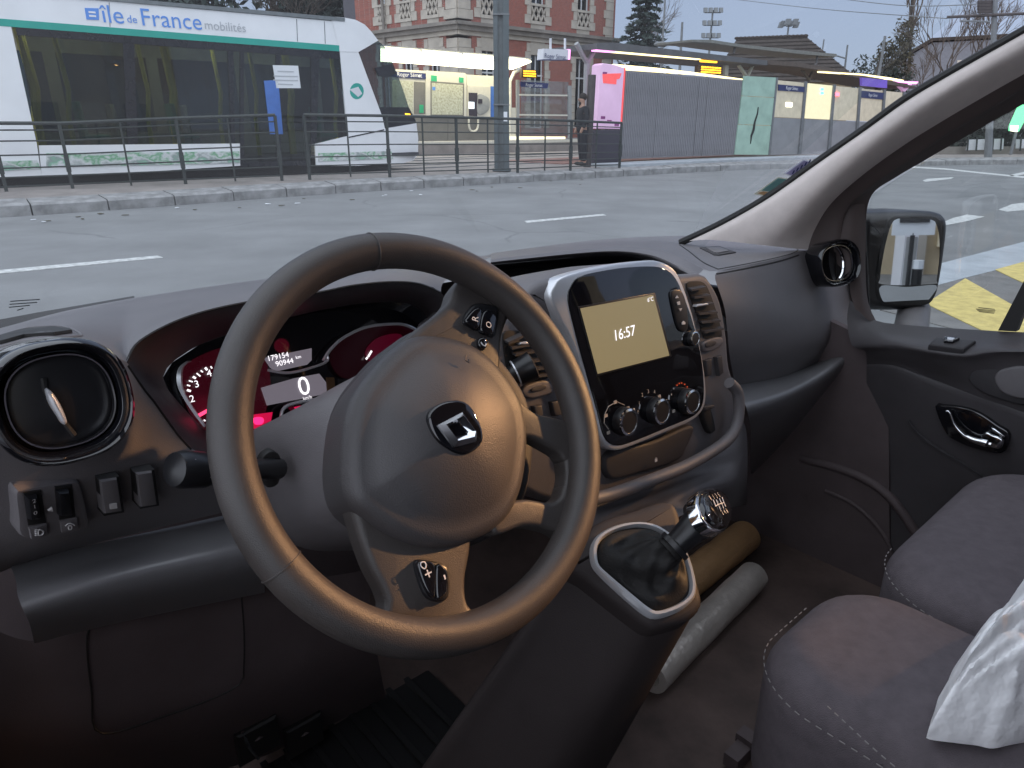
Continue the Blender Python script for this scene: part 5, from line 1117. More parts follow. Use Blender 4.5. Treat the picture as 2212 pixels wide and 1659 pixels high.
cl('warning_lamp', z3((195, 700), (268, 690), (262, 722), (200, 752)), mat('red_lamp_field', (.1, .0, .01), .3, emit=(1, .01, .10), estr=.22), -.008); cl('warning_symbol', sm2(z3((202, 712), (215, 708), (230, 710), (236, 722), (228, 734), (210, 736), (201, 726)), 20), M['redlamp'], -.004); cl('warning_lamp', z3((350, 672), (395, 662), (385, 680), (360, 685)), mat('red_lamp_field_small', (.1, .0, .01), .3, emit=(1, .01, .12), estr=.30), -.008)
# red point lights added just in front of the dials for their glow
for (x, y, e_) in ((470, 870, .0011), (660, 735, .0011), (430, 905, .0009)):
    ld = bpy.data.lights.new('dial_glow_light', 'POINT'); ld.energy = e_; ld.color = (1, .03, .12); ld.shadow_soft_size = .01; lo = bpy.data.objects.new('dial_glow_light', ld); COL.objects.link(lo); q = CL.h(x, y, .02); lo.location = q-wloc(clu); lo.parent = clu
# ------------------------------------------------------------------ steering wheel
Wc = CAM+Vc((-.0693, .565, -.2535)); wt = radians(31.6)
Wn = (-FV*cos(wt)+UV*sin(wt)).normalized(); WPl = TPl(Wc, Wn, RV)
sw = empty('steering_wheel', Wc.copy(), van)
mb = MB(); RR, rr = .173, .0165; rings = []
for i in range(120):
    a = 2*pi*i/120; rad = WPl.r*cos(a)+WPl.u*sin(a); ring = []
    for k in range(18):
        t = 2*pi*k/18; ring.append(Wc+rad*(RR+rr*cos(t))+Wn*(rr*1.06*sin(t)))
    rings.append(ring)
mb.grid(rings+[rings[0]], True); obj('rim', mb, M['leather'], sw)
for px in (z3((622, 75))[0], z3((295, 1265))[0]):
    a_, b_ = WPl.uv(WPl.h(*px)); a = atan2(b_, a_); rad = WPl.r*cos(a)+WPl.u*sin(a); tg = Wn.cross(rad)
    mb = MB(); mb.tube([Wc+rad*(RR+(rr+.0002)*cos(2*pi*k/24))+Wn*((rr+.0002)*1.06*sin(2*pi*k/24)) for k in range(24)], .0007, 5, closed=True); obj('rim_seam', mb, M['leather'], sw)
def wslab(name, px, m, off, dep, bev, n=64, seg=4, dome=0, domes=0, smo=True, par=sw):
    q = WPl.ps(sm2(px, n) if smo else px, off); mb = MB(); mb.slab(q, Wn, dep, bev, seg, dome=dome, domes=domes); return obj(name, mb, m, par, sharp=50)
wslab('spoke', z3((735, 470), (800, 385), (880, 322), (925, 278), (945, 225), (1010, 165), (1090, 205), (1160, 300), (1138, 350), (1118, 420), (1108, 540), (1060, 620), (900, 560)), M['leather'], -.007, .022, .007, 80)
mb = MB()
for pg in (((1150, 630), (1235, 688), (1300, 706), (1365, 724), (1425, 765), (1448, 830), (1410, 880), (1352, 872), (1330, 842), (1270, 806), (1225, 784), (1150, 770)), ((1090, 1140), (1090, 1040), (1195, 1010), (1290, 1022), (1335, 1000), (1352, 955), (1420, 950), (1445, 1020), (1410, 1100), (1350, 1150), (1300, 1127), (1200, 1110)), ((1352, 850), (1400, 830), (1448, 850), (1452, 920), (1445, 1000), (1400, 1010), (1350, 990), (1354, 920))):
    mb.slab(WPl.ps(sm2(z3(*pg), 54), -.004), Wn, .020, .005, 4)
obj('spoke', mb, M['leather'], sw, sharp=50)
wslab('spoke', z3((560, 1000), (585, 1130), (628, 1255), (672, 1340), (690, 1400), (672, 1455), (740, 1510), (960, 1510), (1030, 1450), (992, 1392), (986, 1300), (1004, 1185), (1000, 1020), (860, 960), (640, 940)), M['leather'], -.009, .022, .007, 80)
HUB = z3((800, 398), (880, 390), (985, 410), (1065, 455), (1130, 520), (1185, 600), (1215, 670), (1230, 770), (1226, 870), (1205, 980), (1165, 1065), (1110, 1120), (1020, 1165), (940, 1185), (850, 1185), (740, 1150), (640, 1085), (570, 1020), (545, 930), (543, 820), (560, 690), (595, 600), (650, 525), (720, 450))
wslab('airbag_cover', HUB, M['hubm'], .006, .056, .018, 84, 6, .026, 9)
mb = MB(); hb0 = WPl.ps(sm2(HUB, 60), -.047); hcn = sum(hb0, Vc())/60; mb.slab([hcn+(p-hcn)*1.04 for p in hb0], Wn, .05, .012, 3); obj('hub_back', mb, M['dash_dark'], sw)
# badge
wslab('badge_recess', z3((846, 700), (890, 655), (962, 645), (1012, 680), (1046, 762), (1036, 812), (980, 846), (918, 826), (868, 778)), M['gloss'], .0328, .012, .003, 40, 3)
bo = WPl.ps(z3((876, 738), (968, 690), (1022, 766), (1018, 798), (938, 820)), .0350); bi = WPl.ps(z3((918, 742), (955, 728), (990, 762), (985, 772), (945, 778)), .0350)
bm0 = [a.lerp(b, .5)+Wn*.005 for a, b in zip(bo, bi)]
mb = MB(); mb.grid([bo, bm0, bi, [p-Wn*.006 for p in bi]], True); mb.grid([[p-Wn*.006 for p in bo], bo], True); obj('diamond_badge', mb, M['chrome'], sw, sharp=10)
# control pods
p1 = wslab('button_pod', z3((972, 348), (985, 318), (1012, 290), (1050, 287), (1096, 300), (1104, 330), (1094, 395), (1078, 412), (1030, 388), (978, 365)), M['satin'], -.0040, .008, .003, 40, 3)
for q in [((980, 348), (1015, 305), (1042, 312), (1030, 380), (1000, 368)), ((1050, 314), (1096, 322), (1086, 395), (1072, 402), (1036, 384))]:
    wslab('button', z3(*q), M['gloss'], -.0005, .006, .002, 24, 2)
wslab('button', z3((1030, 418), (1055, 412), (1062, 440), (1050, 458), (1030, 445)), M['gloss'], -.0030, .006, .002, 24, 2)
wslab('button_pod', z3((795, 1245), (830, 1233), (905, 1252), (922, 1290), (922, 1360), (900, 1388), (850, 1380), (820, 1340)), M['satin'], -.0040, .008, .003, 40, 3)
for q in [((803, 1248), (832, 1240), (868, 1252), (868, 1372), (835, 1345)), ((874, 1256), (905, 1262), (916, 1292), (914, 1352), (892, 1378), (874, 1372))]: wslab('button', z3(*q), M['gloss'], -.0005, .006, .002, 24, 2)
wr = (WPl.h(1100, 900)-WPl.h(1000, 900)).normalized(); 
def wtext(b, px, size, rot=0.0, off=.0012):
    a = Matrix.Rotation(rot, 3, Wn); text('symbol', b, size, WPl.h(*z3(px)[0], off), a @ WPl.r, a @ WPl.u, M['print'], sw)
wtext('R', (1016, 346), .010, 1.1); wtext('O', (1066, 368), .009, 1.1); wtext('+', (843, 1288), .014); wtext('-', (898, 1300), .016, 1.5)
mb = MB(); mb.tube([WPl.h(x, y, .0012) for x, y in sm2(z3((815, 1258), (815, 1245), (828, 1243), (834, 1255), (828, 1268)), 16)], .0006, 4, closed=True); obj('symbol', mb, M['print'], sw)
mb = MB(); mb.tube([WPl.h(x, y, -.0012) for x, y in z3((1036, 432), (1042, 442), (1052, 446), (1056, 438))], .0008, 4); obj('symbol', mb, M['print'], sw)
mb = MB(); mb.tube([WPl.h(x, y, .0215) for x, y in z3((980, 480), (978, 498), (992, 508), (990, 494))], .0007, 4); obj('embossed_mark', mb, M['dash_dark'], sw)
# column shroud with two stalks
col = MB(); r0 = px3([(x, y, .70) for x, y in z3((170, 800), (290, 712), (520, 640), (800, 700), (920, 900), (850, 1150), (560, 1200), (350, 1180), (240, 1030))]); r1 = [hcn+(p-hcn)*.93-Wn*.06 for p in WPl.ps(sm2(HUB, 36), -.06)]
# order rings to start at matching angles
def order(ring):
    c = sum(ring, Vc())/len(ring); k = max(range(len(ring)), key=lambda i: (ring[i]-c).dot(UV)); ring = ring[k:]+ring[:k]
    s_ = sum(((ring[i]-c).cross(ring[(i+1) % len(ring)]-c)).dot(Wn) for i in range(len(ring))); return ring if s_ > 0 else [ring[0]]+ring[:0:-1]
R0_ = order(smooth(r0, 48, True)); R1_ = order(smooth(r1, 48, True)); col.loft([R0_, [a.lerp(b, .5)+UV*.004 for a, b in zip(R0_, R1_)], R1_], 48, 4, closed=True); shr = obj('column_shroud', col, M['dash'], van, sharp=60)
def capsule(mb, pts, rad, n=14): mb.tube(pts, rad, n)
st = MB(); A = pf(602, 1012, .635); B = pf(460, 1016, .60); capsule(st, [A, A.lerp(B, .5), B], [.011, .010, .0105]); stl = obj('light_stalk', st, M['satin'], van)
C_ = pf(444, 1016, .595); D_ = pf(392, 1014, .585); E_ = pf(370, 1014, .582); mb = MB(); mb.tube([B, C_, C_.lerp(D_, .2), D_, D_.lerp(E_, .7), E_], [.011, .015, .0165, .0165, .0145, .006], 18); obj('stalk_knob', mb, M['satin'], stl)
mb = MB(); sx = [(418, 998), (430, 1012), (436, 1026), (448, 1028)]
for px in sx: q = pf(px[0], px[1], .577); mb.box(q, RV*.0022, UV*.0022, FV*.0006)
obj('symbols', mb, M['print'], stl)
mb = MB(); hq = [pf(x, y, .632) for x, y in sm2(z3((225, 870), (260, 835), (295, 850), (302, 900), (290, 955), (250, 970), (232, 930)), 30)]; mb.slab(hq, -FV, .01, .002, 2); obj('stalk_boot', mb, M['rubber'], stl)
st = MB(); A = pf(1080, 818, .62); B = pf(1112, 808, .60); C_ = pf(1150, 790, .59); st.tube([A, B, B.lerp(C_, .15), C_, C_+(C_-B)*.1], [.012, .012, .0165, .0185, .013], 18); stw = obj('wiper_stalk', st, M['satin'], van); mb = MB(); mb.tube([B.lerp(C_, .02), B.lerp(C_, .09)], .0172, 18); obj('stalk_ring', mb, M['silver'], stw)
# ------------------------------------------------------------------ round air vents
def roundvent(c, n, R, flap, label, openv=False):
    up = UV; v_ = MB(); v_.lathe(c, n, RV, [(R*.98, -.045), (R*1.0, -.004), (R*.985, .004), (R*.93, .008), (R*.86, .004), (R*.80, -.006), (R*.76, -.020)], 64, 2.5, cap=False); root = obj('air_vent', v_, M['gloss'], van, label)
    mb = MB(); mb.lathe(c, n, RV, [(R*.765, -.008), (R*.752, -.004), (R*.728, -.004), (R*.715, -.009)], 64, 2.4, cap=False); obj('silver_ring', mb, M['chrome'], root)
    if not openv:
        mb = MB(); mb.lathe(c-n*.012, n, RV, [(R*.73, -.012), (R*.72, 0), (R*.5, .003), (R*.2, .004), (R*.01, .0045)], 48, 2.4, cap=False); obj('flap', mb, M['satin'], root)
    else:
        mb = MB(); mb.lathe(c-n*.03, n, RV, [(R*.78, 0), (R*.01, -.004)], 48, cap=False); obj('duct', mb, M['rubber'], root)
    return root
vl = pf(138, 868, .615); vn = (-FV*.97+UV*.16+RV*.05).normalized()
rv = roundvent(vl, vn, .0495, 1, 'closed round air vent with silver tab at the left end')
vp = TPl(vl, vn, RV)
tb = sm2(z1((368, 925), (400, 922), (450, 975), (500, 1060), (545, 1170), (540, 1200), (510, 1205), (460, 1130), (405, 1040)), 30); mb = MB(); mb.slab(vp.ps(tb, .0), vn, .012, .003, 3); obj('tab', mb, M['silver'], rv)
mb = MB(); mb.tube(vp.ps(z1((350, 830), (362, 920), (440, 1060), (530, 1200), (600, 1290)), -.007), .0022, 6); obj('flap_gap', mb, M['rubber'], rv)
vr_ = pf(1812, 568, .605); vn2 = (-FV*.80-RV*.45+UV*.22).normalized()
rv = roundvent(vr_, vn2, .047, 1, 'open round air vent with chrome ring at the right end', True)
u2 = vn2.cross(RV).normalized(); r2_ = u2.cross(vn2)
mb = MB(); mb.tube([vr_+vn2*(-.016)+(r2_*cos(a)*.022+u2*sin(a)*.036) for a in [(-.5+.1*k)*pi for k in range(11)]], .0028, 6); obj('flap_edge', mb, M['chrome'], rv)
mb = MB(); mb.lathe(vr_-vn2*.018, (vn2+r2_*.9).normalized(), u2, [(.034, 0), (.001, .002)], 30, cap=False); obj('flap', mb, M['satin'], rv)
# ------------------------------------------------------------------ switches low on the left
SWn = (-FV+RV*.25-UV*.45).normalized(); SP = TPl(pf(200, 1090, .669), SWn, RV)
def swp(name, px, m, off, dep=.01, bev=.002, par=None, n=None):
    q = SP.ps(sm2(px, n) if n else px, off); mb = MB(); mb.slab(q, SP.n, dep, bev, 2); return obj(name, mb, m, par or van, sharp=40)
pod = swp('switch_panel', z2((130, 360), (170, 325), (400, 285), (620, 262), (660, 300), (720, 560), (720, 620), (640, 660), (400, 705), (260, 725), (165, 690), (150, 560)), M['dash'], .0, .02, .004, n=48)
for q in (((190, 345), (335, 325), (375, 590), (230, 612)), ((445, 300), (585, 282), (612, 545), (480, 565))): swp('wheel_slot', z2(*q), M['rubber'], .001, .01, .001, pod)
for q in (((228, 400), (320, 388), (350, 570), (250, 585)), ((475, 355), (575, 345), (600, 540), (490, 550))): swp('thumb_wheel', z2(*q), M['satin'], .007, .012, .005, pod)
for q in (((238, 635), (378, 600), (388, 690), (255, 720)), ((488, 580), (622, 550), (632, 640), (500, 668))): swp('symbol_tile', z2(*q), M['dash'], .003, .01, .001, pod)
def swtext(b, px, size): return text('symbol', b, size, SP.h(*z2(px)[0], .0085), SP.r, SP.u, M['print'], pod)
swtext('2', (276, 412), .0062); swtext('1', (280, 458), .0062); swtext('0', (286, 508), .0062)
mb = MB(); mb.prism(SP.ps(z2((390, 492), (422, 468), (426, 496)), .006), -SP.n*.002); obj('symbol', mb, M['print'], pod)
mb = MB(); mb.tube(SP.ps(sm2(z2((310, 645), (335, 645), (350, 662), (338, 682), (310, 685)), 18), .0045), .0006, 4, closed=True)
for k in range(4): mb.bar(SP.h(*z2((282, 645+k*14))[0], .0045), SP.h(*z2((303, 642+k*14))[0], .0045), .0008, .0008, SP.n)
obj('symbol', mb, M['print'], pod)
mb = MB(); mb.tube(SP.ps(sm2(z2((555, 610), (575, 612), (575, 635), (560, 640), (550, 630)), 14), .0045), .0006, 4, closed=True); mb.tube(SP.ps(z2((525, 612), (545, 595), (565, 590), (585, 597), (600, 608)), .0045), .0006, 4); obj('symbol', mb, M['print'], pod)
for q, qi in ((((795, 240), (960, 212), (1005, 505), (840, 535)), ((812, 258), (950, 236), (990, 498), (848, 522))), (((1085, 185), (1245, 158), (1285, 450), (1130, 478)), ((1105, 200), (1232, 180), (1270, 445), (1138, 468)))):
    fr = swp('blank_switch', z2(*q), M['rubber'], .002, .015, .001); swp('switch_cap', z2(*qi), M['dash'], .005, .012, .003, fr)
swp('switch_mark', z2((885, 440), (940, 430), (945, 470), (888, 478)), M['print'], .0062, .001, 0, pod)
# ------------------------------------------------------------------ centre stack
ct = radians(11); CPn = (-FV*cos(ct)+UV*sin(ct)).normalized(); CP = TPl(pf(1350, 720, .60), CPn, RV)
def cp(name, px, m, off, dep=.01, bev=.002, par=None, n=None, seg=3, label=None):
    q = CP.ps(sm2(px, n) if n else px, off); mb = MB(); mb.slab(q, CP.n, dep, bev, seg); return obj(name, mb, m, par or van, label, sharp=40)
stack = cp('centre_stack', z4((1060, 292), (1200, 285), (1255, 335), (1310, 450), (1345, 640), (1362, 830), (1400, 950), (1418, 1100), (1395, 1205), (1330, 1295), (1100, 1430), (850, 1530), (640, 1600), (300, 1640), (60, 1500), (-60, 1200), (-80, 900), (-60, 620), (20, 540), (160, 400), (330, 320), (650, 275)), M['dash'], -.012, .16, .012, n=110)
cp('screen_pod', z4((160, 400), (230, 340), (340, 305), (600, 250), (870, 215), (1040, 262), (1090, 380), (1180, 700), (1180, 1000), (620, 1280), (520, 1000), (330, 600), (190, 470)), M['dash'], .0, .12, .012, stack, 80)
outl = z4((300, 430), (320, 360), (380, 300), (600, 243), (850, 210), (950, 215), (1030, 260), (1080, 350), (1130, 500), (1175, 680), (1206, 850), (1218, 1000), (1200, 1090), (1135, 1155), (1000, 1215), (800, 1298), (690, 1332), (625, 1310), (588, 1240), (560, 1120), (500, 900), (420, 680), (345, 540))
cp('silver_frame', outl, M['silver'], .012, .02, .004, stack, 120)
inl = z4((402, 440), (420, 360), (480, 300), (700, 255), (900, 243), (985, 262), (1042, 318), (1090, 430), (1140, 570), (1188, 770), (1206, 950), (1196, 1062), (1145, 1128), (1000, 1192), (800, 1275), (705, 1303), (645, 1288), (605, 1225), (575, 1100), (512, 880), (445, 630))
panel = cp('gloss_panel', inl, M['gloss'], .0135, .02, .002, stack, 120)
scr = [(475, 492), (905, 412), (1000, 770), (578, 878)]
cp('screen_frame', z4((460, 482), (915, 398), (1015, 775), (570, 895)), M['satin'], .0145, .01, .001, stack)
cp('screen', z4(*scr), M['navscreen'], .0152, .01, .0, stack, label='lit ochre screen showing the time')
def cptext(b, px, size, m=None, off=.0165, rt=None): text('figure', b, size, CP.h(*z4(px)[0], off), CP.r, CP.u, m or M['digit'], stack)
cptext('16:57', (735, 640), .021); cptext('6°C', (888, 440), .0085)
kp_ = cp('key_strip', z4((1010, 395), (1040, 380), (1075, 390), (1105, 480), (1110, 610), (1080, 632), (1050, 600), (1018, 470)), M['satin'], .016, .006, .002, stack, 30)
for q in (((1037, 432), (1056, 430), (1046, 416)), ((1056, 494), (1075, 491), (1067, 508)), ((1046, 455), (1062, 450), (1064, 470), (1050, 472)), ((1074, 578), (1084, 566), (1094, 574), (1094, 586), (1076, 588))): mb = MB(); mb.prism(CP.ps(z4(*q), .0185), -CP.n*.001); obj('key_symbol', mb, M['print'], stack)
def knob(px, R, h, mr='chrome'):
    c = CP.h(*z4(px)[0], .0135); mb = MB(); mb.lathe(c, CPn, CP.r, [(R*1.12, 0), (R*1.1, h*.5), (R*1.02, h*.9), (R*.98, h)], 36); o_ = obj('knob', mb, M['satin'], stack)
    mb = MB(); mb.lathe(c, CPn, CP.r, [(R*1.04, h*.86), (R*1.04, h*1.02), (R*.86, h*1.06), (R*.84, h*.98)], 36, cap=False); obj('knob_ring', mb, M[mr], stack)
    mb = MB(); mb.lathe(c, CPn, CP.r, [(R*.85, h*.9), (R*.82, h*1.0), (R*.4, h*1.03), (R*.01, h*1.03)], 30, cap=False); obj('knob_cap', mb, M['satin'], stack)
for px in ((718, 1156), (913, 1095), (1094, 1038)): knob(px, .0180, .014)
knob((1131, 670), .0105, .007)
DM = mat('dim_print', (.45, .40, .36), .5); DR = glow('red_print', (.8, .12, .05), .25)
mb = MB(); mb.tube(CP.ps(z4((640, 1205), (615, 1170), (617, 1120), (640, 1070), (690, 1042), (735, 1062)), .0145), .0006, 4); obj('dial_arc', mb, DM, stack)
for b_, px in (('0', (815, 1105)), ('1', (822, 1052)), ('2', (840, 1003)), ('3', (875, 982)), ('4', (912, 985))): cptext(b_, px, .008, DM, .0148)
for i, px in enumerate(((1045, 945), (1058, 935), (1072, 932), (1090, 940), (1105, 955), (1110, 968), (1025, 965), (1012, 1000))): mb = MB(); mb.lathe(CP.h(*z4(px)[0], .0145), CPn, CP.r, [(.0014, 0), (.001, .0004)], 8); obj('dial_dot', mb, DR if i < 6 else DM, stack)
for px in ((680, 1045), (625, 1125), (640, 1225), (940, 1012), (978, 1040), (755, 1080), (788, 1092), (1025, 1098), (1118, 1098)): mb = MB(); mb.box(CP.h(*z4(px)[0], .0145), CP.r*.003, CP.u*.0022, CPn*.0004); obj('symbol', mb, DM, stack)
# slatted vents either side
def slatvent(opening, slats, tabp, oval, ovi, btns):
    v_ = cp('slat_vent', opening, M['rubber'], -.0105, .03, .001, n=40)
    for a, b in slats:
        A = CP.h(*z4(a)[0], -.007); B = CP.h(*z4(b)[0], -.007); mb = MB(); d_ = (B-A).normalized(); nrm = CPn; up_ = nrm.cross(d_); up_ = up_ if up_.z > 0 else -up_
        w_ = .011; pr_ = [A+nrm*.004-up_*.001, B+nrm*.004-up_*.001, B-nrm*.014+up_*.006, A-nrm*.014+up_*.006]; mb.prism(pr_, up_*.003); obj('slat', mb, M['dash_dark'], v_)
    cp('tab', tabp, M['silver'], -.002, .008, .001, v_)
    cp('thumb_oval', oval, M['dash'], -.006, .01, .003, v_, 30); cp('thumb_slot', ovi, M['dash_dark'], -.004, .006, .001, v_, 24)
    for q in btns: cp('blank_button', q, M['dash_dark'], -.004, .02, .002, v_)
slatvent(z4((1100, 345), (1150, 330), (1205, 340), (1240, 400), (1285, 530), (1312, 640), (1300, 660), (1215, 672), (1195, 640), (1160, 520), (1120, 420)),
         [((1118, 388), (1205, 372)), ((1136, 432), (1232, 420)), ((1150, 482), (1250, 468)), ((1165, 528), (1272, 518)), ((1180, 578), (1290, 568)), ((1195, 636), (1308, 615))], z4((1160, 482), (1165, 468), (1228, 460), (1232, 470)),
         z4((1205, 690), (1300, 660), (1318, 700), (1270, 738), (1215, 745)), z4((1218, 698), (1262, 684), (1280, 692), (1262, 712), (1222, 722)), [z4((1218, 800), (1250, 788), (1252, 888), (1225, 895)), z4((1282, 780), (1312, 770), (1322, 872), (1298, 892))])
slatvent(z4((20, 640), (80, 622), (140, 640), (200, 740), (260, 840), (290, 900), (150, 930), (60, 900), (30, 780)),
         [((40, 700), (135, 655)), ((60, 730), (190, 705)), ((80, 770), (220, 745)), ((100, 815), (240, 800)), ((120, 860), (280, 845)), ((130, 905), (290, 885))], z4((118, 705), (125, 692), (178, 686), (178, 704)),
         z4((130, 990), (160, 945), (270, 915), (320, 950), (325, 985), (190, 1025)), z4((190, 965), (260, 942), (275, 955), (262, 972), (195, 985)), [z4((205, 1070), (250, 1062), (262, 1150), (215, 1160)), z4((308, 1045), (350, 1035), (370, 1120), (325, 1130))])
# tray lip, lock icon, key slot
lipp = smooth(CP.ps(z4((1352, 930), (1400, 985), (1410, 1100), (1385, 1205), (1310, 1295), (1100, 1420), (850, 1520), (640, 1595), (450, 1640)), .012), 50); mb = MB(); mb.tube(lipp, .0095, 12); obj('tray_edge', mb, M['dash'], stack)
cp('tray_face', z4((640, 1345), (900, 1275), (1140, 1180), (1100, 1330), (1040, 1400), (850, 1460), (650, 1500)), M['dash_dark'], -.004, .02, .006, stack, 50)
mb = MB(); mb.box(CP.h(*z4((921, 1388))[0], .0035), CP.r*.0025, CP.u*.0022, CPn*.0003); mb.tube([CP.h(*z4(p)[0], .0035) for p in ((917, 1382), (917, 1374), (925, 1374), (925, 1382))], .0005, 4); obj('lock_symbol', mb, M['print'], stack)
cp('cup_recess', z4((1200, 1080), (1240, 1070), (1275, 1200), (1262, 1225), (1240, 1225), (1205, 1140)), M['rubber'], -.002, .02, .003, stack, 24)
cp('hook_tab', z4((1205, 1075), (1262, 1060), (1270, 1078), (1215, 1098)), M['dash_dark'], .006, .01, .002, stack)
# ignition barrel half seen through the spoke opening
mb = MB(); c_ = pf(1200, 1010, .64); mb.lathe(c_, (-FV+UV*.2).normalized(), RV, [(.034, -.01), (.032, .004), (.026, .006), (.004, .004)], 30); obj('ignition_bezel', mb, M['dash_dark'], stack)
# ------------------------------------------------------------------ gear console
GPn = (UV*.84-FV*.50-RV*.16).normalized(); GP = TPl(pu(1392, 1230, -.475), GPn, RV)
sheet('console_bridge', [[(1240, 1075, .60), (1310, 1062, .60), (1400, 1030, .60), (1490, 995, .60), (1580, 950, .60), (1600, 900, .60)], [(1240, 1110, .585), (1320, 1092, .585), (1410, 1062, .585), (1500, 1026, .585), (1590, 985, .585), (1612, 930, .60)],
                         [(1230, 1180, .56), (1330, 1125, .555), (1420, 1092, .55), (1500, 1060, .55), (1580, 1040, .56), (1615, 1000, .62)], [(1225, 1260, .54), (1335, 1190, .52), (1420, 1150, .51), (1480, 1110, .52), (1560, 1100, .58), (1612, 1090, .70)]], M['dash'], van, 30)
ptop = sm2(z5((110, 700), (150, 600), (230, 470), (350, 400), (520, 350), (680, 300), (770, 330), (815, 480), (850, 620), (925, 870), (915, 950), (850, 1010), (740, 1050), (640, 1068), (560, 1030), (400, 910), (220, 770)), 80)
q = GP.ps(ptop, -.004); mb = MB(); mb.slab(q, GPn, .03, .012, 4, back=False)
base = [p-GPn*.03 for p in q]; cc = sum(base, Vc())/80
low = [cc+(p-cc)*1.2+RV*((p-cc).dot(RV)*1.3)+UV*(-.52)+FV*.14-RV*.215 for p in base]; mid_ = [a.lerp(b, .5)+(a-cc)*.03 for a, b in zip(base, low)]; mb.loft([base, mid_, low], 80, 3, closed=True); gcon = obj('gear_console', mb, mat('console_dark_plastic', (.042, .034, .034), .65, var=.12, vscale=12, bump=.2, bscale=700, spec=.3), van, sharp=60)
ro = sm2(z5((245, 640), (250, 570), (295, 508), (400, 455), (520, 435), (620, 448), (690, 480), (770, 545), (830, 625), (868, 740), (882, 830), (862, 905), (780, 970), (650, 1012), (575, 988), (440, 880), (320, 770), (262, 705)), 70)
ri = sm2(z5((285, 640), (290, 585), (325, 530), (410, 485), (520, 462), (600, 470), (665, 500), (740, 560), (800, 640), (832, 740), (845, 830), (825, 885), (755, 935), (660, 968), (600, 955), (470, 850), (350, 750), (298, 700)), 70)
a_ = GP.ps(ro, .0); b_ = GP.ps(ri, .0); mb = MB(); mb.grid([[p-GPn*.006 for p in a_], a_, [x.lerp(y, .35)+GPn*.004 for x, y in zip(a_, b_)], [x.lerp(y, .75)+GPn*.004 for x, y in zip(a_, b_)], b_, [p-GPn*.008 for p in b_]], True); obj('silver_surround', mb, M['silver'], gcon)
tip = pf(1541, 1101, .365); lb_ = GP.h(*z5((600, 720))[0], .01); ldir = (tip-lb_).normalized()
rows = []; n_ = 70; bc = sum(b_, Vc())/n_
for k, (sc_, hh, am) in enumerate(((1.02, -.004, 0), (.92, .003, .002), (.80, .006, .004), (.66, .009, .006), (.54, .014, .007), (.44, .020, .006), (.36, .026, .004), (.30, .033, .003), (.25, .040, .001))):
    t = k/8; cen = bc.lerp(lb_+ldir*hh, t)
    row = []
    for i, p in enumerate(b_):
        d_ = (p-bc)*sc_; wv = sin(i*2*pi/n_*3+k*.9)*am*.75+sin(i*2*pi/n_*5-k*1.3)*am*.4; row.append(cen+d_+GPn*(hh*(1-t)+wv))
    rows.append(row)
mb = MB(); mb.loft(rows, n_, 3, closed=True); obj('gear_boot', mb, M['boot'], gcon, sharp=70)
gl_ = empty('gear_lever', lb_.copy(), van)
mb = MB(); L0 = lb_+ldir*.03; mb.tube([L0, lb_.lerp(tip, .45)], [.017, .014], 16); obj('sleeve', mb, M['boot'], gl_)
mb = MB(); mb.tube([lb_.lerp(tip, .36), lb_.lerp(tip, .42)], .0195, 20); obj('collar', mb, M['chrome'] if 0 else M['satin'], gl_)
kn = (ldir*.75-FV*.45+UV*.25-RV*.1).normalized()
KP = TPl(tip, kn, RV)
mb = MB(); pth = [lb_.lerp(tip, .42), lb_.lerp(tip, .60), lb_.lerp(tip, .80), tip-kn*.014]; mb.tube(pth, [.014, .016, .020, .0235], 24); obj('knob_body', mb, M['satin'], gl_)
ko = sm2(z5((885, 300), (905, 245), (960, 226), (1010, 235), (1055, 280), (1085, 340), (1092, 420), (1070, 475), (1030, 492), (980, 478), (930, 430), (900, 370)), 40)
kq = KP.ps(ko, -.002); mb = MB(); mb.slab(kq, kn, .014, .003, 3); obj('knob_ring', mb, M['chrome'], gl_)
kc = sum(kq, Vc())/40; mb = MB(); mb.slab([kc+(p-kc)*.9+kn*.005 for p in kq], kn, .012, .005, 4, dome=.002, domes=3); obj('knob_cap', mb, M['gloss'], gl_)
kr = (KP.h(*z5((1020, 268))[0])-KP.h(*z5((965, 288))[0])).normalized(); ku = kn.cross(kr)
for b2, px in (('R', (970, 291)), ('1', (988, 284)), ('3', (1004, 278)), ('5', (1020, 272)), ('2', (1040, 378)), ('4', (1055, 372)), ('6', (1068, 366))): text('gear_figure', b2, .0085, KP.h(*z5(px)[0], .0062), kr, ku, M['print'], gl_)
mb = MB()
for a, b in (((985, 300), (1000, 340)), ((1000, 340), (1012, 330)), ((1003, 300), (1030, 362)), ((1010, 330), (1048, 318)), ((1022, 292), (1048, 352)), ((1038, 285), (1060, 342))): mb.bar(KP.h(*z5(a)[0], .0062), KP.h(*z5(b)[0], .0062), .0009, .0006, kn)
obj('gear_pattern', mb, M['print'], gl_)
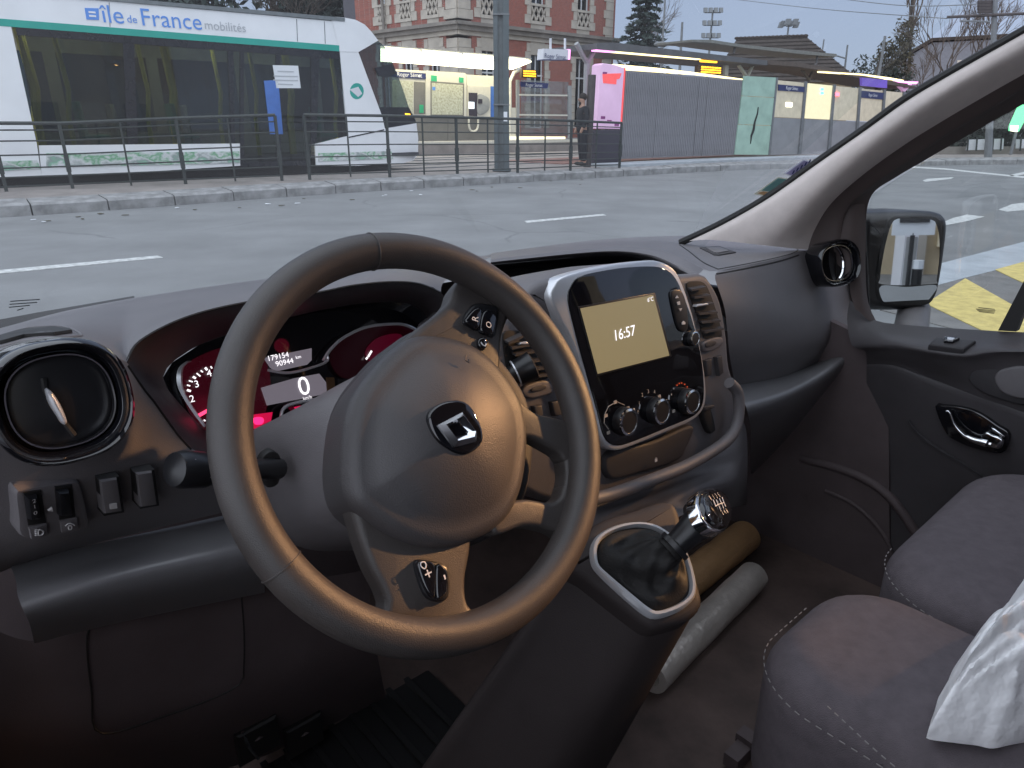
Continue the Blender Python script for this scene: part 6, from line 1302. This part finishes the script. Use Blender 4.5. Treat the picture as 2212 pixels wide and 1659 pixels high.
# ------------------------------------------------------------------ floor, firewall, sill
mb = MB(); mb.grid([[V(f, r, -.95+(.0 if f < .9 else .12)) for r in (-.07, .3, .7, 1.1, 1.46)] for f in (-.6, -.2, .2, .55, .85, 1.0)]); obj('cab_floor', mb, M['floor'], van)
mb = MB(); mb.slab([V(-.3, -.02, -.938), V(.93, -.02, -.938), V(.93, .56, -.938), V(-.3, .56, -.938)], UV, .012, .004, 2); obj('shade_floor_mat', mb, M['black'], van)  # dark mat added to keep the driver's footwell near black
for k in range(14):
    mb = MB(); mb.bar(V(-.25, .02+k*.038, -.936), V(.9, .02+k*.038, -.936), .010, .006); obj('shade_mat_rib', mb, M['black'], van)
mb = MB(); mb.grid([[V(1.0, r, -.84) for r in (-.05, .5, 1.0, 1.46)], [V(1.08, r, -.5) for r in (-.05, .5, 1.0, 1.46)], [V(1.15, r, -.30) for r in (-.05, .5, 1.0, 1.46)]]); obj('firewall', mb, M['lower'], van)
mb = MB(); mb.prism([V(1.0, 1.455, -.95), V(.40, 1.455, -.95), V(.50, 1.455, -.42), V(.72, 1.455, -.36), V(1.1, 1.455, -.36)], RV*.02); obj('kick_panel', mb, M['lower'], van)
mb = MB(); mb.box(V(.4, -.085, -.96), FV*.75, RV*.03, UV*.03); obj('door_sill', mb, M['vanpaint'], van)
for k, (x, y, f) in enumerate(((560, 1600, .80), (660, 1590, .82))):
    p = pf(x, y, f); mb = MB(); mb.slab([p+RV*a+UV*b for a, b in ((-.03, -.03), (.03, -.03), (.03, .03), (-.03, .03))], (-FV+UV*.5).normalized(), .012, .005, 2); pd = obj('pedal', mb, M['rubber'], van)
    mb = MB(); mb.tube([p-RV*.02+UV*.03, p-RV*.015+UV*.0, p+UV*(-.03)-RV*.005], .0025, 6); 
    if k == 0: obj('pedal_edge', mb, M['chrome'], pd)
    mb = MB(); mb.tube([p+FV*.005, p+FV*.12+UV*.2], .009, 8); obj('pedal_arm', mb, M['lower'], pd)
# ------------------------------------------------------------------ passenger bench
def cushion(name, r0_, r1_, f1, rad, label):
    o_ = []
    for (cf, cr, a0) in ((f1-rad, r1_-rad, 0), (f1-rad, r0_+rad, pi/2), (-.40+.04, r0_+.04, pi), (-.40+.04, r1_-.04, 1.5*pi)):
        rr_ = rad if cf > 0 else .04
        for k in range(9): a = a0+pi/2*k/8; o_.append((cf+rr_*cos(a), cr+rr_*sin(a) if 0 else cr+rr_*sin(pi/2-(a-a0))*(1) if 0 else cr))
    P = []
    for (cf, cr, sf, sr, rr_) in ((f1-rad, r1_-rad, 1, 1, rad), (f1-rad, r0_+rad, 1, -1, rad), (-.36, r0_+.04, -1, -1, .04), (-.36, r1_-.04, -1, 1, .04)):
        arc = [(cf+sf*rr_*sin(t*pi/16), cr+sr*rr_*cos(t*pi/16)) for t in range(9)]
        P += arc if sf*sr > 0 else arc[::-1]
    P = [V(f_, r_, -.535) for f_, r_ in P]
    mb = MB(); mb.slab(P, UV, .17, .05, 6, dome=.012, domes=3); root = obj('seat_cushion', mb, M['seat'], van, label, sharp=70); return root, P
s1_, P1 = cushion('seat_cushion', .585, .842, .292, .09, None); s2_, P2 = cushion('seat_cushion', .850, 1.36, .275, .12, None)
def stitches(pts, root, step=.0042):
    d_ = smooth(pts, 400); mb = MB(); acc = 0; on = True; i0 = 0
    for i in range(1, len(d_)):
        acc += (d_[i]-d_[i-1]).length
        if acc > step:
            if on: mb.bar(d_[i0], d_[i], .0011, .0009)
            on = not on; acc = 0; i0 = i
    obj('stitching', mb, M['stitch'], root)
stitches([V(.20, .655, -.528)]*0+[pu(x, y, -.575) for x, y in z7((355, 925), (300, 990), (280, 1070), (285, 1150), (320, 1230), (390, 1320), (560, 1500), (700, 1640))], s1_) if 0 else None
def offs(P, k0, k1, up, inn):
    c = sum(P, Vc())/len(P); return [P[k]+(Vc((c.x, c.y, 0))-Vc((P[k].x, P[k].y, 0))).normalized()*inn+UV*up for k in range(k0, k1)]
idx = list(range(9, 27)); so_ = offs(P1, 8, 19, -.030, -.002); stitches(so_[:10]+[so_[9].lerp(so_[10], k/8) for k in range(1, 9)], s1_); stitches(offs(P2, 9, 19, -.030, -.002), s2_)
stitches([pu(x, y, -.522) for x, y in z7((580, 1310), (700, 1420), (830, 1540), (970, 1660))], s1_)
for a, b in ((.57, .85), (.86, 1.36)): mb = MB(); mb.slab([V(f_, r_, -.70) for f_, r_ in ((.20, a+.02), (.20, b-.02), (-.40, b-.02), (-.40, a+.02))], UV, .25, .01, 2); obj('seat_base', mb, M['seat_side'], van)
for a, b in ((.585, .845), (.855, 1.36), (.0, .5)): mb = MB(); mb.slab([V(-.40, a, -.50), V(-.40, b, -.50), V(-.50, b-.02, .12), V(-.50, a+.02, .12)], FV, .10, .035, 4); obj('seat_back', mb, M['seat'], van)
mb = MB(); mb.tube([pu(2040, 1580, -.56), pu(2090, 1540, -.56)], .01, 8); obj('seat_belt_buckle', mb, M['lower'], van)
# ------------------------------------------------------------------ right door
dr_ = sheet('door', [[(1836, 648, 1.475), (1886, 690, 1.475), (1960, 702, 1.475), (2150, 715, 1.475), (2330, 724, 1.475)], [(1830, 690, 1.45), (1900, 716, 1.445), (1960, 726, 1.44), (2150, 740, 1.43), (2330, 748, 1.43)], [(1840, 745, 1.42), (1926, 742, 1.40), (2000, 754, 1.39), (2080, 765, 1.388), (2150, 757, 1.39), (2330, 765, 1.39)],
                     [(1868, 758, 1.425), (1928, 762, 1.41), (2010, 776, 1.40), (2090, 786, 1.40), (2170, 778, 1.40), (2330, 785, 1.40)], [(1872, 785, 1.45), (1936, 788, 1.43), (2020, 818, 1.43), (2110, 852, 1.42), (2212, 886, 1.42), (2330, 930, 1.42)], [(1872, 800, 1.45), (1934, 808, 1.43), (2020, 838, 1.425), (2110, 872, 1.42), (2212, 906, 1.418), (2330, 950, 1.42)], [(1870, 900, 1.465), (1950, 940, 1.45), (2050, 1000, 1.44), (2150, 1050, 1.44), (2330, 1110, 1.44)], [(1860, 1080, 1.47), (1960, 1110, 1.46), (2060, 1150, 1.46), (2160, 1180, 1.46), (2330, 1220, 1.46)], [(1780, 1260, 1.46), (1960, 1340, 1.46), (2100, 1400, 1.46), (2330, 1500, 1.46)]], M['doorm'], van, 60, 5, 'right door panel with chrome handle and window switch', pxd)
sheet('door_lower', [[(1870, 790, 1.465), (1868, 830, 1.468)], [(1700, 990, 1.46), (1700, 1000, 1.46)]], M['lower'], dr_, 4, 2, None, pxr) if 0 else None
hz = lambda px, r=1.425: [pr(x, y, r) for x, y in px]
mb = MB(); mb.slab(hz(sm2(z6((1105, 705), (1160, 700), (1280, 712), (1400, 750), (1520, 830), (1600, 892), (1560, 1015), (1420, 1000), (1260, 945), (1175, 880)), 44), 1.412), -RV, .01, .003, 2); hr = obj('handle_recess', mb, M['gloss'], dr_)
mb = MB(); q = smooth(hz(z6((1182, 740), (1205, 745), (1240, 830), (1300, 895), (1370, 930), (1430, 945), (1480, 962)), 1.402), 30); mb.tube(q, [.002+.007*min(1, (i/30)**2)*(1 if i < 28 else .5) for i in range(30)], 10); obj('door_handle', mb, M['chrome'], dr_)
mb = MB(); q = hz(z6((1480, 848), (1500, 852), (1572, 905), (1565, 920), (1490, 868)), 1.404); mb.slab(q, -RV, .006, .002, 2); obj('handle_edge', mb, M['chrome'], dr_)
mb = MB(); q = hz(sm2(z6((1400, 940), (1440, 880), (1500, 900), (1560, 930), (1540, 990), (1470, 975)), 24), 1.400); mb.slab(q, -RV, .008, .003, 3); obj('handle_grip', mb, M['chrome'], dr_)
mb = MB(); mb.slab([pr(x, y, r) for (x, y), r in zip(z6((1065, 292), (1115, 242), (1382, 266), (1300, 322)), (1.385, 1.42, 1.42, 1.385))], (UV-RV*.3).normalized(), .012, .004, 3); sb = obj('switch_plate', mb, M['dash_dark'], dr_)
mb = MB(); mb.slab([pr(x, y, r)+UV*.004 for (x, y), r in zip(z6((1165, 285), (1168, 252), (1270, 262), (1225, 290)), (1.395, 1.41, 1.41, 1.395))], (UV-RV*.3).normalized(), .008, .002, 2); obj('window_switch', mb, M['gloss'], dr_)
mb = MB(); mb.slab([pr(x, y, r)+UV*.006 for (x, y), r in zip(z6((1185, 282), (1185, 262), (1240, 268), (1222, 286)), (1.395, 1.41, 1.41, 1.395))], (UV-RV*.3).normalized(), .004, .001, 2); obj('switch_mark', mb, M['silver'], dr_)
mb = MB(); mb.slab(hz(sm2(z6((1325, 520), (1380, 460), (1520, 425), (1720, 420), (1760, 600), (1720, 700), (1500, 650), (1380, 590)), 36), 1.405), -RV, .01, .004, 3); obj('door_grip_recess', mb, M['dash_dark'], dr_)
mb = MB(); mb.slab(hz(sm2(z6((1500, 520), (1560, 460), (1720, 450), (1760, 600), (1720, 660), (1560, 620)), 30), 1.398), -RV, .01, .004, 3); obj('door_grip', mb, M['dash'], dr_)
for pth, r_ in ((((220, 1050), (450, 1110), (650, 1190), (800, 1300), (920, 1450), (1010, 1600)), .010), (((380, 1265), (560, 1350), (700, 1470), (790, 1600), (820, 1700)), .005)):
    mb = MB(); mb.tube(smooth(hz(z6(*pth), 1.456), 30), r_, 10); obj('door_pocket_rim', mb, M['lower'], dr_)
mb = MB(); mb.tube(smooth(hz(z6((930, 800), (1000, 890), (1130, 990), (1300, 1090), (1500, 1220), (1699, 1330)), 1.436), 30), .003, 6); obj('panel_seam', mb, M['dash_dark'], dr_)
# glass, frame, sail panel
gp_ = [V(.70, 1.485, -.24), V(.62, 1.485, -.42), V(-.40, 1.485, -.36), V(-.40, 1.44, .36), V(.05, 1.44, .36), V(.40, 1.47, .06)]
mb = MB(); mb.prism([pr(x, y, 1.485) for x, y in ((1868, 470), (1884, 420), (2050, 316), (2330, 158), (2700, -60), (2700, 760), (2330, 730), (1880, 700))], RV*.004); obj('door_glass', mb, M['glassd'], dr_)
mb = MB(); mb.prism([pr(x, y, 1.472) for x, y in s6((2124, 1085), (2330, 700), (2410, 700), (2180, 1200), (2060, 1506), (1908, 1498))], RV*.02); obj('window_divider', mb, M['rubber'], dr_)
for k, (dx, dy, wdt) in enumerate(((0, 0, 75), (-6, 12, 90), (-4, 22, 80), (-2, 32, 70))):
    q = [pr(x, y, 1.478) for x, y in s6((1820+dx-wdt, 1305+dy), (1820+dx+wdt*.8, 1320+dy), (1820+dx+wdt*.8, 1325+dy), (1820+dx-wdt, 1311+dy))]; mb = MB(); mb.prism(q, RV*.001); obj('glass_mark', mb, M['rubber'], dr_)
E0 = [(1470, 524, 1.32), (1552, 486, 1.33), (1652, 430, 1.345), (1764, 351, 1.36), (1864, 281, 1.37), (1952, 217, 1.375), (2040, 164, 1.38), (2212, 67, 1.385), (2400, -40, 1.39)]
Ea = [(1530, 518, 1.315), (1600, 482, 1.32), (1690, 425, 1.33), (1790, 352, 1.345), (1885, 285, 1.355), (1970, 226, 1.36), (2060, 172, 1.365), (2212, 85, 1.37), (2400, -22, 1.375)]
E1 = [(1650, 530, 1.34), (1700, 490, 1.34), (1760, 430, 1.345), (1835, 362, 1.355), (1925, 290, 1.362), (2010, 230, 1.366), (2100, 175, 1.37), (2212, 115, 1.375), (2400, 10, 1.38)]
E2 = [(1745, 540, 1.42), (1758, 500, 1.42), (1795, 440, 1.42), (1865, 377, 1.42), (1955, 312, 1.42), (2035, 262, 1.42), (2120, 212, 1.42), (2212, 160, 1.42), (2400, 55, 1.42)]
pil_ = sheet('windscreen_pillar', [E0, Ea, E1, E2], M['trim'], van, 50, 6, None, pxr)
E3 = [(1812, 545, 1.45), (1815, 500, 1.45), (1830, 450, 1.45), (1890, 396, 1.45), (1975, 338, 1.45), (2045, 290, 1.45), (2130, 240, 1.45), (2212, 190, 1.45), (2400, 85, 1.45)]
E4 = [(1872, 545, 1.482), (1870, 480, 1.482), (1884, 420, 1.482), (1935, 383, 1.482), (2000, 345, 1.482), (2070, 304, 1.482), (2140, 264, 1.482), (2212, 224, 1.482), (2400, 118, 1.482)]
sheet('door_frame', [E2, [(x, y, r-.012) for x, y, r in E3], E3, E4], M['trim_dark'], van, 50, 4, None, pxr)
mb = MB(); mb.tube(smooth(pxr(E0), 60), .008, 8); obj('windscreen_seal', mb, M['rubber'], van)
sheet('sail_panel', [[(1775, 540, 1.445), (1790, 490, 1.445), (1835, 446, 1.45), (1868, 440, 1.47)], [(1800, 560, 1.44), (1815, 520, 1.44), (1845, 490, 1.45), (1870, 490, 1.475)], [(1830, 600, 1.44), (1845, 596, 1.445), (1858, 592, 1.455), (1870, 590, 1.48)], [(1838, 640, 1.44), (1850, 640, 1.445), (1862, 645, 1.455), (1876, 655, 1.48)], [(1848, 668, 1.44), (1860, 676, 1.45), (1874, 690, 1.46), (1898, 704, 1.478)]], M['trim_dark'], dr_, 12, 3, None, pxr)
# ------------------------------------------------------------------ wing mirror
mn = (-FV*.86-RV*.50+UV*.06).normalized(); MP = TPl(pr(1975, 570, 1.70), mn, (RV*.86-FV*.5))
mh = sm2(s6((780, 640), (810, 560), (870, 525), (1000, 512), (1300, 506), (1450, 520), (1508, 560), (1522, 650), (1500, 850), (1460, 1100), (1425, 1225), (1355, 1292), (1200, 1332), (950, 1342), (840, 1322), (785, 1265), (755, 1100), (762, 850)), 80)
mb = MB(); mb.slab(MP.ps(mh, 0), mn, .12, .025, 5); mir = obj('wing_mirror', mb, M['satin'], van, 'black wing mirror outside the right door window', sharp=60)
mr_o = sm2(s6((1020, 560), (1200, 545), (1390, 550), (1440, 600), (1450, 720), (1440, 900), (1415, 1100), (1385, 1220), (1320, 1285), (1100, 1295), (960, 1275), (910, 1220), (900, 1100), (920, 920), (975, 680)), 60)
mb = MB(); mb.slab(MP.ps(mr_o, .004), mn, .02, .004, 3); obj('mirror_bezel', mb, M['rubber'], mir)
mb = MB(); mb.prism(MP.ps(sm2(s6((1045, 585), (1150, 570), (1340, 575), (1392, 605), (1420, 720), (1420, 900), (1398, 1090), (1392, 1108), (1150, 1122), (930, 1112), (928, 1080), (945, 940), (990, 720)), 50), .006), -mn*.003); obj('mirror_glass', mb, M['mirror'], mir)
q = MP.ps(sm2(s6((932, 1125), (1150, 1135), (1388, 1120), (1368, 1200), (1312, 1262), (1200, 1275), (1000, 1270), (945, 1232)), 40), .006)
mb = MB(); c_ = sum(q, Vc())/len(q); n2 = (mn+UV*-.10).normalized(); mb.prism([p+mn*((p-c_).dot(UV)*.12) for p in q], -mn*.003); obj('wide_angle_glass', mb, M['mirror'], mir)
mb = MB(); a0_ = MP.h(*s6((1215, 1300))[0], -.05); mb.tube([a0_, a0_.lerp(pr(1966, 722, 1.60), .5), pr(1966, 722, 1.58), pr(1940, 760, 1.50)], .034, 12, flat=.6); obj('mirror_arm', mb, M['dash'], mir)
# ------------------------------------------------------------------ windscreen and stickers
bt = [V(.93, -.10, -.265), V(1.10, .10, -.272), V(1.185, .40, -.275), V(1.20, .75, -.278), V(1.17, 1.05, -.275), V(1.06, 1.24, -.27), V(.90, 1.36, -.262)]
tp_ = [V(.12, -.06, .50), V(.20, .12, .52), V(.25, .40, .53), V(.26, .72, .53), V(.25, 1.0, .53), V(.20, 1.22, .52), V(.10, 1.40, .50)]
mb = MB(); mb.grid([[a.lerp(b, t) + (FV*.05+UV*.05)*(t*(1-t)) for a, b in zip(smooth(bt, 20), smooth(tp_, 20))] for t in [k/8 for k in range(9)]]); wsn = obj('windscreen', mb, M['glassw'], van, sharp=80)
sn = ((bt[6]-bt[5]).cross(tp_[6]-bt[6])).normalized(); sn = sn if sn.dot(CAM-bt[6]) > 0 else -sn; SPn = TPl(bt[5].lerp(bt[6], .6), sn, RV)
stk = s4((1318, 1432), (1690, 1172), (1790, 1205), (1760, 1240), (1432, 1458))
def stq(name, px, m, off): mb = MB(); mb.prism(SPn.ps(px, off), -sn*.0006); obj(name, mb, m, wsn)
stq('insurance_sticker', s4((1318, 1432), (1500, 1305), (1620, 1325), (1432, 1458)), M['stickcream'], .004); stq('insurance_sticker', s4((1535, 1278), (1690, 1172), (1792, 1206), (1620, 1320)), M['stickwhite'], .004)
stq('sticker_field', s4((1375, 1405), (1500, 1315), (1600, 1330), (1470, 1418)), M['stickteal'], .006); stq('sticker_field', s4((1555, 1280), (1690, 1184), (1775, 1212), (1635, 1305)), M['stickblue'], .006); stq('sticker_field', s4((1345, 1425), (1390, 1412), (1450, 1425), (1420, 1448)), mat('sticker_orange', (.5, .3, .15), .6), .006)
for k in range(5): x = 1600+k*30; y = 1283-k*20; stq('sticker_print', s4((x, y), (x+14, y-28), (x+22, y-24), (x+8, y+4)), M['navy'], .0075)
WSn = ((bt[1]-bt[0]).cross(tp_[1]-bt[1])).normalized(); WSn = WSn if WSn.dot(CAM-bt[1]) > 0 else -WSn; WS = TPl(bt[0].lerp(bt[1], .5), WSn, RV)
for k, (xa, xb) in enumerate(((85, 320), (78, 300), (75, 240), (140, 190))):
    y = 210+k*24; mb = MB(); mb.prism(WS.ps(z1((xa, y), (xb, y-16), (xb, y-10), (xa, y+6)), .003), -WSn*.0004); obj('glass_mark', mb, M['railpaint'], wsn)
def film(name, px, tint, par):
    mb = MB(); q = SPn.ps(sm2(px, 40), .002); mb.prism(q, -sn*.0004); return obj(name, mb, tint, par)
# black ceramic edge seen low on the left
mb = MB(); mb.grid([[pf(x, y, f) for x, y, f in ((-60, 702, 1.07), (0, 690, 1.10), (80, 675, 1.12), (180, 658, 1.15), (290, 639, 1.17))], [pf(x, y, f) for x, y, f in ((-60, 735, 1.03), (0, 716, 1.07), (80, 695, 1.10), (180, 668, 1.125), (290, 644, 1.145))]]); obj('windscreen_edge', mb, M['rubber'], wsn)
film('reflection_film', [(1497, 512), (1516, 470), (1536, 428), (1556, 388), (1574, 360), (1640, 345), (1720, 335), (1780, 325), (1775, 345), (1740, 372), (1640, 440), (1560, 490)], glass('reflection_haze_glass', (.97, .97, .97), .3, dirt_haze=.16), wsn)  # thin pale sheet painting in the reflection beside the right pillar
# ------------------------------------------------------------------ shell
mb = MB(); mb.prism([V(.28, -.12, .54), V(.28, 1.42, .54), V(-.62, 1.42, .62), V(-.62, -.12, .62)], UV*.05); obj('cab_roof', mb, M['roof'], van)
mb = MB(); mb.prism([V(-.60, -.12, -1.0), V(-.60, 1.48, -1.0), V(-.60, 1.44, .64), V(-.60, -.10, .64)], -FV*.04); obj('bulkhead', mb, M['roof'], van)
mb = MB(); mb.prism([V(-.38, 1.49, -1.0), V(-.60, 1.49, -1.0), V(-.60, 1.45, .64), V(-.38, 1.45, .64)], RV*.06); obj('rear_pillar', mb, M['trim_dark'], van)
mb = MB(); mb.prism([V(-.38, -.14, -1.0), V(-.60, -.14, -1.0), V(-.60, -.12, .64), V(-.38, -.12, .64)], RV*.05); obj('rear_pillar', mb, M['trim_dark'], van)
mb = MB(); mb.tube([V(.92, -.14, -.26), V(.5, -.15, .15), V(.13, -.13, .53)], .04, 10); obj('windscreen_pillar', mb, M['trim'], van)
mb = MB(); mb.prism([V(.95, 1.50, -1.0), V(-.40, 1.50, -1.0), V(-.40, 1.50, -.42), V(.62, 1.50, -.44), V(.95, 1.45, -.40)], RV*.05); obj('door_skin', mb, M['vanpaint'], dr_)
mb = MB(); mb.prism([V(.95, -.16, -1.0), V(.75, -.16, -1.0), V(.75, -.16, -.3), V(.95, -.14, -.28)], RV*.04); obj('hinge_post', mb, M['vanpaint'], van)
mb = MB(); mb.grid([[V(1.22, r, -.34) for r in (-.1, .3, .75, 1.2, 1.5)], [V(1.55, r, -.50) for r in (-.1, .3, .75, 1.2, 1.5)], [V(1.72, r, -.72) for r in (-.1, .3, .75, 1.2, 1.5)]]); obj('bonnet', mb, M['vanpaint'], van)
mb = MB(); mb.prism([V(.93, -.10, -.98), V(-.38, -.10, -.98), V(-.38, -.10, -.34), V(.55, -.10, -.34), V(.93, -.10, -.30)], -RV*.05); dl = obj('shade_door_panel', mb, M['doorm'], van)  # closed door out of view, added to keep the lower cab dark
mb = MB(); mb.slab([V(.30, -.098, -.50), V(-.30, -.098, -.50), V(-.30, -.098, -.44), V(.30, -.098, -.44)], RV, .03, .01, 3); obj('armrest', mb, M['dash'], dl)
# ================================================================== loose things in the cab
def roll(name, a, b, R, m, label, wob=.004):
    rnd = random.Random(name); path = [a.lerp(b, k/14) for k in range(15)]; d_ = (b-a).normalized(); mb = MB(); s_ = d_.cross(UV).normalized(); u_ = s_.cross(d_)
    rings = []
    for i, p in enumerate(path):
        ring = []
        for k in range(28):
            t = 2*pi*k/28; q = R*(1+.05*mnoise.noise(Vc((i*.6, cos(t)*1.5, sin(t)*1.5)))); ring.append(p+(s_*cos(t)+u_*sin(t))*q)
        rings.append(ring)
    inner_ = [[p+(q-p)*.55 for q in r_] for p, r_ in ((path[0], rings[0]), (path[-1], rings[-1]))]
    mb.grid([inner_[0]]+rings+[inner_[1], inner_[0]], True); o_ = obj(name, mb, m, None, sharp=45); return tag(o_, label, 'roll')
roll('cardboard_roll', pu(1440, 1290, -.905), pu(1610, 1158, -.912), .038, M['card'], 'brown rolled sheet lying on the cab floor, the farther roll behind the gear lever')
roll('foil_roll', pu(1405, 1462, -.912), pu(1628, 1244, -.918), .032, M['card2'], 'pale grey shiny roll on the cab floor, nearer one beside the gear console')
# white plastic bag on the bench
bo_ = z7((1720, 670), (1600, 765), (1500, 860), (1420, 935), (1365, 1000), (1300, 1085), (1265, 1160), (1240, 1232), (1212, 1252), (1185, 1340), (1160, 1412), (1170, 1440), (1330, 1462), (1440, 1475), (1530, 1492), (1620, 1475), (1800, 1430), (2000, 1300), (2150, 1000), (2050, 720))
bpq = [pu(x, y, -.515) for x, y in [(p.x, p.y) for p in smooth([Vc(p) for p in bo_], 140, True)]]
cb = sum(bpq, Vc())/140; tipb = pu(*z7((1150, 1420))[0], -.515); rnd = random.Random(5); mb = MB(); rows = []
for k in range(33):
    t = k/32; hgt = .10*(1-(1-t)**2.2); row = []
    for i, p in enumerate(bpq):
        q = p.lerp(cb, t*.995); w_ = mnoise.noise(q*13)*.020+abs(mnoise.noise(q*30+Vc((3, 1, 7))))*.020-abs(mnoise.noise(q*55))*.006; dd = q-tipb; an = atan2(dd.dot(FV), dd.dot(RV)); w_ += (abs(sin(an*9+mnoise.noise(q*5)*2.2))-.5)*.018*min(1, dd.length*6)+(abs(sin(an*23+1+mnoise.noise(q*9)*2.5))-.5)*.007; row.append(q+UV*(hgt+w_*min(1, t*4)*(1-.3*t)))
    rows.append(row)
rows = [[p-UV*.012 for p in bpq]]+rows
mb.grid(rows, True); mb.caps(rows[0][::-1]); bago = obj('plastic_bag', mb, M['bag'], None, sharp=50); tag(bago, 'crumpled white plastic bag lying on the passenger bench', 'bag')
# small dark clip on the floor by the bench
mb = MB(); p = pu(1600, 1625, -.93); mb.box(p, RV*.03, FV*.012, UV*.012); mb.box(p+RV*.02+UV*.014, RV*.012, FV*.016, UV*.008); tag(obj('floor_bracket', mb, M['lower'], None), 'small dark bracket on the floor at the foot of the bench', 'bracket')
# ================================================================== behind the van: what the wing mirror shows, and an assumed warm street lamp
bk = V(-14, 4.0, -ZC); bk.z = 0
hbk = tag(empty('tan_building', bk), 'tan building behind the van, seen only in the wing mirror', 'building')
def bx(name, f0, f1, r0_, r1_, z0, z1, m, par): mb = MB(); mb.prism([V(f0, r0_, z0-ZC), V(f0, r1_, z0-ZC), V(f1, r1_, z0-ZC), V(f1, r0_, z0-ZC)], UV*(z1-z0)); return obj(name, mb, m, par)
bx('wall', -12, -15, -6, 14, 0, 7, M['wall_tan'], hbk)
for k in range(8): bx('pilaster', -11.8, -12.02, -5+k*2.2, -4.6+k*2.2, 0, 6.6, M['stone'], hbk); bx('shopfront', -11.9, -12.05, -4.4+k*2.2, -3.2+k*2.2, .5, 2.6, M['win_dark'] if k % 2 else lit2, hbk)
def mirrored(px, fpl):
    """where a mirror pixel's line of sight meets the upright plane f = fpl behind the van"""
    x, y = s6(px)[0]; p = MP.h(x, y, .006); d = (p-CAM).normalized(); d = d-mn*(2*d.dot(mn)); return p+d*((CAM+FV*fpl-p).dot(FV)/d.dot(FV))
KF = -7.0
q = [mirrored(p, KF) for p in ((1035, 560), (1340, 560), (1295, 1215), (1035, 1215))]
rl_, rh_ = sorted(((q[0]+q[3]-CAM*2).dot(RV)/2, (q[1]+q[2]-CAM*2).dot(RV)/2)); zt_ = max(p.z for p in q)+.3; wk = rh_-rl_; rl_, rh_ = rl_+wk*.30, rh_-wk*.30
wtw = tag(empty('white_kiosk', V(KF, (rl_+rh_)/2, -ZC)), 'tall white kiosk panel behind the van, seen in the wing mirror', 'kiosk')
bx('body', KF, KF-.6, rl_, rh_, .05, zt_, M['signwhite'], wtw)
w2 = (rh_-rl_); bx('grey_panel', KF+.03, KF-.05, rl_+w2*.12, rh_-w2*.1, .15, zt_*.62, M['canopy_pale'], wtw)
def mpole(name, a, b, r_, label, m): 
    A = mirrored(a, KF+.8); B = mirrored(b, KF+.8); A.z = .0; A.x, A.y = B.x, B.y; mb = MB(); mb.tube([A, B], r_, 8); root = tag(empty(name, A), label, 'pole'); obj('shaft', mb, m, root); return root, B
rt_, B = mpole('sign_post', (1150, 1210), (1202, 690), .022, 'dark sign post with white plate reflected in the wing mirror', M['black'])
mb = MB(); mb.box(B+UV*.12, RV*.2, FV*.02, UV*.14); obj('white_plate', mb, M['paper'], rt_); mb = MB(); mb.box(B+UV*.14+FV*.03, RV*.14, FV*.01, UV*.03); obj('plate_mark', mb, M['black'], rt_); mb = MB(); mb.lathe(B+UV*.5, FV, RV, [(.2, -.01), (.2, .02), (.01, .02)], 24); obj('red_disc', mb, M['red'], rt_)
rt_, B = mpole('bollard', (1180, 1200), (1240, 985), .05, 'dark bollard with white cap reflected in the wing mirror', M['black']); mb = MB(); mb.tube([B, B+UV*.09], .055, 8); obj('white_cap', mb, M['paper'], rt_)
# assumed unseen lamp, its warm light added through the right door window
lpos = V(.48-2.6, .31+8.4, -.26+2.75); lb0 = Vc((lpos.x, lpos.y, 0))+RV*.6; lb0.z = 0
slm = tag(empty('assumed_street_lamp', lb0), 'assumed warm street lamp on a grey post beside the van, outside the picture, added to light the wheel', 'street lamp')
mb = MB(); mb.tube([lb0, lb0+UV*(lpos.z+.25), lpos+UV*.2], [.08, .06, .04], 10); obj('post', mb, M['steel'], slm)
mb = MB(); mb.lathe(lpos+UV*.05, UV, RV, [(.16, .0), (.17, .05), (.10, .14), (.03, .18)], 20, cap=False); obj('hood', mb, M['steel'], slm)
mb = MB(); mb.ball(lpos+UV*.06, RV*.07, FV*.07, UV*.06); obj('bulb', mb, glow('assumed_lamp_bulb', (1, .55, .2), 6), slm)
ld = bpy.data.lights.new('assumed_lamp_spot', 'SPOT'); ld.energy = 3600; ld.color = (1, .52, .22); ld.spot_size = radians(4.5); ld.spot_blend = 1.0; ld.shadow_soft_size = .12  # tight cone keeps this added warm light on the steering wheel
lo = bpy.data.objects.new('assumed_lamp_spot', ld); COL.objects.link(lo); lo.parent = slm; lo.location = lpos-wloc(slm); lo.rotation_euler = (V(.45, .42, -.36)-lpos).to_track_quat('-Z', 'Y').to_euler()
